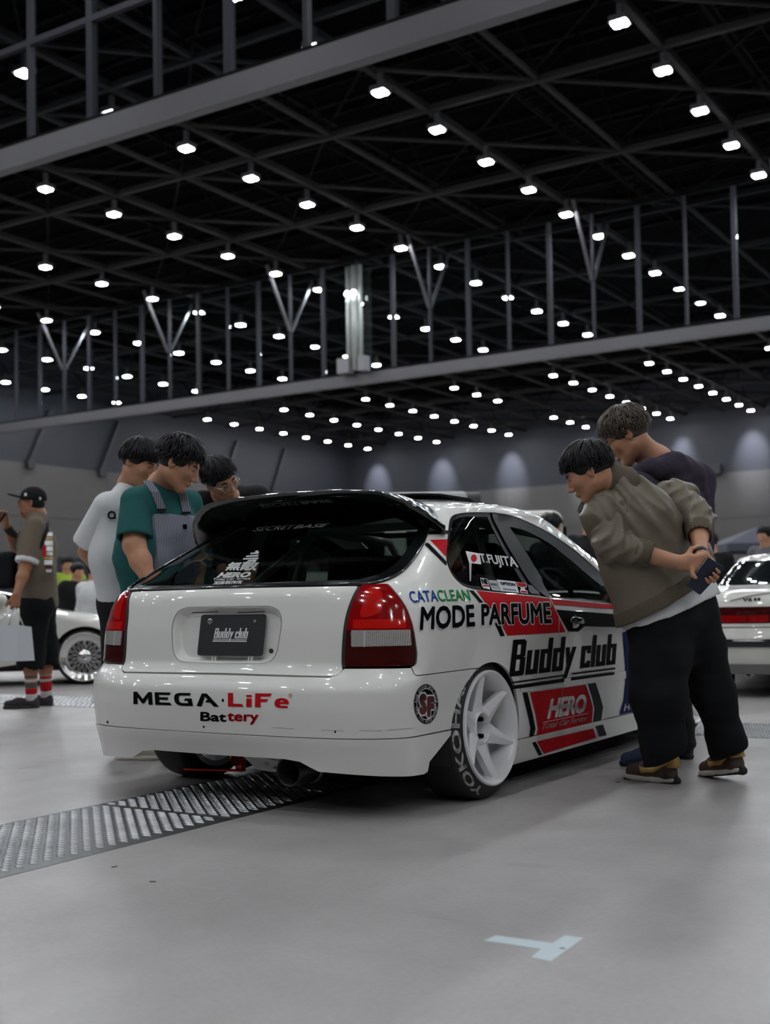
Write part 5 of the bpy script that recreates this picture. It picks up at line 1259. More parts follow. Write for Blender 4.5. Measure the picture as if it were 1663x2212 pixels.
class Solid:
    def __init__(s): s.p = []; s.post = None
    def cone(s, a, b, r1, r2=None, k=.02, op='+'):
        a = np.array(a, float); b = np.array(b, float); r2 = r1 if r2 is None else r2; R = max(r1, r2)
        s.p.append((op, k, _cone, (a, b, r1, r2), np.minimum(a, b) - R, np.maximum(a, b) + R)); return s
    def chain(s, pts, rs, k=.02, op='+'):
        for i in range(len(pts) - 1): s.cone(pts[i], pts[i + 1], rs[i], rs[i + 1], k, op)
        return s
    def ball(s, c, r, k=.02, op='+'): return s.cone(c, np.array(c, float) + 1e-5, r, r, k, op)
    def ell(s, c, r, R=None, k=.02, op='+'):
        c = np.array(c, float); r = np.array(r, float); R = np.eye(3) if R is None else np.array(R); m = r.max()
        s.p.append((op, k, _ell, (c, r, R), c - m, c + m)); return s
    def box(s, c, h, R=None, rd=.01, k=.01, op='+'):
        c = np.array(c, float); h = np.array(h, float); R = np.eye(3) if R is None else np.array(R); m = np.linalg.norm(h)
        s.p.append((op, k, _box, (c, h, R, rd), c - m, c + m)); return s
    def ev(s, P, idx=None):
        d = None
        for i, (op, k, f, a, lo, hi) in enumerate(s.p):
            if idx is not None and i not in idx: continue
            e = f(P, *a)
            if op == '+':
                if d is None: d = e
                else: h = np.maximum(k - np.abs(d - e), 0) / k; d = np.minimum(d, e) - h * h * k * .25
            elif op == '&':
                if d is not None: d = np.maximum(d, e)
            elif d is not None:
                e = -e; h = np.maximum(k - np.abs(d - e), 0) / k; d = np.maximum(d, e) + h * h * k * .25
        if d is None: return np.full(len(P), 1.0)
        return d if s.post is None else s.post(P, d)
    def mesh(s, h):
        add = [q for q in s.p if q[0] == '+']
        lo = np.min([q[4] for q in add], 0) - .05; hi = np.max([q[5] for q in add], 0) + .05; B = 12
        nb = np.ceil((hi - lo) / (h * B)).astype(int) + 1; n = nb * B + 1
        g = np.stack(np.meshgrid(*[np.arange(k) for k in nb], indexing='ij'), -1).reshape(-1, 3)
        C = lo + (g + .5) * B * h; R = B * h * .87
        D = np.array([q[2](C, *q[3]) for q in s.p]); pos = np.array([q[0] == '+' for q in s.p]); m = D[pos].min(0)
        V = np.where(np.kron((m < 0).reshape(nb), np.ones((B, B, B), bool)), np.float32(-1), np.float32(1))
        V = np.pad(V, ((0, 1),) * 3, mode='edge')
        off = np.stack(np.meshgrid(*[np.arange(B + 1)] * 3, indexing='ij'), -1).reshape(-1, 3)
        act = np.nonzero((m < R + .045) & (m > -R - .07))[0]
        for b in act:
            ix = set(np.nonzero((D[:, b] < max(m[b], 0) + 2 * R + .07) | (np.array([q[0] == '&' for q in s.p])))[0].tolist())
            o = g[b] * B; P = (lo + (off + o) * h).astype(np.float32)
            V[o[0]:o[0] + B + 1, o[1]:o[1] + B + 1, o[2]:o[2] + B + 1] = s.ev(P, ix).reshape(B + 1, B + 1, B + 1)
        I = V < 0
        c = I[:-1, :-1, :-1].astype(np.uint8)
        cnt = sum(I[a:I.shape[0] - 1 + a, b:I.shape[1] - 1 + b, e:I.shape[2] - 1 + e].astype(np.uint8) for a in (0, 1) for b in (0, 1) for e in (0, 1))
        cell = np.argwhere((cnt > 0) & (cnt < 8)); cid = -np.ones(cnt.shape, np.int64); cid[tuple(cell.T)] = np.arange(len(cell))
        cor = [(a, b, e) for a in (0, 1) for b in (0, 1) for e in (0, 1)]; ci = {k: i for i, k in enumerate(cor)}
        val = np.stack([V[cell[:, 0] + a, cell[:, 1] + b, cell[:, 2] + e] for a, b, e in cor], 1).astype(float)
        acc = np.zeros((len(cell), 3)); num = np.zeros(len(cell))
        for a, b, e in cor:
            for ax in range(3):
                k2 = [a, b, e]
                if k2[ax]: continue
                k2[ax] = 1; va, vb = val[:, ci[(a, b, e)]], val[:, ci[tuple(k2)]]
                x = (va < 0) != (vb < 0); t = np.where(x, va / np.where(x, va - vb, 1), 0)
                p = np.tile(np.array([a, b, e], float), (len(cell), 1)); p[:, ax] = t
                acc += p * x[:, None]; num += x
        verts = lo + (cell + acc / num[:, None]) * h
        F = []
        for ax in range(3):
            sl0 = [slice(None)] * 3; sl1 = [slice(None)] * 3; sl0[ax] = slice(0, -1); sl1[ax] = slice(1, None)
            ch = I[tuple(sl0)] != I[tuple(sl1)]; e = np.argwhere(ch); inside = I[tuple(sl0)][tuple(e.T)]
            u, v = (ax + 1) % 3, (ax + 2) % 3
            ok = (e[:, u] > 0) & (e[:, v] > 0) & (e[:, u] < cid.shape[u]) & (e[:, v] < cid.shape[v]); e = e[ok]; inside = inside[ok]
            q = []
            for du, dv in ((-1, -1), (0, -1), (0, 0), (-1, 0)):
                k = e.copy(); k[:, u] += du; k[:, v] += dv; q.append(cid[tuple(k.T)])
            q = np.stack(q, 1); q[~inside] = q[~inside][:, ::-1]; F.append(q)
        F = np.vstack(F); F = F[(F >= 0).all(1)]
        return verts, F
def solid_obj(name, s, h, m, parent, base=(0, 0, 0), label=None, smooth=1):
    V, F = s.mesh(h)
    if smooth:                                # relax the net a little
        for _ in range(smooth):
            acc = np.zeros_like(V); n = np.zeros(len(V))
            for a, b in ((0, 1), (1, 2), (2, 3), (3, 0)):
                np.add.at(acc, F[:, a], V[F[:, b]]); np.add.at(n, F[:, a], 1); np.add.at(acc, F[:, b], V[F[:, a]]); np.add.at(n, F[:, b], 1)
            V = V * .5 + .5 * acc / np.maximum(n, 1)[:, None]
    V = V - np.asarray(base)
    me = bpy.data.meshes.new(name); me.vertices.add(len(V)); me.vertices.foreach_set('co', V.astype(np.float32).ravel())
    me.loops.add(F.size); me.loops.foreach_set('vertex_index', F.astype(np.int32).ravel())
    me.polygons.add(len(F)); me.polygons.foreach_set('loop_start', (np.arange(len(F)) * 4).astype(np.int32))
    me.polygons.foreach_set('use_smooth', np.ones(len(F), bool)); me.materials.append(m); me.update(calc_edges=True)
    o = bpy.data.objects.new(name, me); COL.objects.link(o); o.parent = parent
    if label: o['label'] = label
    return o
def nz(v): v = np.array(v, float); return v / np.linalg.norm(v)
RIGHT = CR[:, 0] - np.array([0, 0, CR[2, 0]]); RIGHT = nz(RIGHT); AWAY = nz(np.array([-CR[0, 2], -CR[1, 2], 0])); UP = np.array([0, 0, 1.0])
def frame(fwd, up):         # columns: right, forward, up
    f = nz(fwd); u = nz(np.array(up, float) - f * (f @ np.array(up, float))); return np.c_[np.cross(f, u), f, u]
def dirv(r, a, u): return nz(r * RIGHT + a * AWAY + u * UP)
# ------------------------------------------------------------------ anatomy
def add_head(s, c, R, sc=1.0, neck=None, jaw=1.0):
    L = lambda x, y, z: np.array(c) + R @ (np.array([x, y, z]) * sc)
    E = lambda p, r, k=.015, op='+': s.ell(L(*p), np.array(r) * sc, R, k, op)
    C = lambda a, b, r1, r2, k=.012, op='+': s.cone(L(*a), L(*b), r1 * sc, r2 * sc, k, op)
    E((0, -.014, .034), (.075, .094, .087)); E((0, .026, -.028), (.060, .064, .080), .03)
    for q in (-1, 1):
        C((q * .052, -.002, -.058), (q * .012, .064, -.098), .018, .018, .03); E((q * .042, .052, -.018), (.022, .026, .024), .025)
        C((q * .012, .080, .024), (q * .046, .066, .022), .0095, .008, .014)
        E((q * .031, .092, .004), (.014, .014, .010), .012, '-'); E((q * .031, .0715, .004), (.0125, .0125, .0115), .005)
        E((q * .012, .096, -.036), (.0085, .009, .0075), .006)
        Re = R @ np.array(Matrix.Rotation(q * .35, 3, 'Z')); s.ell(L(q * .079, -.012, -.008), np.array([.0075, .019, .031]) * sc, Re, .006); s.ell(L(q * .083, -.006, -.006), np.array([.006, .010, .018]) * sc, Re, .005, '-')
        C((q * .003, .0935, -.0575), (q * .019, .086, -.0605), .0052, .0035, .006); C((q * .003, .0915, -.0675), (q * .017, .085, -.0655), .0062, .0035, .006)
    C((0, .086, .016), (0, .108, -.030), .0075, .0105, .012); E((0, .066, -.099), (.018, .018, .015), .02)
    if neck is not None:
        s.chain([L(0, -.028, -.05), np.array(neck) + (L(0, -.01, 0) - np.array(c)) * .3, neck], [.054, .055, .064], .03)
    return L
def hand(s, wrist, d, n, side, curl=(.5, .5, .5, .5), thumb=(.6, .3), sc=1.0, spread=.0, tcurl=.4, thumb_pts=None):
    """palm, four fingers and a thumb; d wrist->knuckles, n out of the palm, side +1 puts the thumb along cross(d, n)"""
    w = np.array(wrist, float); d = nz(d); n = nz(n - d * (np.array(n) @ d)); l = np.cross(d, n) * side; tips = []
    off = (.028, .009, -.010, -.027); kl = (.088, .092, .087, .078); ln = (.072, .080, .074, .058)
    for i in range(4):
        a = w + l * off[i] * .6 * sc; k = w + (d * kl[i] + l * off[i]) * sc
        s.cone(a, k, .0150 * sc, .0115 * sc, .014)
        p = k; ang = 0; dd = nz(d + l * spread * off[i] * 30)
        for j, (fr, cf) in enumerate(((.45, .9), (.31, 1.1), (.24, .8))):
            ang += curl[i] * cf; q = p + (dd * math.cos(ang) + n * math.sin(ang)) * ln[i] * fr * sc
            s.cone(p, q, (.0092, .0085, .0075)[j] * sc, (.0085, .0075, .0062)[j] * sc, .003); p = q
        tips.append(p)
    if thumb_pts is not None:
        s.chain(thumb_pts, [.0150, .0112, .0100, .0078][:len(thumb_pts)], .005); return tips, thumb_pts[-1]
    b = w + (d * .022 + l * .022 + n * .006) * sc; t1 = nz(d * math.cos(thumb[0]) + l * math.sin(thumb[0]) + n * thumb[1]); m = b + t1 * .046 * sc
    t2 = nz(t1 * math.cos(tcurl) + (d * .7 - l * .3 + n * .5) * math.sin(tcurl)); e = m + t2 * .034 * sc; f = e + nz(t2 + n * .3) * .026 * sc
    s.cone(b, m, .0150 * sc, .0105 * sc, .012); s.cone(m, e, .0102 * sc, .009 * sc, .003); s.cone(e, f, .009 * sc, .007 * sc, .003)
    return tips, f
def hair_mesh(name, parent, base, c, R, m, sc=1.0, n=420, length=.085, fringe=.05, top=.025, back=-.075, side=-.03, seed=1, messy=.25, part=0.0, forward=.35, volume=.012, nape=-.36):
    """short hair: a thin cap hidden under several hundred tapering locks that lie along the skull and hang past its edge"""
    rg = np.random.default_rng(seed); ce = np.array([0, -.016, .034]); r0 = np.array([.078, .097, .090]); rr = r0 + volume
    cap = Solid(); L = lambda p: np.array(c) + R @ (np.array(p) * sc)
    cap.ell(L(ce), (r0 + volume * .45) * sc, R, .01)
    cap.box(L((0, .135, -.02)), np.array([.2, .085, .020 + fringe]) * sc, R, .02, .02, '-')
    cap.box(L((0, .10, -.115)), np.array([.2, .105, .10]) * sc, R, .02, .02, '-')
    cap.box(L((0, .0, -.18 + back)), np.array([.3, .3, .12]) * sc, R, .01, .01, '-')
    V0, F0 = cap.mesh(.008 * sc)
    V = [V0 - base]; F = F0.tolist(); o = len(V0); crown = nz(np.array([part, -.40, .90])); K = 7
    Lc = L(ce)
    for i in range(n):
        th = rg.uniform(0, 2 * math.pi); ph = math.acos(1 - 1.55 * rg.uniform(.0, 1.0) ** 1.1); st = np.array([math.sin(ph) * math.sin(th), math.sin(ph) * math.cos(th), math.cos(ph)])
        zmin = np.interp(st[1], [-1, -.3, .1, .5, 1], [nape - .08, nape, -.16, .16, .42])
        if st[2] < zmin: continue
        fl = st - crown * (st @ crown); fl = nz(fl + 1e-6)
        fl = nz(fl + np.array([0, forward, 0]) * max(0, st[2]) + rg.normal(0, messy, 3) * np.array([1, 1, .5]))
        ln = length * rg.uniform(.65, 1.2) * np.interp(st[1], [-1, -.2, .6, 1], [.72, .95, 1, .8]); w0 = rg.uniform(.0035, .0075); d = st.copy(); pts = []; lift = rg.uniform(.0, .05) + (.10 * rg.uniform() if rg.uniform() < .12 else 0)
        for k in range(K):
            t = k / (K - 1); pts.append(ce + d * (rr * (1 - .10 * (1 - t)) + .09 * lift * t * t))
            d = d + fl * ln / (K - 1) / .095; fl = nz(fl - np.array([0, 0, .14]) + rg.normal(0, messy * .25, 3)); d = d / np.linalg.norm(d)
        if pts[-1][1] > .055 and pts[-1][2] < .045 - fringe: 
            keep = [p for p in pts if not (p[1] > .055 and p[2] < .045 - fringe)]
            if len(keep) < 3: continue
            pts = [keep[min(len(keep) - 1, int(round(q)))] * 1.0 for q in np.linspace(0, len(keep) - 1, K)]
        if pts[-1][2] < back: 
            pts = [np.array([p[0], p[1], max(p[2], back - .01 * rg.uniform())]) for p in pts]
        P = np.array([L(p) for p in pts]); u = np.cross(P[-1] - P[0], P[K // 2] - Lc); u = nz(u + 1e-9)
        for k, p in enumerate(P):
            wd = (w0 * (1 - (k / (K - 1)) ** 1.8) + .0007) * sc; q = nz(p - Lc); V.append(np.array([p + u * wd, p + q * wd * .8, p - u * wd, p - q * wd * .5]) - base)
        for k in range(K - 1):
            for q in range(4): F.append([o + k * 4 + q, o + k * 4 + (q + 1) % 4, o + (k + 1) * 4 + (q + 1) % 4, o + (k + 1) * 4 + q])
        o += 4 * K
    return mobj(name, np.vstack(V), F, m, parent, smooth=True)
def face_bits(parent, base, L, R, sc=1.0, m_hair=None, glasses=None, brow=True):
    if brow:
        for q in (-1, 1):
            mb = MB().tube([L(q * .014, .0905, .0225) - base, L(q * .032, .0855, .0275) - base, L(q * .048, .0735, .0235) - base], [.0035 * sc, .0042 * sc, .002 * sc], 6); mb.build('eyebrow', m_hair, parent, smooth=True)
            mb = MB().tube([L(q * .018, .0815, .0045) - base, L(q * .031, .0850, .0035) - base, L(q * .044, .0775, .003) - base], [.0012 * sc, .0022 * sc, .0012 * sc], 5); mb.build('eyelash', m_hair, parent, smooth=True)
    if glasses:
        for q in (-1, 1):
            ring_ = [L(q * .033 + .025 * math.cos(a), .103 - .004 * abs(math.cos(a)), .004 + .019 * math.sin(a)) - base for a in np.linspace(0, 2 * math.pi, 21)[:-1]]
            g = MB().tube(ring_, .0018, 6, closed=True)
            g.tube([L(q * .058, .098, .008) - base, L(q * .080, .03, .008) - base, L(q * .083, -.015, .002) - base], .0017, 6)
            if q > 0: g.tube([L(-.009, .103, .008) - base, L(0, .107, .010) - base, L(.009, .103, .008) - base], .0016, 6)
            g.build('glasses_frame', glasses, parent, smooth=True)
            mobj('glasses_lens', ring_, [list(range(len(ring_)))], glass_mat('lens_glass', (.9, .92, .92)), parent)
def wob(amp, fx, ph=0.0, dirs=None):      # soft folds in cloth
    K = [np.array(k, float) for k in (dirs or ((1, .3, .6), (-.5, 1, .4), (.2, -.6, 1)))]
    def f(P, d):
        a = sum(np.sin(P @ k * fx * (1 + .37 * i) + ph + 1.7 * i + 1.3 * np.sin(P @ K[(i + 1) % 3] * fx * .45 + ph)) for i, k in enumerate(K)) / 3
        return d + amp * a
    return f
def bodyR(s, J, rs=None):                  # arms and legs under clothes
    pass
SKIN = mat('skin', (.50, .245, .145), rough=.5, noise=.06, nscale=25)
SKIN_T = mat('skin_tan', (.36, .155, .085), rough=.5, noise=.08, nscale=25)
HAIR_K = mat('hair_black', (.006, .006, .008), rough=.42, spec=.3)
HAIR_B = mat('hair_brown', (.055, .038, .026), rough=.42, noise=.5, nscale=60)
def shoe(parent, base, heel, fwd, L=.27, up=(0, 0, 1), tilt=0.0, upper=None, sole=None, name='shoe', extra=None, wd=1.0):
    """low trainer; heel = rear bottom point of the sole"""
    f = nz(np.array(fwd, float) * [1, 1, 0]); R0 = np.c_[np.cross(f, UP), f, UP]; R = R0 @ np.array(Matrix.Rotation(-tilt, 3, 'X'))
    h = np.array(heel, float); P = lambda x, y, z: h + R @ np.array([x * wd, y * L / .27, z])
    s = Solid(); s.cone(P(0, .04, .038), P(0, .045, .085), .033, .030, .03); s.cone(P(0, .05, .045), P(0, .15, .050), .034, .036, .03); s.cone(P(0, .15, .045), P(.005, .225, .036), .038, .030, .03)
    s.cone(P(0, .045, .10), P(0, .05, .16), .026, .024, .01, '-')
    u = solid_obj(name, s, .006, upper, parent, base)
    so = Solid(); so.chain([P(0, .035, .016), P(-.004, .10, .016), P(0, .17, .016), P(.005, .228, .018)], [.034, .032, .042, .034], .02)
    so.box(P(0, .13, .013), (.07 * wd, .16, .012), R, .006, .004, '&')
    solid_obj('sole', so, .006, sole, u, base)
    if extra: extra(u, P, R)
    return u, P

def plane_cut(s, p, n, size=1.2):           # keep what lies on the side n points to
    n = nz(n); a = np.array([1., 0, 0]) if abs(n[0]) < .8 else np.array([0, 1., 0]); s.box(np.array(p) + n * size, (size, size, size), frame(np.cross(n, a), n), .001, .001, '&'); return s
def tee(s, neck, shL, shR, elL, elR, hipL, hipR, grow=0.0, sleeve=.80, open_r=.082, body=.125, yoke=.060):
    g = grow; pel = (hipL + hipR) / 2; ch = (shL + shR) / 2 * .75 + pel * .25
    for sh, hp in ((shL, hipL), (shR, hipR)):
        s.chain([sh * .86 + neck * .14 - UP * .05, sh * .5 + hp * .5, hp], [.078 + g, body * .92 + g, body + g], .09); s.cone(neck - UP * .03, sh * .92 + neck * .08, .062 + g, yoke + g, .05)
    s.chain([neck - UP * .06, ch, pel], [.075 + g, body * 1.12 + g, body * 1.15 + g], .08)
    if sleeve:
        for sh, el in ((shL, elL), (shR, elR)): s.cone(sh, sh + (el - sh) * .35, .066 + g, .070 + g, .03)
    return s

def sleeves(parent, base, m, pairs, post=None, frac=.86, r0=.067, r1=.086, h=.008):
    for sh, el in pairs:
        u = nz(el - sh); e = sh + (el - sh) * frac; q = Solid(); q.cone(sh, e + u * .05, r0, r1 + .004, .02)
        q.cone(e - u * .022, e + u * .15, r1 - .017, r1 - .010, .006, '-'); plane_cut(q, e, -u); q.post = post
        solid_obj('sleeve', q, h, m, parent, base)
# ------------------------------------------------------------------ people
def person(label, base, group=None): return thing('person', label, 'person', (base[0], base[1], 0), 0, group)
def cloth(name, col, rough=.85, **k): return mat(name, col, rough=rough, spec=.2, **k)
CUFF_IN = .7
# ---- man in an olive bomber jacket, hands behind his back
OLIVE = cloth('nylon_olive', (.165, .142, .108), rough=.40, bump=.5, bscale=16)
OLIVE_RIB = cloth('rib_olive', (.120, .100, .074), rough=.9, bump=.5, bscale=160)
TEE_W = cloth('tee_white', (.66, .67, .69), bump=.15, bscale=14)
BLACK_C = cloth('trouser_black', (.0075, .0085, .010), rough=.95, bump=.1, bscale=14)
b0 = on_floor(1500, 1690); B = np.array([b0[0], b0[1], 0])
man = person('man in an olive bomber jacket bending towards the hatchback, hands clasped behind his back', B)
D0 = 5.13
neck = at(1337, 1052, 5.06); hc = at(1270, 1018, 5.02); fw = dirv(-.80, .25, -.50); HR = frame(fw, dirv(-.52, .10, .80))
shL, shR = at(1306, 1112, 4.97), at(1462, 1082, 5.24); elL, elR = at(1322, 1178, 4.90), at(1508, 1118, 5.10); wrL, wrR = at(1472, 1216, 4.83), at(1514, 1200, 4.86)
hipL, hipR = at(1412, 1338, 5.02), at(1492, 1322, 5.20); chest = at(1378, 1120, 5.08); pel = at(1446, 1310, 5.10)
kL, kR = at(1428, 1500, 5.02), at(1545, 1500, 5.16)
fL, fR = dirv(-.74, .67, 0), dirv(-.52, .85, 0); hl = on_floor(1464, 1693); hr = on_floor(1608, 1690); hr[2] = .040; aL, aR = hl + fL * .06 + UP * .09, hr + fR * .06 + UP * .09
s = Solid(); Lh = add_head(s, hc, HR, 1.0, neck)
s.chain([neck, chest, pel], [.065, .105, .10], .06); s.cone(shL, shR, .055, .055, .05); s.cone(hipL, hipR, .075, .075, .04)
for a, e, w in ((shL, elL, wrL), (shR, elR, wrR)): s.chain([a, e], [.05, .041], .03); s.chain([e, e * .6 + w * .4, w], [.042, .040, .0265], .02)
for h_, k_, a_ in ((hipL, kL, aL), (hipR, kR, aR)): s.chain([h_, k_, a_], [.075, .055, .040], .03)
hd_d = dirv(.50, -.10, -.86); hd_n = dirv(-.35, -.93, -.10)
tipsR, thR = hand(s, wrR, hd_d, hd_n, 1, (.95, .95, .95, .95), thumb_pts=[at(1507, 1212, 4.845), at(1494, 1231, 4.822), at(1496, 1242, 4.805), at(1503, 1248, 4.797)])
hand(s, wrL, dirv(1, .05, .0), dirv(-.1, 1, .1), 1, (.85, .85, .85, .85), thumb=(.9, .5), tcurl=.9)
skin = solid_obj('body', s, .0055, SKIN, man, B)
face_bits(man, B, Lh, HR, 1.0, HAIR_K)
hair_mesh('hair', man, B, hc, HR, HAIR_K, 1.0, n=900, length=.115, fringe=.030, back=-.105, nape=-.62, seed=3, messy=.16, forward=.5, volume=.018)
j = Solid(); lat = nz(shR - shL)
hA, hB = at(1352, 1346, 5.02), at(1500, 1266, 5.06); hn = nz(np.cross(hB - hA, AWAY)); hn = hn if hn[2] > 0 else -hn       # hem line of the jacket
tA, tB = at(1380, 1350, 5.02), at(1560, 1286, 5.06); tn = nz(np.cross(tB - tA, AWAY)); tn = tn if tn[2] > 0 else -tn       # hem line of the shirt
waist = [(shL + UP * -.01, .098), (shL * .45 + hipL * .55 + lat * .01, .108), (hipL + UP * .02, .135), (hipL - UP * .08, .130)], [(shR + UP * -.01, .098), (shR * .45 + hipR * .55 - lat * .01, .108), (hipR - RIGHT * .005 + UP * .02, .128), (hipR - UP * .08, .124)]
def torso(s, g, k=.10):
    for c_ in waist: s.chain([q[0] for q in c_], [q[1] + g for q in c_], k)
    s.chain([neck - UP * .02, chest, pel], [.085 + g, .15 + g, .145 + g], .08); s.cone(pel, pel - UP * .1, .145 + g, .13 + g, .08)
torso(j, 0)
j.cone(neck + nz(hc - neck) * .035 + RIGHT * .015, neck - UP * .04, .066, .102, .04)
plane_cut(j, hA, hn)
js = Solid(); js.chain([shL + lat * .02, elL], [.094, .072], .04); js.cone(elL, elL * .60 + wrL * .40, .070, .056, .02); js.chain([shR - lat * .03, elR], [.098, .068], .04); js.cone(elR, elR * .66 + wrR * .34, .064, .055, .02)
kk = nz(RIGHT * .62 + UP * .78); k2 = nz(RIGHT * .9 - UP * .2)
def folds(P, d):
    u = P @ kk; v = P @ k2; w_ = P @ AWAY
    rg = lambda x: 1 - np.abs(np.sin(x))                                   # sharp-crested creases
    top = np.clip((P[:, 2] - 1.0) * 5, .15, 1); f = (-.017 * rg(u * 27 + 1.6 * np.sin(v * 8) + 1.1 * np.sin(w_ * 13)) - .010 * rg(u * 45 + v * 17 + 1.5 * np.sin(v * 11)) + .003 * np.sin(v * 60 + u * 23) + .010) * top
    return d + f
def crinkle(P, d):
    u = P @ kk; v = P @ k2; w_ = P @ AWAY; rg = lambda x: 1 - np.abs(np.sin(x))
    return d - .013 * rg(v * 46 + u * 14 + 1.4 * np.sin(u * 16) + w_ * 12) - .009 * rg(v * 71 - u * 26 + 1.3 * np.sin(u * 30)) + .009
j.post = folds; js.post = crinkle
jk = solid_obj('bomber_jacket', j, .007, OLIVE, man, B, smooth=1); solid_obj('sleeves', js, .006, OLIVE, jk, B, smooth=1)
hem = Solid(); torso(hem, .004); plane_cut(hem, hA - hn * .002, hn); plane_cut(hem, hA + hn * .062, -hn); hem.post = wob(.002, 60, .2)
solid_obj('ribbed_hem', hem, .007, OLIVE_RIB, jk, B)
for e, w in ((elL, wrL), (elR, wrR)):
    u = nz(w - e); p0 = e + (w - e) * (.36 if e is elL else .30); q = Solid(); q.cone(p0, p0 + u * .062, .060, .052, .01); q.box(p0 + u * .03, (.09, .035, .09), frame(u, UP), .004, .003, '&'); q.cone(p0 + u * .05, p0 + u * .09, .046, .046, .004, '-')
    solid_obj('ribbed_cuff', q, .006, OLIVE_RIB, jk, B)
q = Solid(); ca = nz(hc - neck + AWAY * .0); q.cone(neck + ca * .062 + RIGHT * .018, neck + ca * .01 + RIGHT * .01, .078, .094, .02); q.cone(neck + ca * .16, neck + ca * .04, .063, .066, .006, '-')
solid_obj('collar', q, .006, OLIVE_RIB, jk, B)
t = Solid(); t.cone(hipL, hipR, .118, .118, .06); t.cone(hipL + UP * .08, hipL - UP * .10, .116, .122, .06); t.cone(hipR + UP * .08, hipR - UP * .10, .112, .118, .06); t.cone(pel + UP * .05, pel - UP * .10, .13, .13, .06); t.cone(hipR + RIGHT * .05 + UP * .06, hipR + RIGHT * .085 - UP * .02, .06, .075, .05)
plane_cut(t, tA, tn); plane_cut(t, hA + hn * .035, -hn); t.post = wob(.005, 44, 1.0)
solid_obj('t_shirt', t, .007, TEE_W, man, B)
p = Solid()
p.chain([hipL + UP * .03, at(1424, 1420, 5.02), at(1422, 1500, 5.00), at(1432, 1600, 5.03), at(1428, 1662, 5.05)], [.105, .116, .112, .088, .078], .05)
p.chain([hipR + UP * .03, at(1514, 1400, 5.16), at(1541, 1500, 5.15), at(1570, 1600, 5.18), at(1574, 1652, 5.22)], [.102, .098, .086, .076, .070], .05); p.cone(hipL, hipR, .110, .110, .06)
p.cone(at(1450, 1345, 5.1), at(1446, 1415, 5.08), .12, .09, .06)
plane_cut(p, tA + tn * .03, -tn)
p.box(at(1438, 1699, 5.05), (.13, .2, .11), frame(AWAY, dirv(-.42, 0, 1)), .004, .006, '-'); p.box(at(1585, 1682, 5.2), (.12, .2, .11), frame(AWAY, dirv(-.45, 0, 1)), .004, .006, '-')
p.post = wob(.004, 40, .4, ((1, .2, .5), (-.7, .6, .4), (.2, -.6, 1)))
solid_obj('trousers', p, .008, BLACK_C, man, B)
# notebook in the right hand, watch on the wrist
NAVY = mat('notebook_navy', (.012, .020, .045), rough=.55, bump=.1, bscale=300)
nq = [(1529, 1203), (1566, 1226), (1514, 1289), (1483, 1264)]; nd = 4.80
P4 = [at(x, y, nd + .012 * i) for i, (x, y) in enumerate(nq)]
nrm_ = nz(np.cross(P4[1] - P4[0], P4[3] - P4[0])); nrm_ = nrm_ if nrm_ @ AWAY > 0 else -nrm_
c4 = np.mean(P4, 0); e1 = nz(P4[1] - P4[0]); e2 = np.cross(nrm_, e1)
o2 = np.array([[(p_ - c4) @ e1, (p_ - c4) @ e2] for p_ in P4]); o2 = rounded(o2, .008, 3); n_ = len(o2)
def slab(name, m, z0, z1, sc, par):
    V = [c4 - B + (e1 * x + e2 * y) * sc + nrm_ * z for z in (z0, z1) for x, y in o2]
    o = mobj(name, V, [list(range(n_)), list(range(n_, 2 * n_))[::-1]] + [[i, n_ + i, n_ + (i + 1) % n_, (i + 1) % n_] for i in range(n_)], m, par); return fix_normals(o)
nbk = thing('notebook', 'navy blue notebook held behind the back of the man in the olive jacket', 'notebook', B)
slab('cover', NAVY, 0, .003, 1, nbk); slab('pages', mat('paper', (.6, .6, .57), rough=.9), .003, .010, .97, nbk); slab('cover', NAVY, .010, .013, 1, nbk)
u = nz(wrR - elR); wc = wrR - u * .012
w = Solid(); w.cone(wc - u * .011, wc + u * .011, .033, .033, .003); w.cone(wc - u * .03, wc + u * .03, .0285, .0285, .002, '-'); w.box(wc, (.05, .0105, .05), frame(u, UP), .003, .002, '&')
wt = solid_obj('watch', w, .003, mat('watch_dark', (.02, .02, .025), rough=.3, metal=.5), man, B)
q = wc - AWAY * .031; MB().box(q - B, (.03, .02, .008), np.c_[np.cross(u, -AWAY), u, -AWAY]).build('watch_case', CHROME, wt)
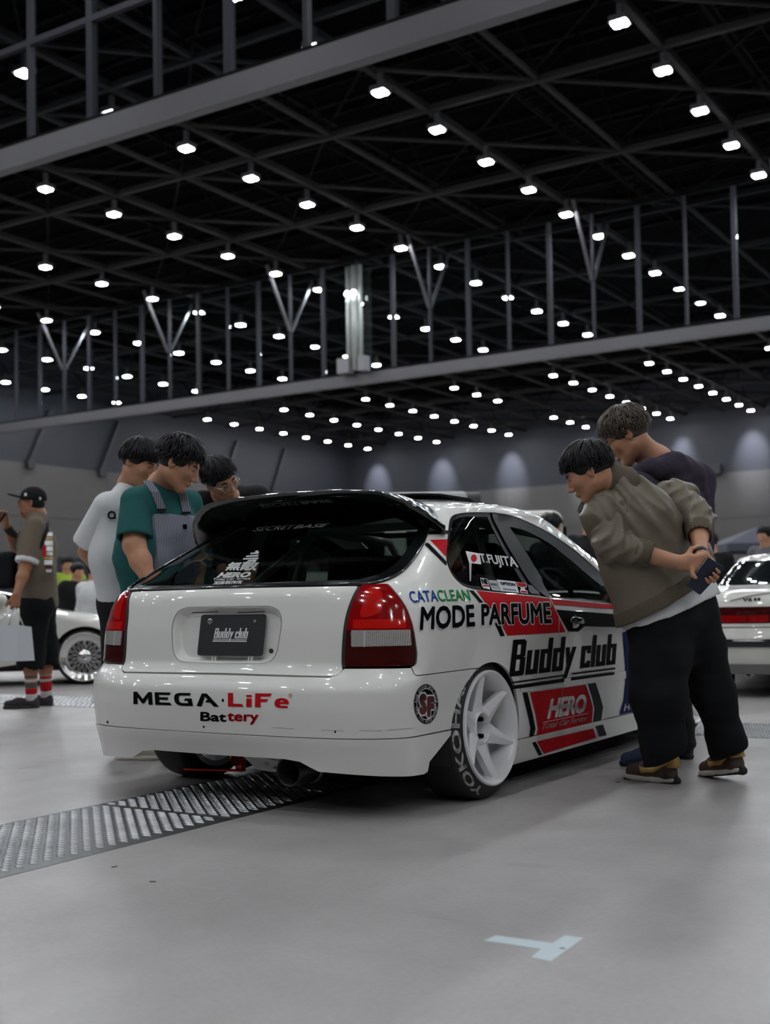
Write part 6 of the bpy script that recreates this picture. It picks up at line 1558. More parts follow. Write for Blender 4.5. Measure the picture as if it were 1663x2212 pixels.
# shoes
YEL = mat('shoe_yellow', (.50, .31, .085), rough=.6); SUEDE = mat('shoe_suede', (.085, .058, .048), rough=.9, noise=.2, nscale=80); SOLE_W = mat('sole_white', (.62, .60, .55), rough=.6); SOLE_K = mat('sole_black', (.012, .012, .012), rough=.7)
def runner(u, P, R):
    q = Solid(); q.cone(P(0, .026, .072), P(0, .022, .13), .036, .026, .01); q.box(P(0, .010, .100), (.05, .030, .032), R, .004, .003, '&'); solid_obj('heel_tab', q, .005, YEL, u, B)
    for sx in (-1, 1):
        q = Solid(); q.chain([P(sx * .030, .045, .080), P(sx * .036, .10, .055), P(sx * .036, .15, .050), P(sx * .030, .165, .066)], [.008, .011, .012, .008], .01); solid_obj('side_stripe', q, .005, YEL, u, B)
    q = Solid(); q.chain([P(0, .028, .010), P(0, .13, .006), P(0, .24, .018)], [.034, .032, .03], .02); q.box(P(0, .12, .002), (.06, .17, .006), R, .002, .002, '&'); q.cone(P(0, .006, .012), P(0, .014, .022), .020, .018, .01); solid_obj('outsole', q, .006, SOLE_K, u, B)
    V2, T2, asp = text2d('NIKE', .03); Pt = [P((x - .5) * .034, -.0085 + .008 * abs(x - .5) + (.008 * y), .090 + y * .016) - B for x, y in V2]; mobj('heel_lettering', Pt, T2, VBLACK, u)
    g = MB()
    for k in range(5): g.tube([P(-.018, .12 + k * .017, .092 - k * .007) - B, P(0, .118 + k * .017, .097 - k * .007) - B, P(.018, .12 + k * .017, .092 - k * .007) - B], .003, 5)
    g.build('laces', TEE_W, u, smooth=True)
shoe(man, B, hl, fL, .27, upper=SUEDE, sole=SOLE_W, extra=runner)
shoe(man, B, hr, fR, .27, tilt=.17, upper=SUEDE, sole=SOLE_W, extra=runner)
# ---- man in a dark hoodie behind him
HOOD = cloth('hoodie_plum', (.050, .040, .060), rough=.95, bump=.3, bscale=60); TEE_K = cloth('tee_black', (.010, .010, .012)); JEAN_K = cloth('jeans_charcoal', (.022, .022, .024), bump=.4, bscale=120)
b0 = on_floor(1440, 1652); B = np.array([b0[0], b0[1], 0])
hm = person('man in a dark plum hoodie and black glasses beside the olive jacket man', B)
hc = at(1352, 942, 5.62); HR = frame(dirv(-.78, .22, -.58), dirv(-.50, .15, .82)); neck = at(1418, 1000, 5.66)
shL, shR = at(1375, 1062, 5.52), at(1500, 1040, 5.88); chest = at(1440, 1090, 5.7); pel = at(1432, 1300, 5.72); hipL, hipR = pel - RIGHT * .08, pel + RIGHT * .07
aL, aR = on_floor(1436, 1652) + UP * .085, on_floor(1478, 1640) + UP * .085; kL, kR = at(1425, 1480, 5.62), at(1458, 1480, 5.75)
s = Solid(); Lh = add_head(s, hc, HR, 1.06, neck); s.chain([neck, chest, pel], [.075, .12, .13], .06); s.cone(shL, shR, .06, .06, .05)
elL, elR = at(1360, 1180, 5.42), at(1505, 1180, 5.8); wrL, wrR = at(1380, 1265, 5.38), at(1480, 1270, 5.62)
for a, e, w in ((shL, elL, wrL), (shR, elR, wrR)): s.chain([a, e, w], [.05, .042, .028], .03)
hand(s, wrL, dirv(.3, .2, -.9), dirv(1, 0, .2), 1, (.3,) * 4); hand(s, wrR, dirv(-.2, .1, -.9), dirv(-1, 0, .2), 1, (.3,) * 4)
for k_, a_, h_ in ((kL, aL, hipL), (kR, aR, hipR)): s.chain([h_, k_, a_], [.085, .056, .042], .03)
solid_obj('body', s, .0055, SKIN, hm, B); face_bits(hm, B, Lh, HR, 1.06, HAIR_K, glasses=mat('frame_black', (.01, .01, .01), rough=.3))
hair_mesh('hair', hm, B, hc, HR, HAIR_B, 1.06, n=950, length=.10, fringe=.03, back=-.055, side=-.03, seed=9, messy=.3, forward=.35, volume=.024)
j = Solid(); j.chain([shL, hipL + UP * .03], [.10, .13], .1); j.chain([shR, hipR + UP * .03], [.10, .13], .1); j.chain([neck - UP * .03, chest, pel], [.09, .16, .16], .08)
for a, e, w in ((shL, elL, wrL), (shR, elR, wrR)): j.chain([a, e, e * .2 + w * .8], [.085, .07, .052], .04)
j.post = wob(.005, 42, 2.0); hj = solid_obj('hoodie', j, .009, HOOD, hm, B)
# thrown-back hood: a thick roll around the neck that hangs at the back
q = Solid(); q.chain([at(1360, 1030, 5.52), at(1405, 1012, 5.50), at(1455, 1005, 5.58), at(1490, 1030, 5.68), at(1502, 1068, 5.70), at(1488, 1080, 5.62)], [.030, .044, .060, .072, .058, .040], .03); q.chain([at(1470, 1000, 5.66), at(1435, 985, 5.72), at(1400, 995, 5.76), at(1372, 1024, 5.70)], [.045, .032, .028, .026], .03)
q.cone(at(1450, 1040, 5.58), at(1480, 1062, 5.62), .055, .05, .05); q.post = wob(.004, 50, 3.3); solid_obj('hood', q, .007, HOOD, hj, B)
q = Solid(); q.cone(neck + UP * .005, neck - UP * .05, .070, .10, .02); solid_obj('t_shirt_collar', q, .008, TEE_K, hm, B)
p = Solid(); p.chain([hipL, kL, aL - UP * .0], [.105, .080, .072], .05); p.chain([hipR, kR, aR], [.10, .072, .060], .05); p.cone(hipL, hipR, .12, .12, .05); p.post = wob(.005, 60, .3, ((.2, .1, 1), (.1, .3, 1), (-.1, .2, 1))); solid_obj('jeans', p, .010, JEAN_K, hm, B)
SH_B = mat('shoe_blue', (.030, .048, .105), rough=.8, noise=.2, nscale=60); SOLE_B = mat('sole_navy', (.012, .016, .035), rough=.8)
shoe(hm, B, on_floor(1458, 1655), dirv(-1, .15, 0), .27, upper=SH_B, sole=SOLE_B); shoe(hm, B, on_floor(1496, 1641), dirv(-.55, .8, 0), .27, upper=SH_B, sole=SOLE_B)
# ---- man in a white T-shirt
b0 = on_floor(268, 1638); B = np.array([b0[0], b0[1], 0]); d0 = 6.17
wm = person('man in a white T-shirt with a small black chest mark looking down at the hatchback', B)
PANT_K = cloth('trouser_charcoal', (.014, .014, .016), bump=.2, bscale=60); LIGHT_SH = mat('shoe_cream', (.50, .47, .38), rough=.7); SOLE_C = mat('sole_cream', (.60, .57, .48), rough=.7)
hc = at(303, 1000, 6.34); HR = frame(dirv(.80, -.32, -.42), dirv(.30, -.1, .9)); neck = at(284, 1052, 6.42)
shL, shR = at(330, 1085, 6.62), at(230, 1094, 6.26); chest = at(275, 1120, 6.42); pel = at(282, 1290, 6.42); hipL, hipR = at(306, 1300, 6.52), at(258, 1300, 6.34)
s = Solid(); Lh = add_head(s, hc, HR, 1.02, neck); s.chain([neck, chest, pel], [.064, .09, .10], .06); s.cone(shL, shR, .045, .045, .05)
elR, wrR = at(188, 1192, 6.36), at(226, 1258, 6.56); elL, wrL = at(330, 1190, 6.72), at(300, 1260, 6.72)
for a, e, w in ((shL, elL, wrL), (shR, elR, wrR)): s.chain([a, e, w], [.048, .042, .028], .03)
hand(s, wrR, dirv(.5, .5, -.6), dirv(.2, .9, .2), 1, (.4,) * 4); hand(s, wrL, dirv(-.5, .2, -.8), dirv(0, -1, .2), 1, (.4,) * 4)
kL, kR = at(300, 1470, 6.50), at(256, 1470, 6.34); aL, aR = at(296, 1615, 6.5), at(262, 1622, 6.38)
for h_, k_, a_ in ((hipL, kL, aL), (hipR, kR, aR)): s.chain([h_, k_, a_], [.085, .056, .042], .03)
solid_obj('body', s, .006, SKIN, wm, B); face_bits(wm, B, Lh, HR, 1.02, HAIR_K)
hair_mesh('hair', wm, B, hc, HR, HAIR_K, 1.02, n=750, length=.13, fringe=.022, back=-.10, side=-.06, seed=5, messy=.10, forward=.35, volume=.020)
j = tee(Solid(), neck, shL, shR, elL, elR, hipL - UP * .02, hipR - UP * .02, body=.116, sleeve=.86, open_r=.092)
plane_cut(j, pel - UP * .07, UP); j.post = wob(.0055, 26, .9, ((1, .3, .25), (-.6, 1, .2), (.5, -.6, .3))); tj = solid_obj('t_shirt', j, .008, TEE_W, wm, B); sleeves(tj, B, TEE_W, ((shL, elL), (shR, elR)), None, .84, .072, .098)
def march(sol, x, y, d0, d1, e=.002):
    for d in np.arange(d0, d1, .004):
        if sol.ev(at(x, y, d)[None])[0] < e: return at(x, y, d)
    return at(x, y, d1)
mk = march(j, 242, 1113, 5.9, 6.6) - AWAY * .010
g = MB().lathe([(0, .013), (0, .022), (.003, .022), (.003, .013)], 16, 'y', (0, 0, 0), frame(-AWAY, UP) @ np.array(Matrix.Rotation(math.pi, 3, 'Z'))); g.box((RIGHT * .008 - UP * .016), (.03, .006, .008), np.c_[RIGHT, AWAY, UP])
g.V = [tuple(np.array(v) + mk - B) for v in g.V]; g.build('chest_mark', VBLACK, tj)
p = Solid(); p.chain([hipL, kL, aL], [.105, .088, .072], .05); p.chain([hipR, kR, aR], [.105, .088, .072], .05); p.cone(hipL, hipR, .115, .115, .05); plane_cut(p, (0, 0, .055), UP, 30); solid_obj('trousers', p, .011, PANT_K, wm, B)
shoe(wm, B, on_floor(250, 1641), dirv(.95, -.1, 0), .27, upper=LIGHT_SH, sole=SOLE_C); shoe(wm, B, on_floor(272, 1620), dirv(.9, .4, 0), .27, upper=LIGHT_SH, sole=SOLE_C)
# ---- man in striped bib overalls over a teal T-shirt
TEAL = cloth('tee_teal', (.020, .105, .105), bump=.15, bscale=14)
def stripe_mat():
    m = cloth('hickory_stripe', (.30, .31, .36)); nt = m.node_tree; b = nt.nodes['Principled BSDF']; tc = [k for k in nt.nodes if k.type == 'TEX_COORD'][0]
    dt = nt.nodes.new('ShaderNodeVectorMath'); dt.operation = 'DOT_PRODUCT'; dt.inputs[1].default_value = tuple(RIGHT * .8 + AWAY * .55); nt.links.new(tc.outputs['Object'], dt.inputs[0])
    mu = nt.nodes.new('ShaderNodeMath'); mu.operation = 'MULTIPLY'; mu.inputs[1].default_value = 720; nt.links.new(dt.outputs['Value'], mu.inputs[0])
    sn = nt.nodes.new('ShaderNodeMath'); sn.operation = 'SINE'; nt.links.new(mu.outputs[0], sn.inputs[0])
    r = nt.nodes.new('ShaderNodeValToRGB'); r.color_ramp.elements[0].position = .35; r.color_ramp.elements[1].position = .65; r.color_ramp.elements[0].color = (.13, .14, .19, 1); r.color_ramp.elements[1].color = (.36, .37, .42, 1)
    nt.links.new(sn.outputs[0], r.inputs[0]); nt.links.new(r.outputs[0], b.inputs['Base Color']); return m
HICK = stripe_mat()
om = None
d0 = 5.95; pel = at(355, 1330, 6.08); B = np.array([pel[0], pel[1], 0])
om = person('man in grey striped bib overalls over a teal T-shirt leaning towards the hatchback', B)
hc = at(388, 1002, 5.92); HR = frame(dirv(.84, -.06, -.52), dirv(.50, -.02, .85)); neck = at(350, 1052, 6.02)
shL, shR = at(408, 1088, 6.20), at(292, 1084, 5.86); chest = at(350, 1130, 6.02); hipL, hipR = at(388, 1330, 6.16), at(325, 1330, 6.00)
elR, wrR = at(290, 1178, 5.78), at(325, 1262, 5.72); elL, wrL = at(420, 1190, 6.16), at(425, 1280, 6.01)
s = Solid(); Lh = add_head(s, hc, HR, 1.06, neck); s.chain([neck, chest, pel], [.068, .095, .10], .06); s.cone(shL, shR, .045, .045, .05)
for a, e, w in ((shL, elL, wrL), (shR, elR, wrR)): s.chain([a, e, e * .6 + w * .4, w], [.058, .052, .050, .032], .03)
hand(s, wrR, dirv(.45, -.1, -.85), dirv(.8, .4, .3), 1, (.4,) * 4); hand(s, wrL, dirv(.2, 0, -.9), dirv(.1, -1, .2), 1, (.4,) * 4)
kL, kR = at(395, 1490, 6.11), at(335, 1490, 5.98); aL, aR = at(412, 1625, 6.3), at(385, 1635, 6.2)
aL[2] = .08; aR[2] = .08
for h_, k_, a_ in ((hipL, kL, aL), (hipR, kR, aR)): s.chain([h_, k_, a_], [.09, .06, .042], .03)
solid_obj('body', s, .006, SKIN, om, B); face_bits(om, B, Lh, HR, 1.06, HAIR_K)
hair_mesh('hair', om, B, hc, HR, HAIR_K, 1.06, n=800, length=.085, fringe=.045, back=-.03, side=-.01, seed=12, messy=.38, forward=.65, volume=.026)
j = tee(Solid(), neck, shL, shR, elL, elR, hipL + UP * .04, hipR + UP * .04, body=.138, sleeve=.86, open_r=.088, yoke=.066)
j.post = wob(.005, 30, .2); tj = solid_obj('t_shirt', j, .008, TEAL, om, B); sleeves(tj, B, TEAL, ((shL, elL), (shR, elR)), None, .84, .072, .090)
f_ = dirv(.72, -.62, 0)                                                 # the way his chest faces
q = Solid(); q.chain([hipL, kL, aL], [.115, .10, .088], .06); q.chain([hipR, kR, aR], [.115, .10, .088], .06); q.cone(hipL, hipR, .15, .15, .06); q.cone(pel, pel + UP * .10, .175, .165, .05)
# bib: shirt volume, a little larger, kept only in front and below the chest line
bib = tee(Solid(), neck, shL, shR, elL, elR, hipL + UP * .04, hipR + UP * .04, grow=.013, body=.138, sleeve=0, yoke=.066)
cb = chest + f_ * .16 - UP * .14; bib.box(cb, (.150, .12, .175), frame(f_, UP), .03, .01, '&'); bib.post = wob(.003, 30, 1.2)
q.post = wob(.004, 40, .7); ov = solid_obj('overalls', q, .010, HICK, om, B); solid_obj('bib', bib, .008, HICK, ov, B)
def on_chest(x, y, d0, d1):                                               # march a pixel ray to the shirt surface
    for d in np.arange(d0, d1, .004):
        P_ = at(x, y, d)
        if bib_full.ev(P_[None])[0] < .004: return P_
    return at(x, y, d1)
bib_full = Solid(); bib_full.p = [k for k in bib.p if k[0] == '+']
for pts in (((318, 1038), (335, 1062), (346, 1090), (350, 1102)), ((392, 1062), (398, 1082), (402, 1098), (403, 1108))):
    P_ = [on_chest(x, y, 5.4, 6.2) for x, y in pts]; V = []
    for a in P_: V += [a - RIGHT * .020 - AWAY * .004, a + RIGHT * .020 - AWAY * .004, a + RIGHT * .020 + AWAY * .006, a - RIGHT * .020 + AWAY * .006]
    mobj('strap', np.array(V) - B, [[i * 4 + k, i * 4 + (k + 1) % 4, i * 4 + 4 + (k + 1) % 4, i * 4 + 4 + k] for i in range(len(P_) - 1) for k in range(4)], HICK, ov)
    MB().box(P_[-1] - B - AWAY * .008, (.045, .008, .012), np.c_[RIGHT, AWAY, UP]).build('buckle', SOOT, ov)
pk = on_chest(400, 1138, 5.4, 6.2); MB().box(pk - B - AWAY * .004, (.020, .006, .024), np.c_[RIGHT, AWAY, UP]).build('pocket_label', VBLACK, ov)
shoe(om, B, aL * [1, 1, 0] - dirv(1, 0, 0) * .05, dirv(.9, -.2, 0), .28, upper=PANT_K, sole=SOLE_K); shoe(om, B, aR * [1, 1, 0] - dirv(1, 0, 0) * .05, dirv(.9, -.2, 0), .28, upper=PANT_K, sole=SOLE_K)
# ---- man in black with thin glasses, bent over behind the spoiler
d0 = 6.55; pel = at(585, 1240, 6.95); B = np.array([pel[0], pel[1], 0])
gm = person('man in black with thin glasses bending beside the far flank of the hatchback', B)
hc = at(478, 1036, 6.50); HR = frame(dirv(.62, -.62, -.42), dirv(-.30, -.40, .86)); neck = at(486, 1082, 6.62)
shL, shR = at(555, 1082, 6.66), at(440, 1095, 6.62); chest = at(510, 1110, 6.74)
s = Solid(); Lh = add_head(s, hc, HR, 1.0, neck); s.chain([neck, chest, pel], [.07, .12, .13], .06); s.cone(shL, shR, .055, .055, .05)
elR, wrR = at(452, 1170, 6.6), at(480, 1230, 6.5); elL, wrL = at(570, 1170, 6.6), at(545, 1230, 6.5)
for a, e, w in ((shL, elL, wrL), (shR, elR, wrR)): s.chain([a, e, w], [.048, .042, .028], .03)
hand(s, wrR, dirv(.3, 0, -.9), dirv(.6, -.6, .2), 1, (.5,) * 4); hand(s, wrL, dirv(-.3, 0, -.9), dirv(-.6, -.6, .2), 1, (.5,) * 4)
hipL, hipR = pel + RIGHT * .08 + AWAY * .05, pel - RIGHT * .08 - AWAY * .05; 
legs = []
for q_, h_ in ((1, hipL), (-1, hipR)):
    a_ = np.array([h_[0], h_[1], .08]) + AWAY * .05; k_ = (h_ + a_) / 2 - AWAY * .06; legs.append((h_, k_, a_)); s.chain([h_, k_, a_], [.085, .056, .042], .03)
solid_obj('body', s, .006, SKIN, gm, B); face_bits(gm, B, Lh, HR, 1.0, HAIR_K, glasses=mat('frame_silver', (.5, .5, .5), rough=.25, metal=1))
hair_mesh('hair', gm, B, hc, HR, HAIR_K, 1.0, n=700, length=.095, fringe=.035, back=-.05, side=-.03, seed=21, messy=.24, forward=.5, volume=.020)
j = Solid(); j.chain([shR, hipR + UP * .05], [.085, .13], .10); j.chain([shL, hipL + UP * .05], [.085, .13], .10); j.chain([neck - UP * .02, chest, pel], [.072, .15, .15], .08)
for a, e, w in ((shL, elL, wrL), (shR, elR, wrR)): j.chain([a, e, e * .3 + w * .7], [.078, .062, .05], .04)
j.post = wob(.004, 36, 2.2); solid_obj('sweatshirt', j, .010, TEE_K, gm, B)
p = Solid(); p.cone(hipL, hipR, .12, .12, .05)
for h_, k_, a_ in legs: p.chain([h_, k_, a_], [.105, .085, .07], .05)
solid_obj('trousers', p, .012, PANT_K, gm, B)
for h_, k_, a_ in legs: shoe(gm, B, a_ * [1, 1, 0] - dirv(.6, -.6, 0) * .06, dirv(.6, -.6, 0), .27, upper=PANT_K, sole=SOLE_K)
# ---- man in a black cap photographing with a phone
KHAKI = cloth('tee_khaki', (.150, .122, .092), bump=.15, bscale=14)
b0 = on_floor(70, 1530); B = np.array([b0[0], b0[1], 0])
D1 = 9.72
cm = person('man in a black cap and khaki T-shirt holding up a phone', B)
hc = at(68, 1086, D1 - .02); HR = frame(dirv(-1, -.08, .02), dirv(-.05, 0, 1)); neck = at(80, 1112, D1)
shL, shR = at(84, 1138, D1 + .20), at(76, 1136, D1 - .20); chest = at(84, 1160, D1); pel = at(84, 1300, D1); hipL, hipR = at(86, 1305, D1 + .10), at(80, 1305, D1 - .10)
elR, wrR = at(56, 1222, D1 - .30), at(36, 1284, D1 - .42); elL, wrL = at(36, 1180, D1 + .26), at(14, 1134, D1 + .10)
s = Solid(); Lh = add_head(s, hc, HR, .98, neck); s.chain([neck, chest, pel], [.060, .085, .10], .06); s.cone(shL, shR, .042, .042, .05)
for a, e, w in ((shL, elL, wrL), (shR, elR, wrR)): s.chain([a, e, e * .6 + w * .4, w], [.052, .046, .043, .028], .03)
hand(s, wrR, dirv(-.10, -.05, -1), dirv(-.4, .9, 0), -1, (.75,) * 4); hand(s, wrL, dirv(-.35, -.1, .85), dirv(-.2, -.9, .1), 1, (.7,) * 4)
kL, kR = at(96, 1400, D1 + .11), at(66, 1402, D1 - .10); aL, aR = at(100, 1504, D1 + .12), at(68, 1510, D1 - .10); aL[2] = .085; aR[2] = .085
for h_, k_, a_ in ((hipL, kL, aL), (hipR, kR, aR)): s.chain([h_, k_, k_ * .6 + a_ * .4, a_], [.09, .058, .056, .038], .03)
solid_obj('body', s, .007, SKIN_T, cm, B); face_bits(cm, B, Lh, HR, .98, HAIR_K, glasses=mat('frame_black', (.01, .01, .01), rough=.3))
q = Solid(); q.ell(Lh(0, -.022, .0), (.080, .092, .075), HR, .01); q.box(Lh(0, .08, -.03), (.2, .085, .2), HR, .005, .005, '-'); solid_obj('hair', q, .007, HAIR_K, cm, B)
q = Solid(); q.ell(Lh(0, .052, -.086), (.042, .034, .032), HR, .01); q.box(Lh(0, -.04, -.05), (.2, .07, .2), HR, .005, .01, '-'); solid_obj('beard', q, .006, HAIR_K, cm, B)
CAPM = cloth('cap_black', (.010, .011, .013))
q = Solid(); q.ell(Lh(0, -.016, .040), (.090, .108, .096), HR, .01); q.box(Lh(0, 0, -.07), (.3, .3, .085), HR, .004, .004, '-'); cp = solid_obj('cap', q, .007, CAPM, cm, B)
q = Solid(); q.ell(Lh(0, .125, .055), (.075, .075, .009), HR @ np.array(Matrix.Rotation(.22, 3, 'X')), .01); solid_obj('cap_brim', q, .006, CAPM, cp, B)
g = MB().lathe([(0, .001), (.004, .009), (0, .012)], 10, 'z', Lh(0, -.016, .138) - B, HR); g.build('cap_button', VRED, cp, smooth=True)
g = MB(); g.box(Lh(-.088, .03, .06) - B, (.004, .018, .024), HR); g.box(Lh(-.070, -.085, .03) - B, (.012, .012, .02), HR); g.build('cap_badge', VWHITE, cp)
j = tee(Solid(), neck, shL, shR, elL, elR, hipL + UP * .0, hipR + UP * .0, body=.128, sleeve=.92, open_r=.088); plane_cut(j, pel - UP * .05, UP)
j.post = wob(.005, 26, 1.4); tj = solid_obj('t_shirt', j, .009, KHAKI, cm, B); sleeves(tj, B, KHAKI, ((shL, elL), (shR, elR)), None, .90, .070, .092, .009)
q = Solid(); u = nz(elR - shR); q.cone(shR + (elR - shR) * .82, shR + (elR - shR) * .93, .093, .092, .01); q.box(shR + (elR - shR) * .88, (.12, .02, .12), frame(u, RIGHT), .004, .003, '&'); solid_obj('sleeve_hem', q, .008, TEE_W, tj, B)
q = Solid(); q.chain([elL * .9 + shL * .1, wrL * .85 + elL * .15], [.05, .036], .02); solid_obj('arm_sleeve', q, .008, cloth('sleeve_grey', (.05, .045, .042)), cm, B)
# colourful print on the back of the shirt
shirt_full = Solid(); shirt_full.p = j.p; shirt_full.post = j.post
def on_shirt(x, y):
    for d in np.arange(D1 - .6, D1 + .4, .006):
        P_ = at(x, y, d)
        if shirt_full.ev(P_[None])[0] < .001: return P_ - AWAY * .006 + RIGHT * .003
    return None
for (x0, y0, x1, y1, m_) in ((104, 1150, 118, 1158, VWHITE), (103, 1160, 118, 1166, YEL), (101, 1168, 119, 1178, VWHITE), (97, 1180, 104, 1202, VRED), (105, 1180, 119, 1190, VWHITE), (105, 1192, 119, 1200, VGREY), (100, 1203, 119, 1208, YEL), (100, 1210, 118, 1220, VWHITE), (102, 1222, 117, 1228, DKR), (104, 1230, 116, 1236, VWHITE)):
    G = [[on_shirt(x0 - 5 + (x1 - x0) * i / 3, y0 + (y1 - y0) * k / 2) for i in range(4)] for k in range(3)]
    if any(p_ is None for r_ in G for p_ in r_): continue
    mobj('shirt_print', np.array(G).reshape(-1, 3) - B, [[k * 4 + i, k * 4 + i + 1, k * 4 + i + 5, k * 4 + i + 4] for k in range(2) for i in range(3)], m_, tj)
p = Solid(); p.chain([hipL, kL, kL * .78 + aL * .22], [.12, .108, .112], .05); p.chain([hipR, kR, kR * .74 + aR * .26], [.12, .108, .114], .05); p.cone(hipL, hipR, .135, .135, .05); p.cone(kL * .7 + aL * .3, aL, .09, .09, .01, '-'); p.cone(kR * .66 + aR * .34, aR, .09, .09, .01, '-'); p.post = wob(.005, 36, .8); solid_obj('shorts', p, .010, BLACK_C, cm, B)
# crossbody strap and bag
g = MB().tube([at(104, 1128, D1 + .02) - B, at(101, 1146, D1 - .19) - B, at(92, 1170, D1 - .235) - B, at(78, 1195, D1 - .28) - B, at(64, 1225, D1 - .30) - B, at(40, 1255, D1 - .22) - B], .016, 8)
g2 = MB(); g2.V = g.V; g2.F = g.F; g2.M = g.M; st = g2.build('bag_strap', CAPM, cm, smooth=True)
cbag = thing('crossbody_bag', 'black bag worn in front of the man in the black cap', 'bag', B)
q = Solid(); q.box(at(10, 1232, D1 - .02), (.09, .10, .15), frame(dirv(-1, 0, 0), UP), .05, .02); q.post = wob(.006, 24, .3); solid_obj('pouch', q, .011, CAPM, cbag, B)
MB().bar(at(10, 1196, D1 - .12) - B, at(12, 1200, D1 + .08) - B, .012).build('zip', SOOT, cbag)
ph = thing('phone', 'black phone held up by the man in the black cap', 'phone', B)
pc_ = at(2, 1122, D1 - .0); Rp = frame(dirv(-.75, -.1, .62), dirv(.6, 0, .75))
bevel(MB().box(pc_ - B, (.075, .009, .155), Rp).build('phone_body', mat('phone_black', (.01, .01, .012), rough=.2), ph), .006, 3); MB().box(pc_ - B + Rp @ np.array([0, -.0049, 0]), (.068, .001, .145), Rp).build('phone_screen', VBLACK, ph)
# socks and shoes
SOCK_R = cloth('sock_red', (.42, .014, .018)); SOCK_W = cloth('sock_white', (.55, .53, .52)); SOCK_G = cloth('sock_grey', (.10, .095, .10))
for k_, a_, cols in ((kL, aL, ((.40, .52, SOCK_R), (.52, .58, SOCK_W), (.58, .64, SOCK_R), (.64, .70, SOCK_W), (.70, .90, SOCK_R), (.90, 1.04, SOCK_W))), (kR, aR, ((.32, .60, SOCK_G), (.60, .68, SOCK_W), (.68, .80, SOCK_G), (.80, .92, SOCK_R), (.92, 1.06, SOCK_W)))):
    par = None
    for f0, f1, m_ in cols:
        q = Solid(); c0, c1 = k_ + (a_ - k_) * f0, k_ + (a_ - k_) * f1; rr = lambda f: np.interp(f, [.3, .5, 1.05], [.059, .053, .044]); q.cone(c0, c1, rr(f0), rr(f1), .005); u = nz(a_ - k_); q.box((c0 + c1) / 2, (.1, np.linalg.norm(c1 - c0) / 2, .1), frame(u, RIGHT), .002, .002, '&')
        o = solid_obj('sock' if par is None else 'sock_band', q, .007, m_, par or cm, B); par = par or o
KNIT = mat('shoe_knit', (.035, .030, .034), rough=.9, noise=.5, nscale=70); KSOLE = mat('sole_grey', (.030, .030, .028), rough=.8)
shoe(cm, B, aL * [1, 1, 0] - dirv(-.95, .3, 0) * .07, dirv(-.95, .3, 0), .30, upper=KNIT, sole=KSOLE, wd=1.15); shoe(cm, B, aR * [1, 1, 0] - dirv(-1, -.12, 0) * .07, dirv(-1, -.12, 0), .31, upper=KNIT, sole=KSOLE, wd=1.15)
# shopping bag
PAPER = mat('paper_bag', (.58, .60, .64), rough=.6)
bag = thing('shopping_bag', 'white paper shopping bag hanging from the hand of the man in the cap', 'bag', B)
bo = [at(-30, 1430, D1 - .60), at(36, 1428, D1 - .58), at(75, 1427, D1 - .44), at(8, 1430, D1 - .44)]; tp = [at(-28, 1352, D1 - .58), at(40, 1350, D1 - .56), at(68, 1354, D1 - .44), at(2, 1354, D1 - .44)]
V = np.array(bo + tp) - B
mobj('bag_body', V, [[0, 3, 2, 1], [0, 1, 5, 4], [1, 2, 6, 5], [2, 3, 7, 6], [3, 0, 4, 7]], PAPER, bag)
hd_ = wrR + dirv(-.1, -.05, -1) * .105
for a, c in ((tp[0], tp[1]), (tp[3], tp[2])):
    m1, m2 = a * .75 + c * .25, a * .25 + c * .75
    MB().tube([m1 - B, m1 * .4 + hd_ * .6 - B, hd_ - B, m2 * .4 + hd_ * .6 - B, m2 - B], .0065, 8).build('bag_handle', PAPER, bag, smooth=True)
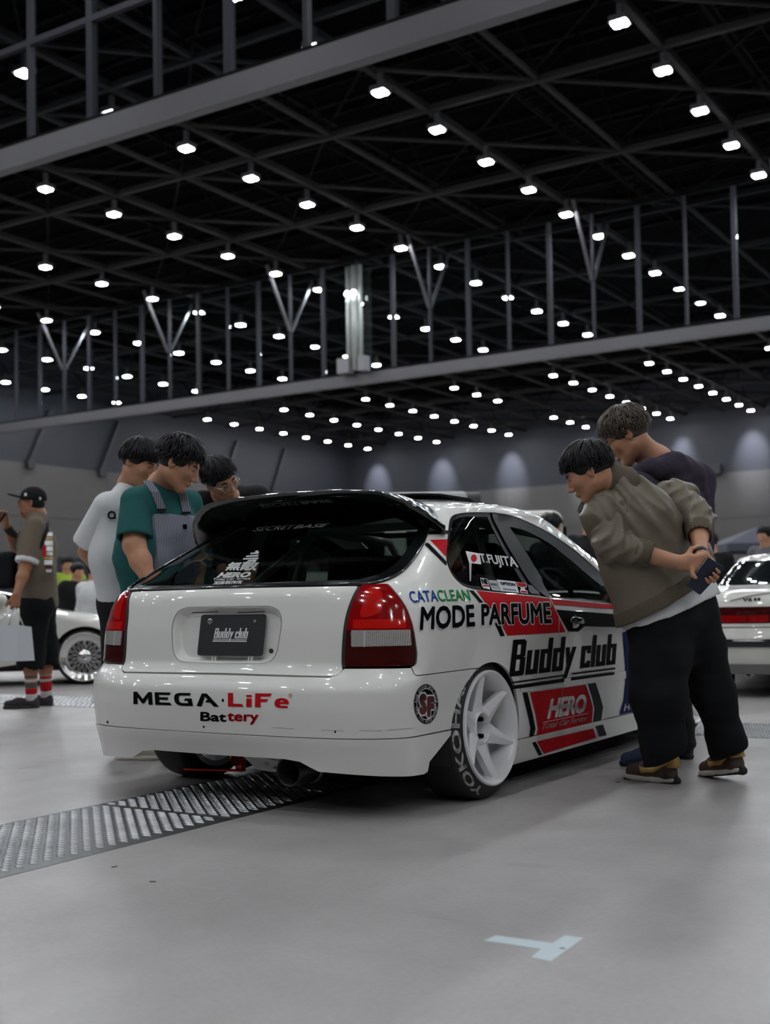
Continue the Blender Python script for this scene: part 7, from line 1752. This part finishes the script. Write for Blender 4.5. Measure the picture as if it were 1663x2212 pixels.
# ---- others further back
def bystander(label, px, d, z_top, top_m, bot_m, hair_m, face, lean=0.0, h=.012, name_top='jacket', seed=1):
    """a standing visitor: px = column and row of the head centre, d = distance"""
    hc = at(px[0], px[1], d); B = np.array([hc[0], hc[1], 0]) - face * lean; t = person(label, B); H = hc[2]
    s = Solid(); HRb = frame(face - UP * .25, UP); nk = hc - UP * .15 - face * .03; L_ = add_head(s, hc, HRb, 1.0, nk); lt = nz(np.cross(face, UP)); pl = np.array([B[0], B[1], H * .54])
    s.chain([nk, nk * .75 + pl * .25, pl], [.07, .12, .13], .06); arms = []
    for q in (-1, 1):
        a = nk - UP * .07 + lt * q * .17; e = a - UP * .27 + lt * q * .06; w = e - UP * .2 + face * .12; s.chain([a, e, w], [.05, .045, .03], .03); arms.append((a, e, w)); hand(s, w, dirv(0, 0, -1) * .7 + face * .5, -lt * q, q, (.4,) * 4)
    lg = []
    for q in (-1, 1):
        h0 = pl + lt * q * .09; a0 = np.array([B[0], B[1], .08]) + lt * q * .11; s.chain([h0, (h0 + a0) / 2, a0], [.085, .058, .042], .03); lg.append((h0, a0))
    solid_obj('body', s, h, SKIN, t, B); hair_mesh('hair', t, B, hc, HRb, hair_m, 1.0, n=160, seed=seed, volume=.02)
    j = Solid(); j.chain([nk - UP * .02, nk * .7 + pl * .3, pl], [.08, .165, .165], .08)
    for a, e, w in arms: j.chain([a, e, e * .2 + w * .8], [.085, .068, .05], .05); j.cone(a, pl, .09, .12, .08)
    j.post = wob(.005, 30, seed); solid_obj(name_top, j, h, top_m, t, B)
    p = Solid()
    for h0, a0 in lg: p.chain([h0, (h0 + a0) / 2, a0], [.11, .088, .07], .05)
    solid_obj('trousers', p, h * 1.1, bot_m, t, B)
    for h0, a0 in lg: shoe(t, B, a0 * [1, 1, 0] - face * .06, face, .27, upper=PANT_K, sole=SOLE_K)
    return t
bystander('man in black standing beyond the hatchback windscreen', (1278, 1118), 8.6, 0, TEE_K, PANT_K, HAIR_K, dirv(-.5, -.8, 0), seed=31)
bystander('dark-haired visitor whose head shows over the roof of the hatchback', (1190, 1140), 10.5, 0, TEE_K, PANT_K, HAIR_K, dirv(.9, .3, 0), seed=32)
bystander('dark-haired visitor behind the white coupe with the red tail lamp bar', (1652, 1158), 15.2, 0, cloth('top_grey', (.12, .12, .13)), PANT_K, HAIR_K, dirv(-.7, -.5, 0), seed=33)
bystander('visitor in black seen between the olive jacket and the white coupe', (1535, 1172), 15.0, 0, TEE_K, PANT_K, HAIR_K, dirv(.2, 1, 0), seed=34)
bystander('visitor in black with a red badge behind the bonnet of the silver-wheeled coupe', (168, 1236), 16.5, 0, TEE_K, PANT_K, HAIR_K, dirv(.6, -.7, 0), seed=35)
bystander('visitor in a white top bending behind the silver-wheeled coupe', (206, 1236), 15.2, 0, TEE_W, PANT_K, HAIR_K, dirv(.5, .8, 0), seed=36)
bystander('visitor in a lime green vest in front of the black curtain', (146, 1220), 18.0, 0, cloth('vest_lime', (.30, .42, .05)), PANT_K, HAIR_K, dirv(.3, -.9, 0), seed=37)
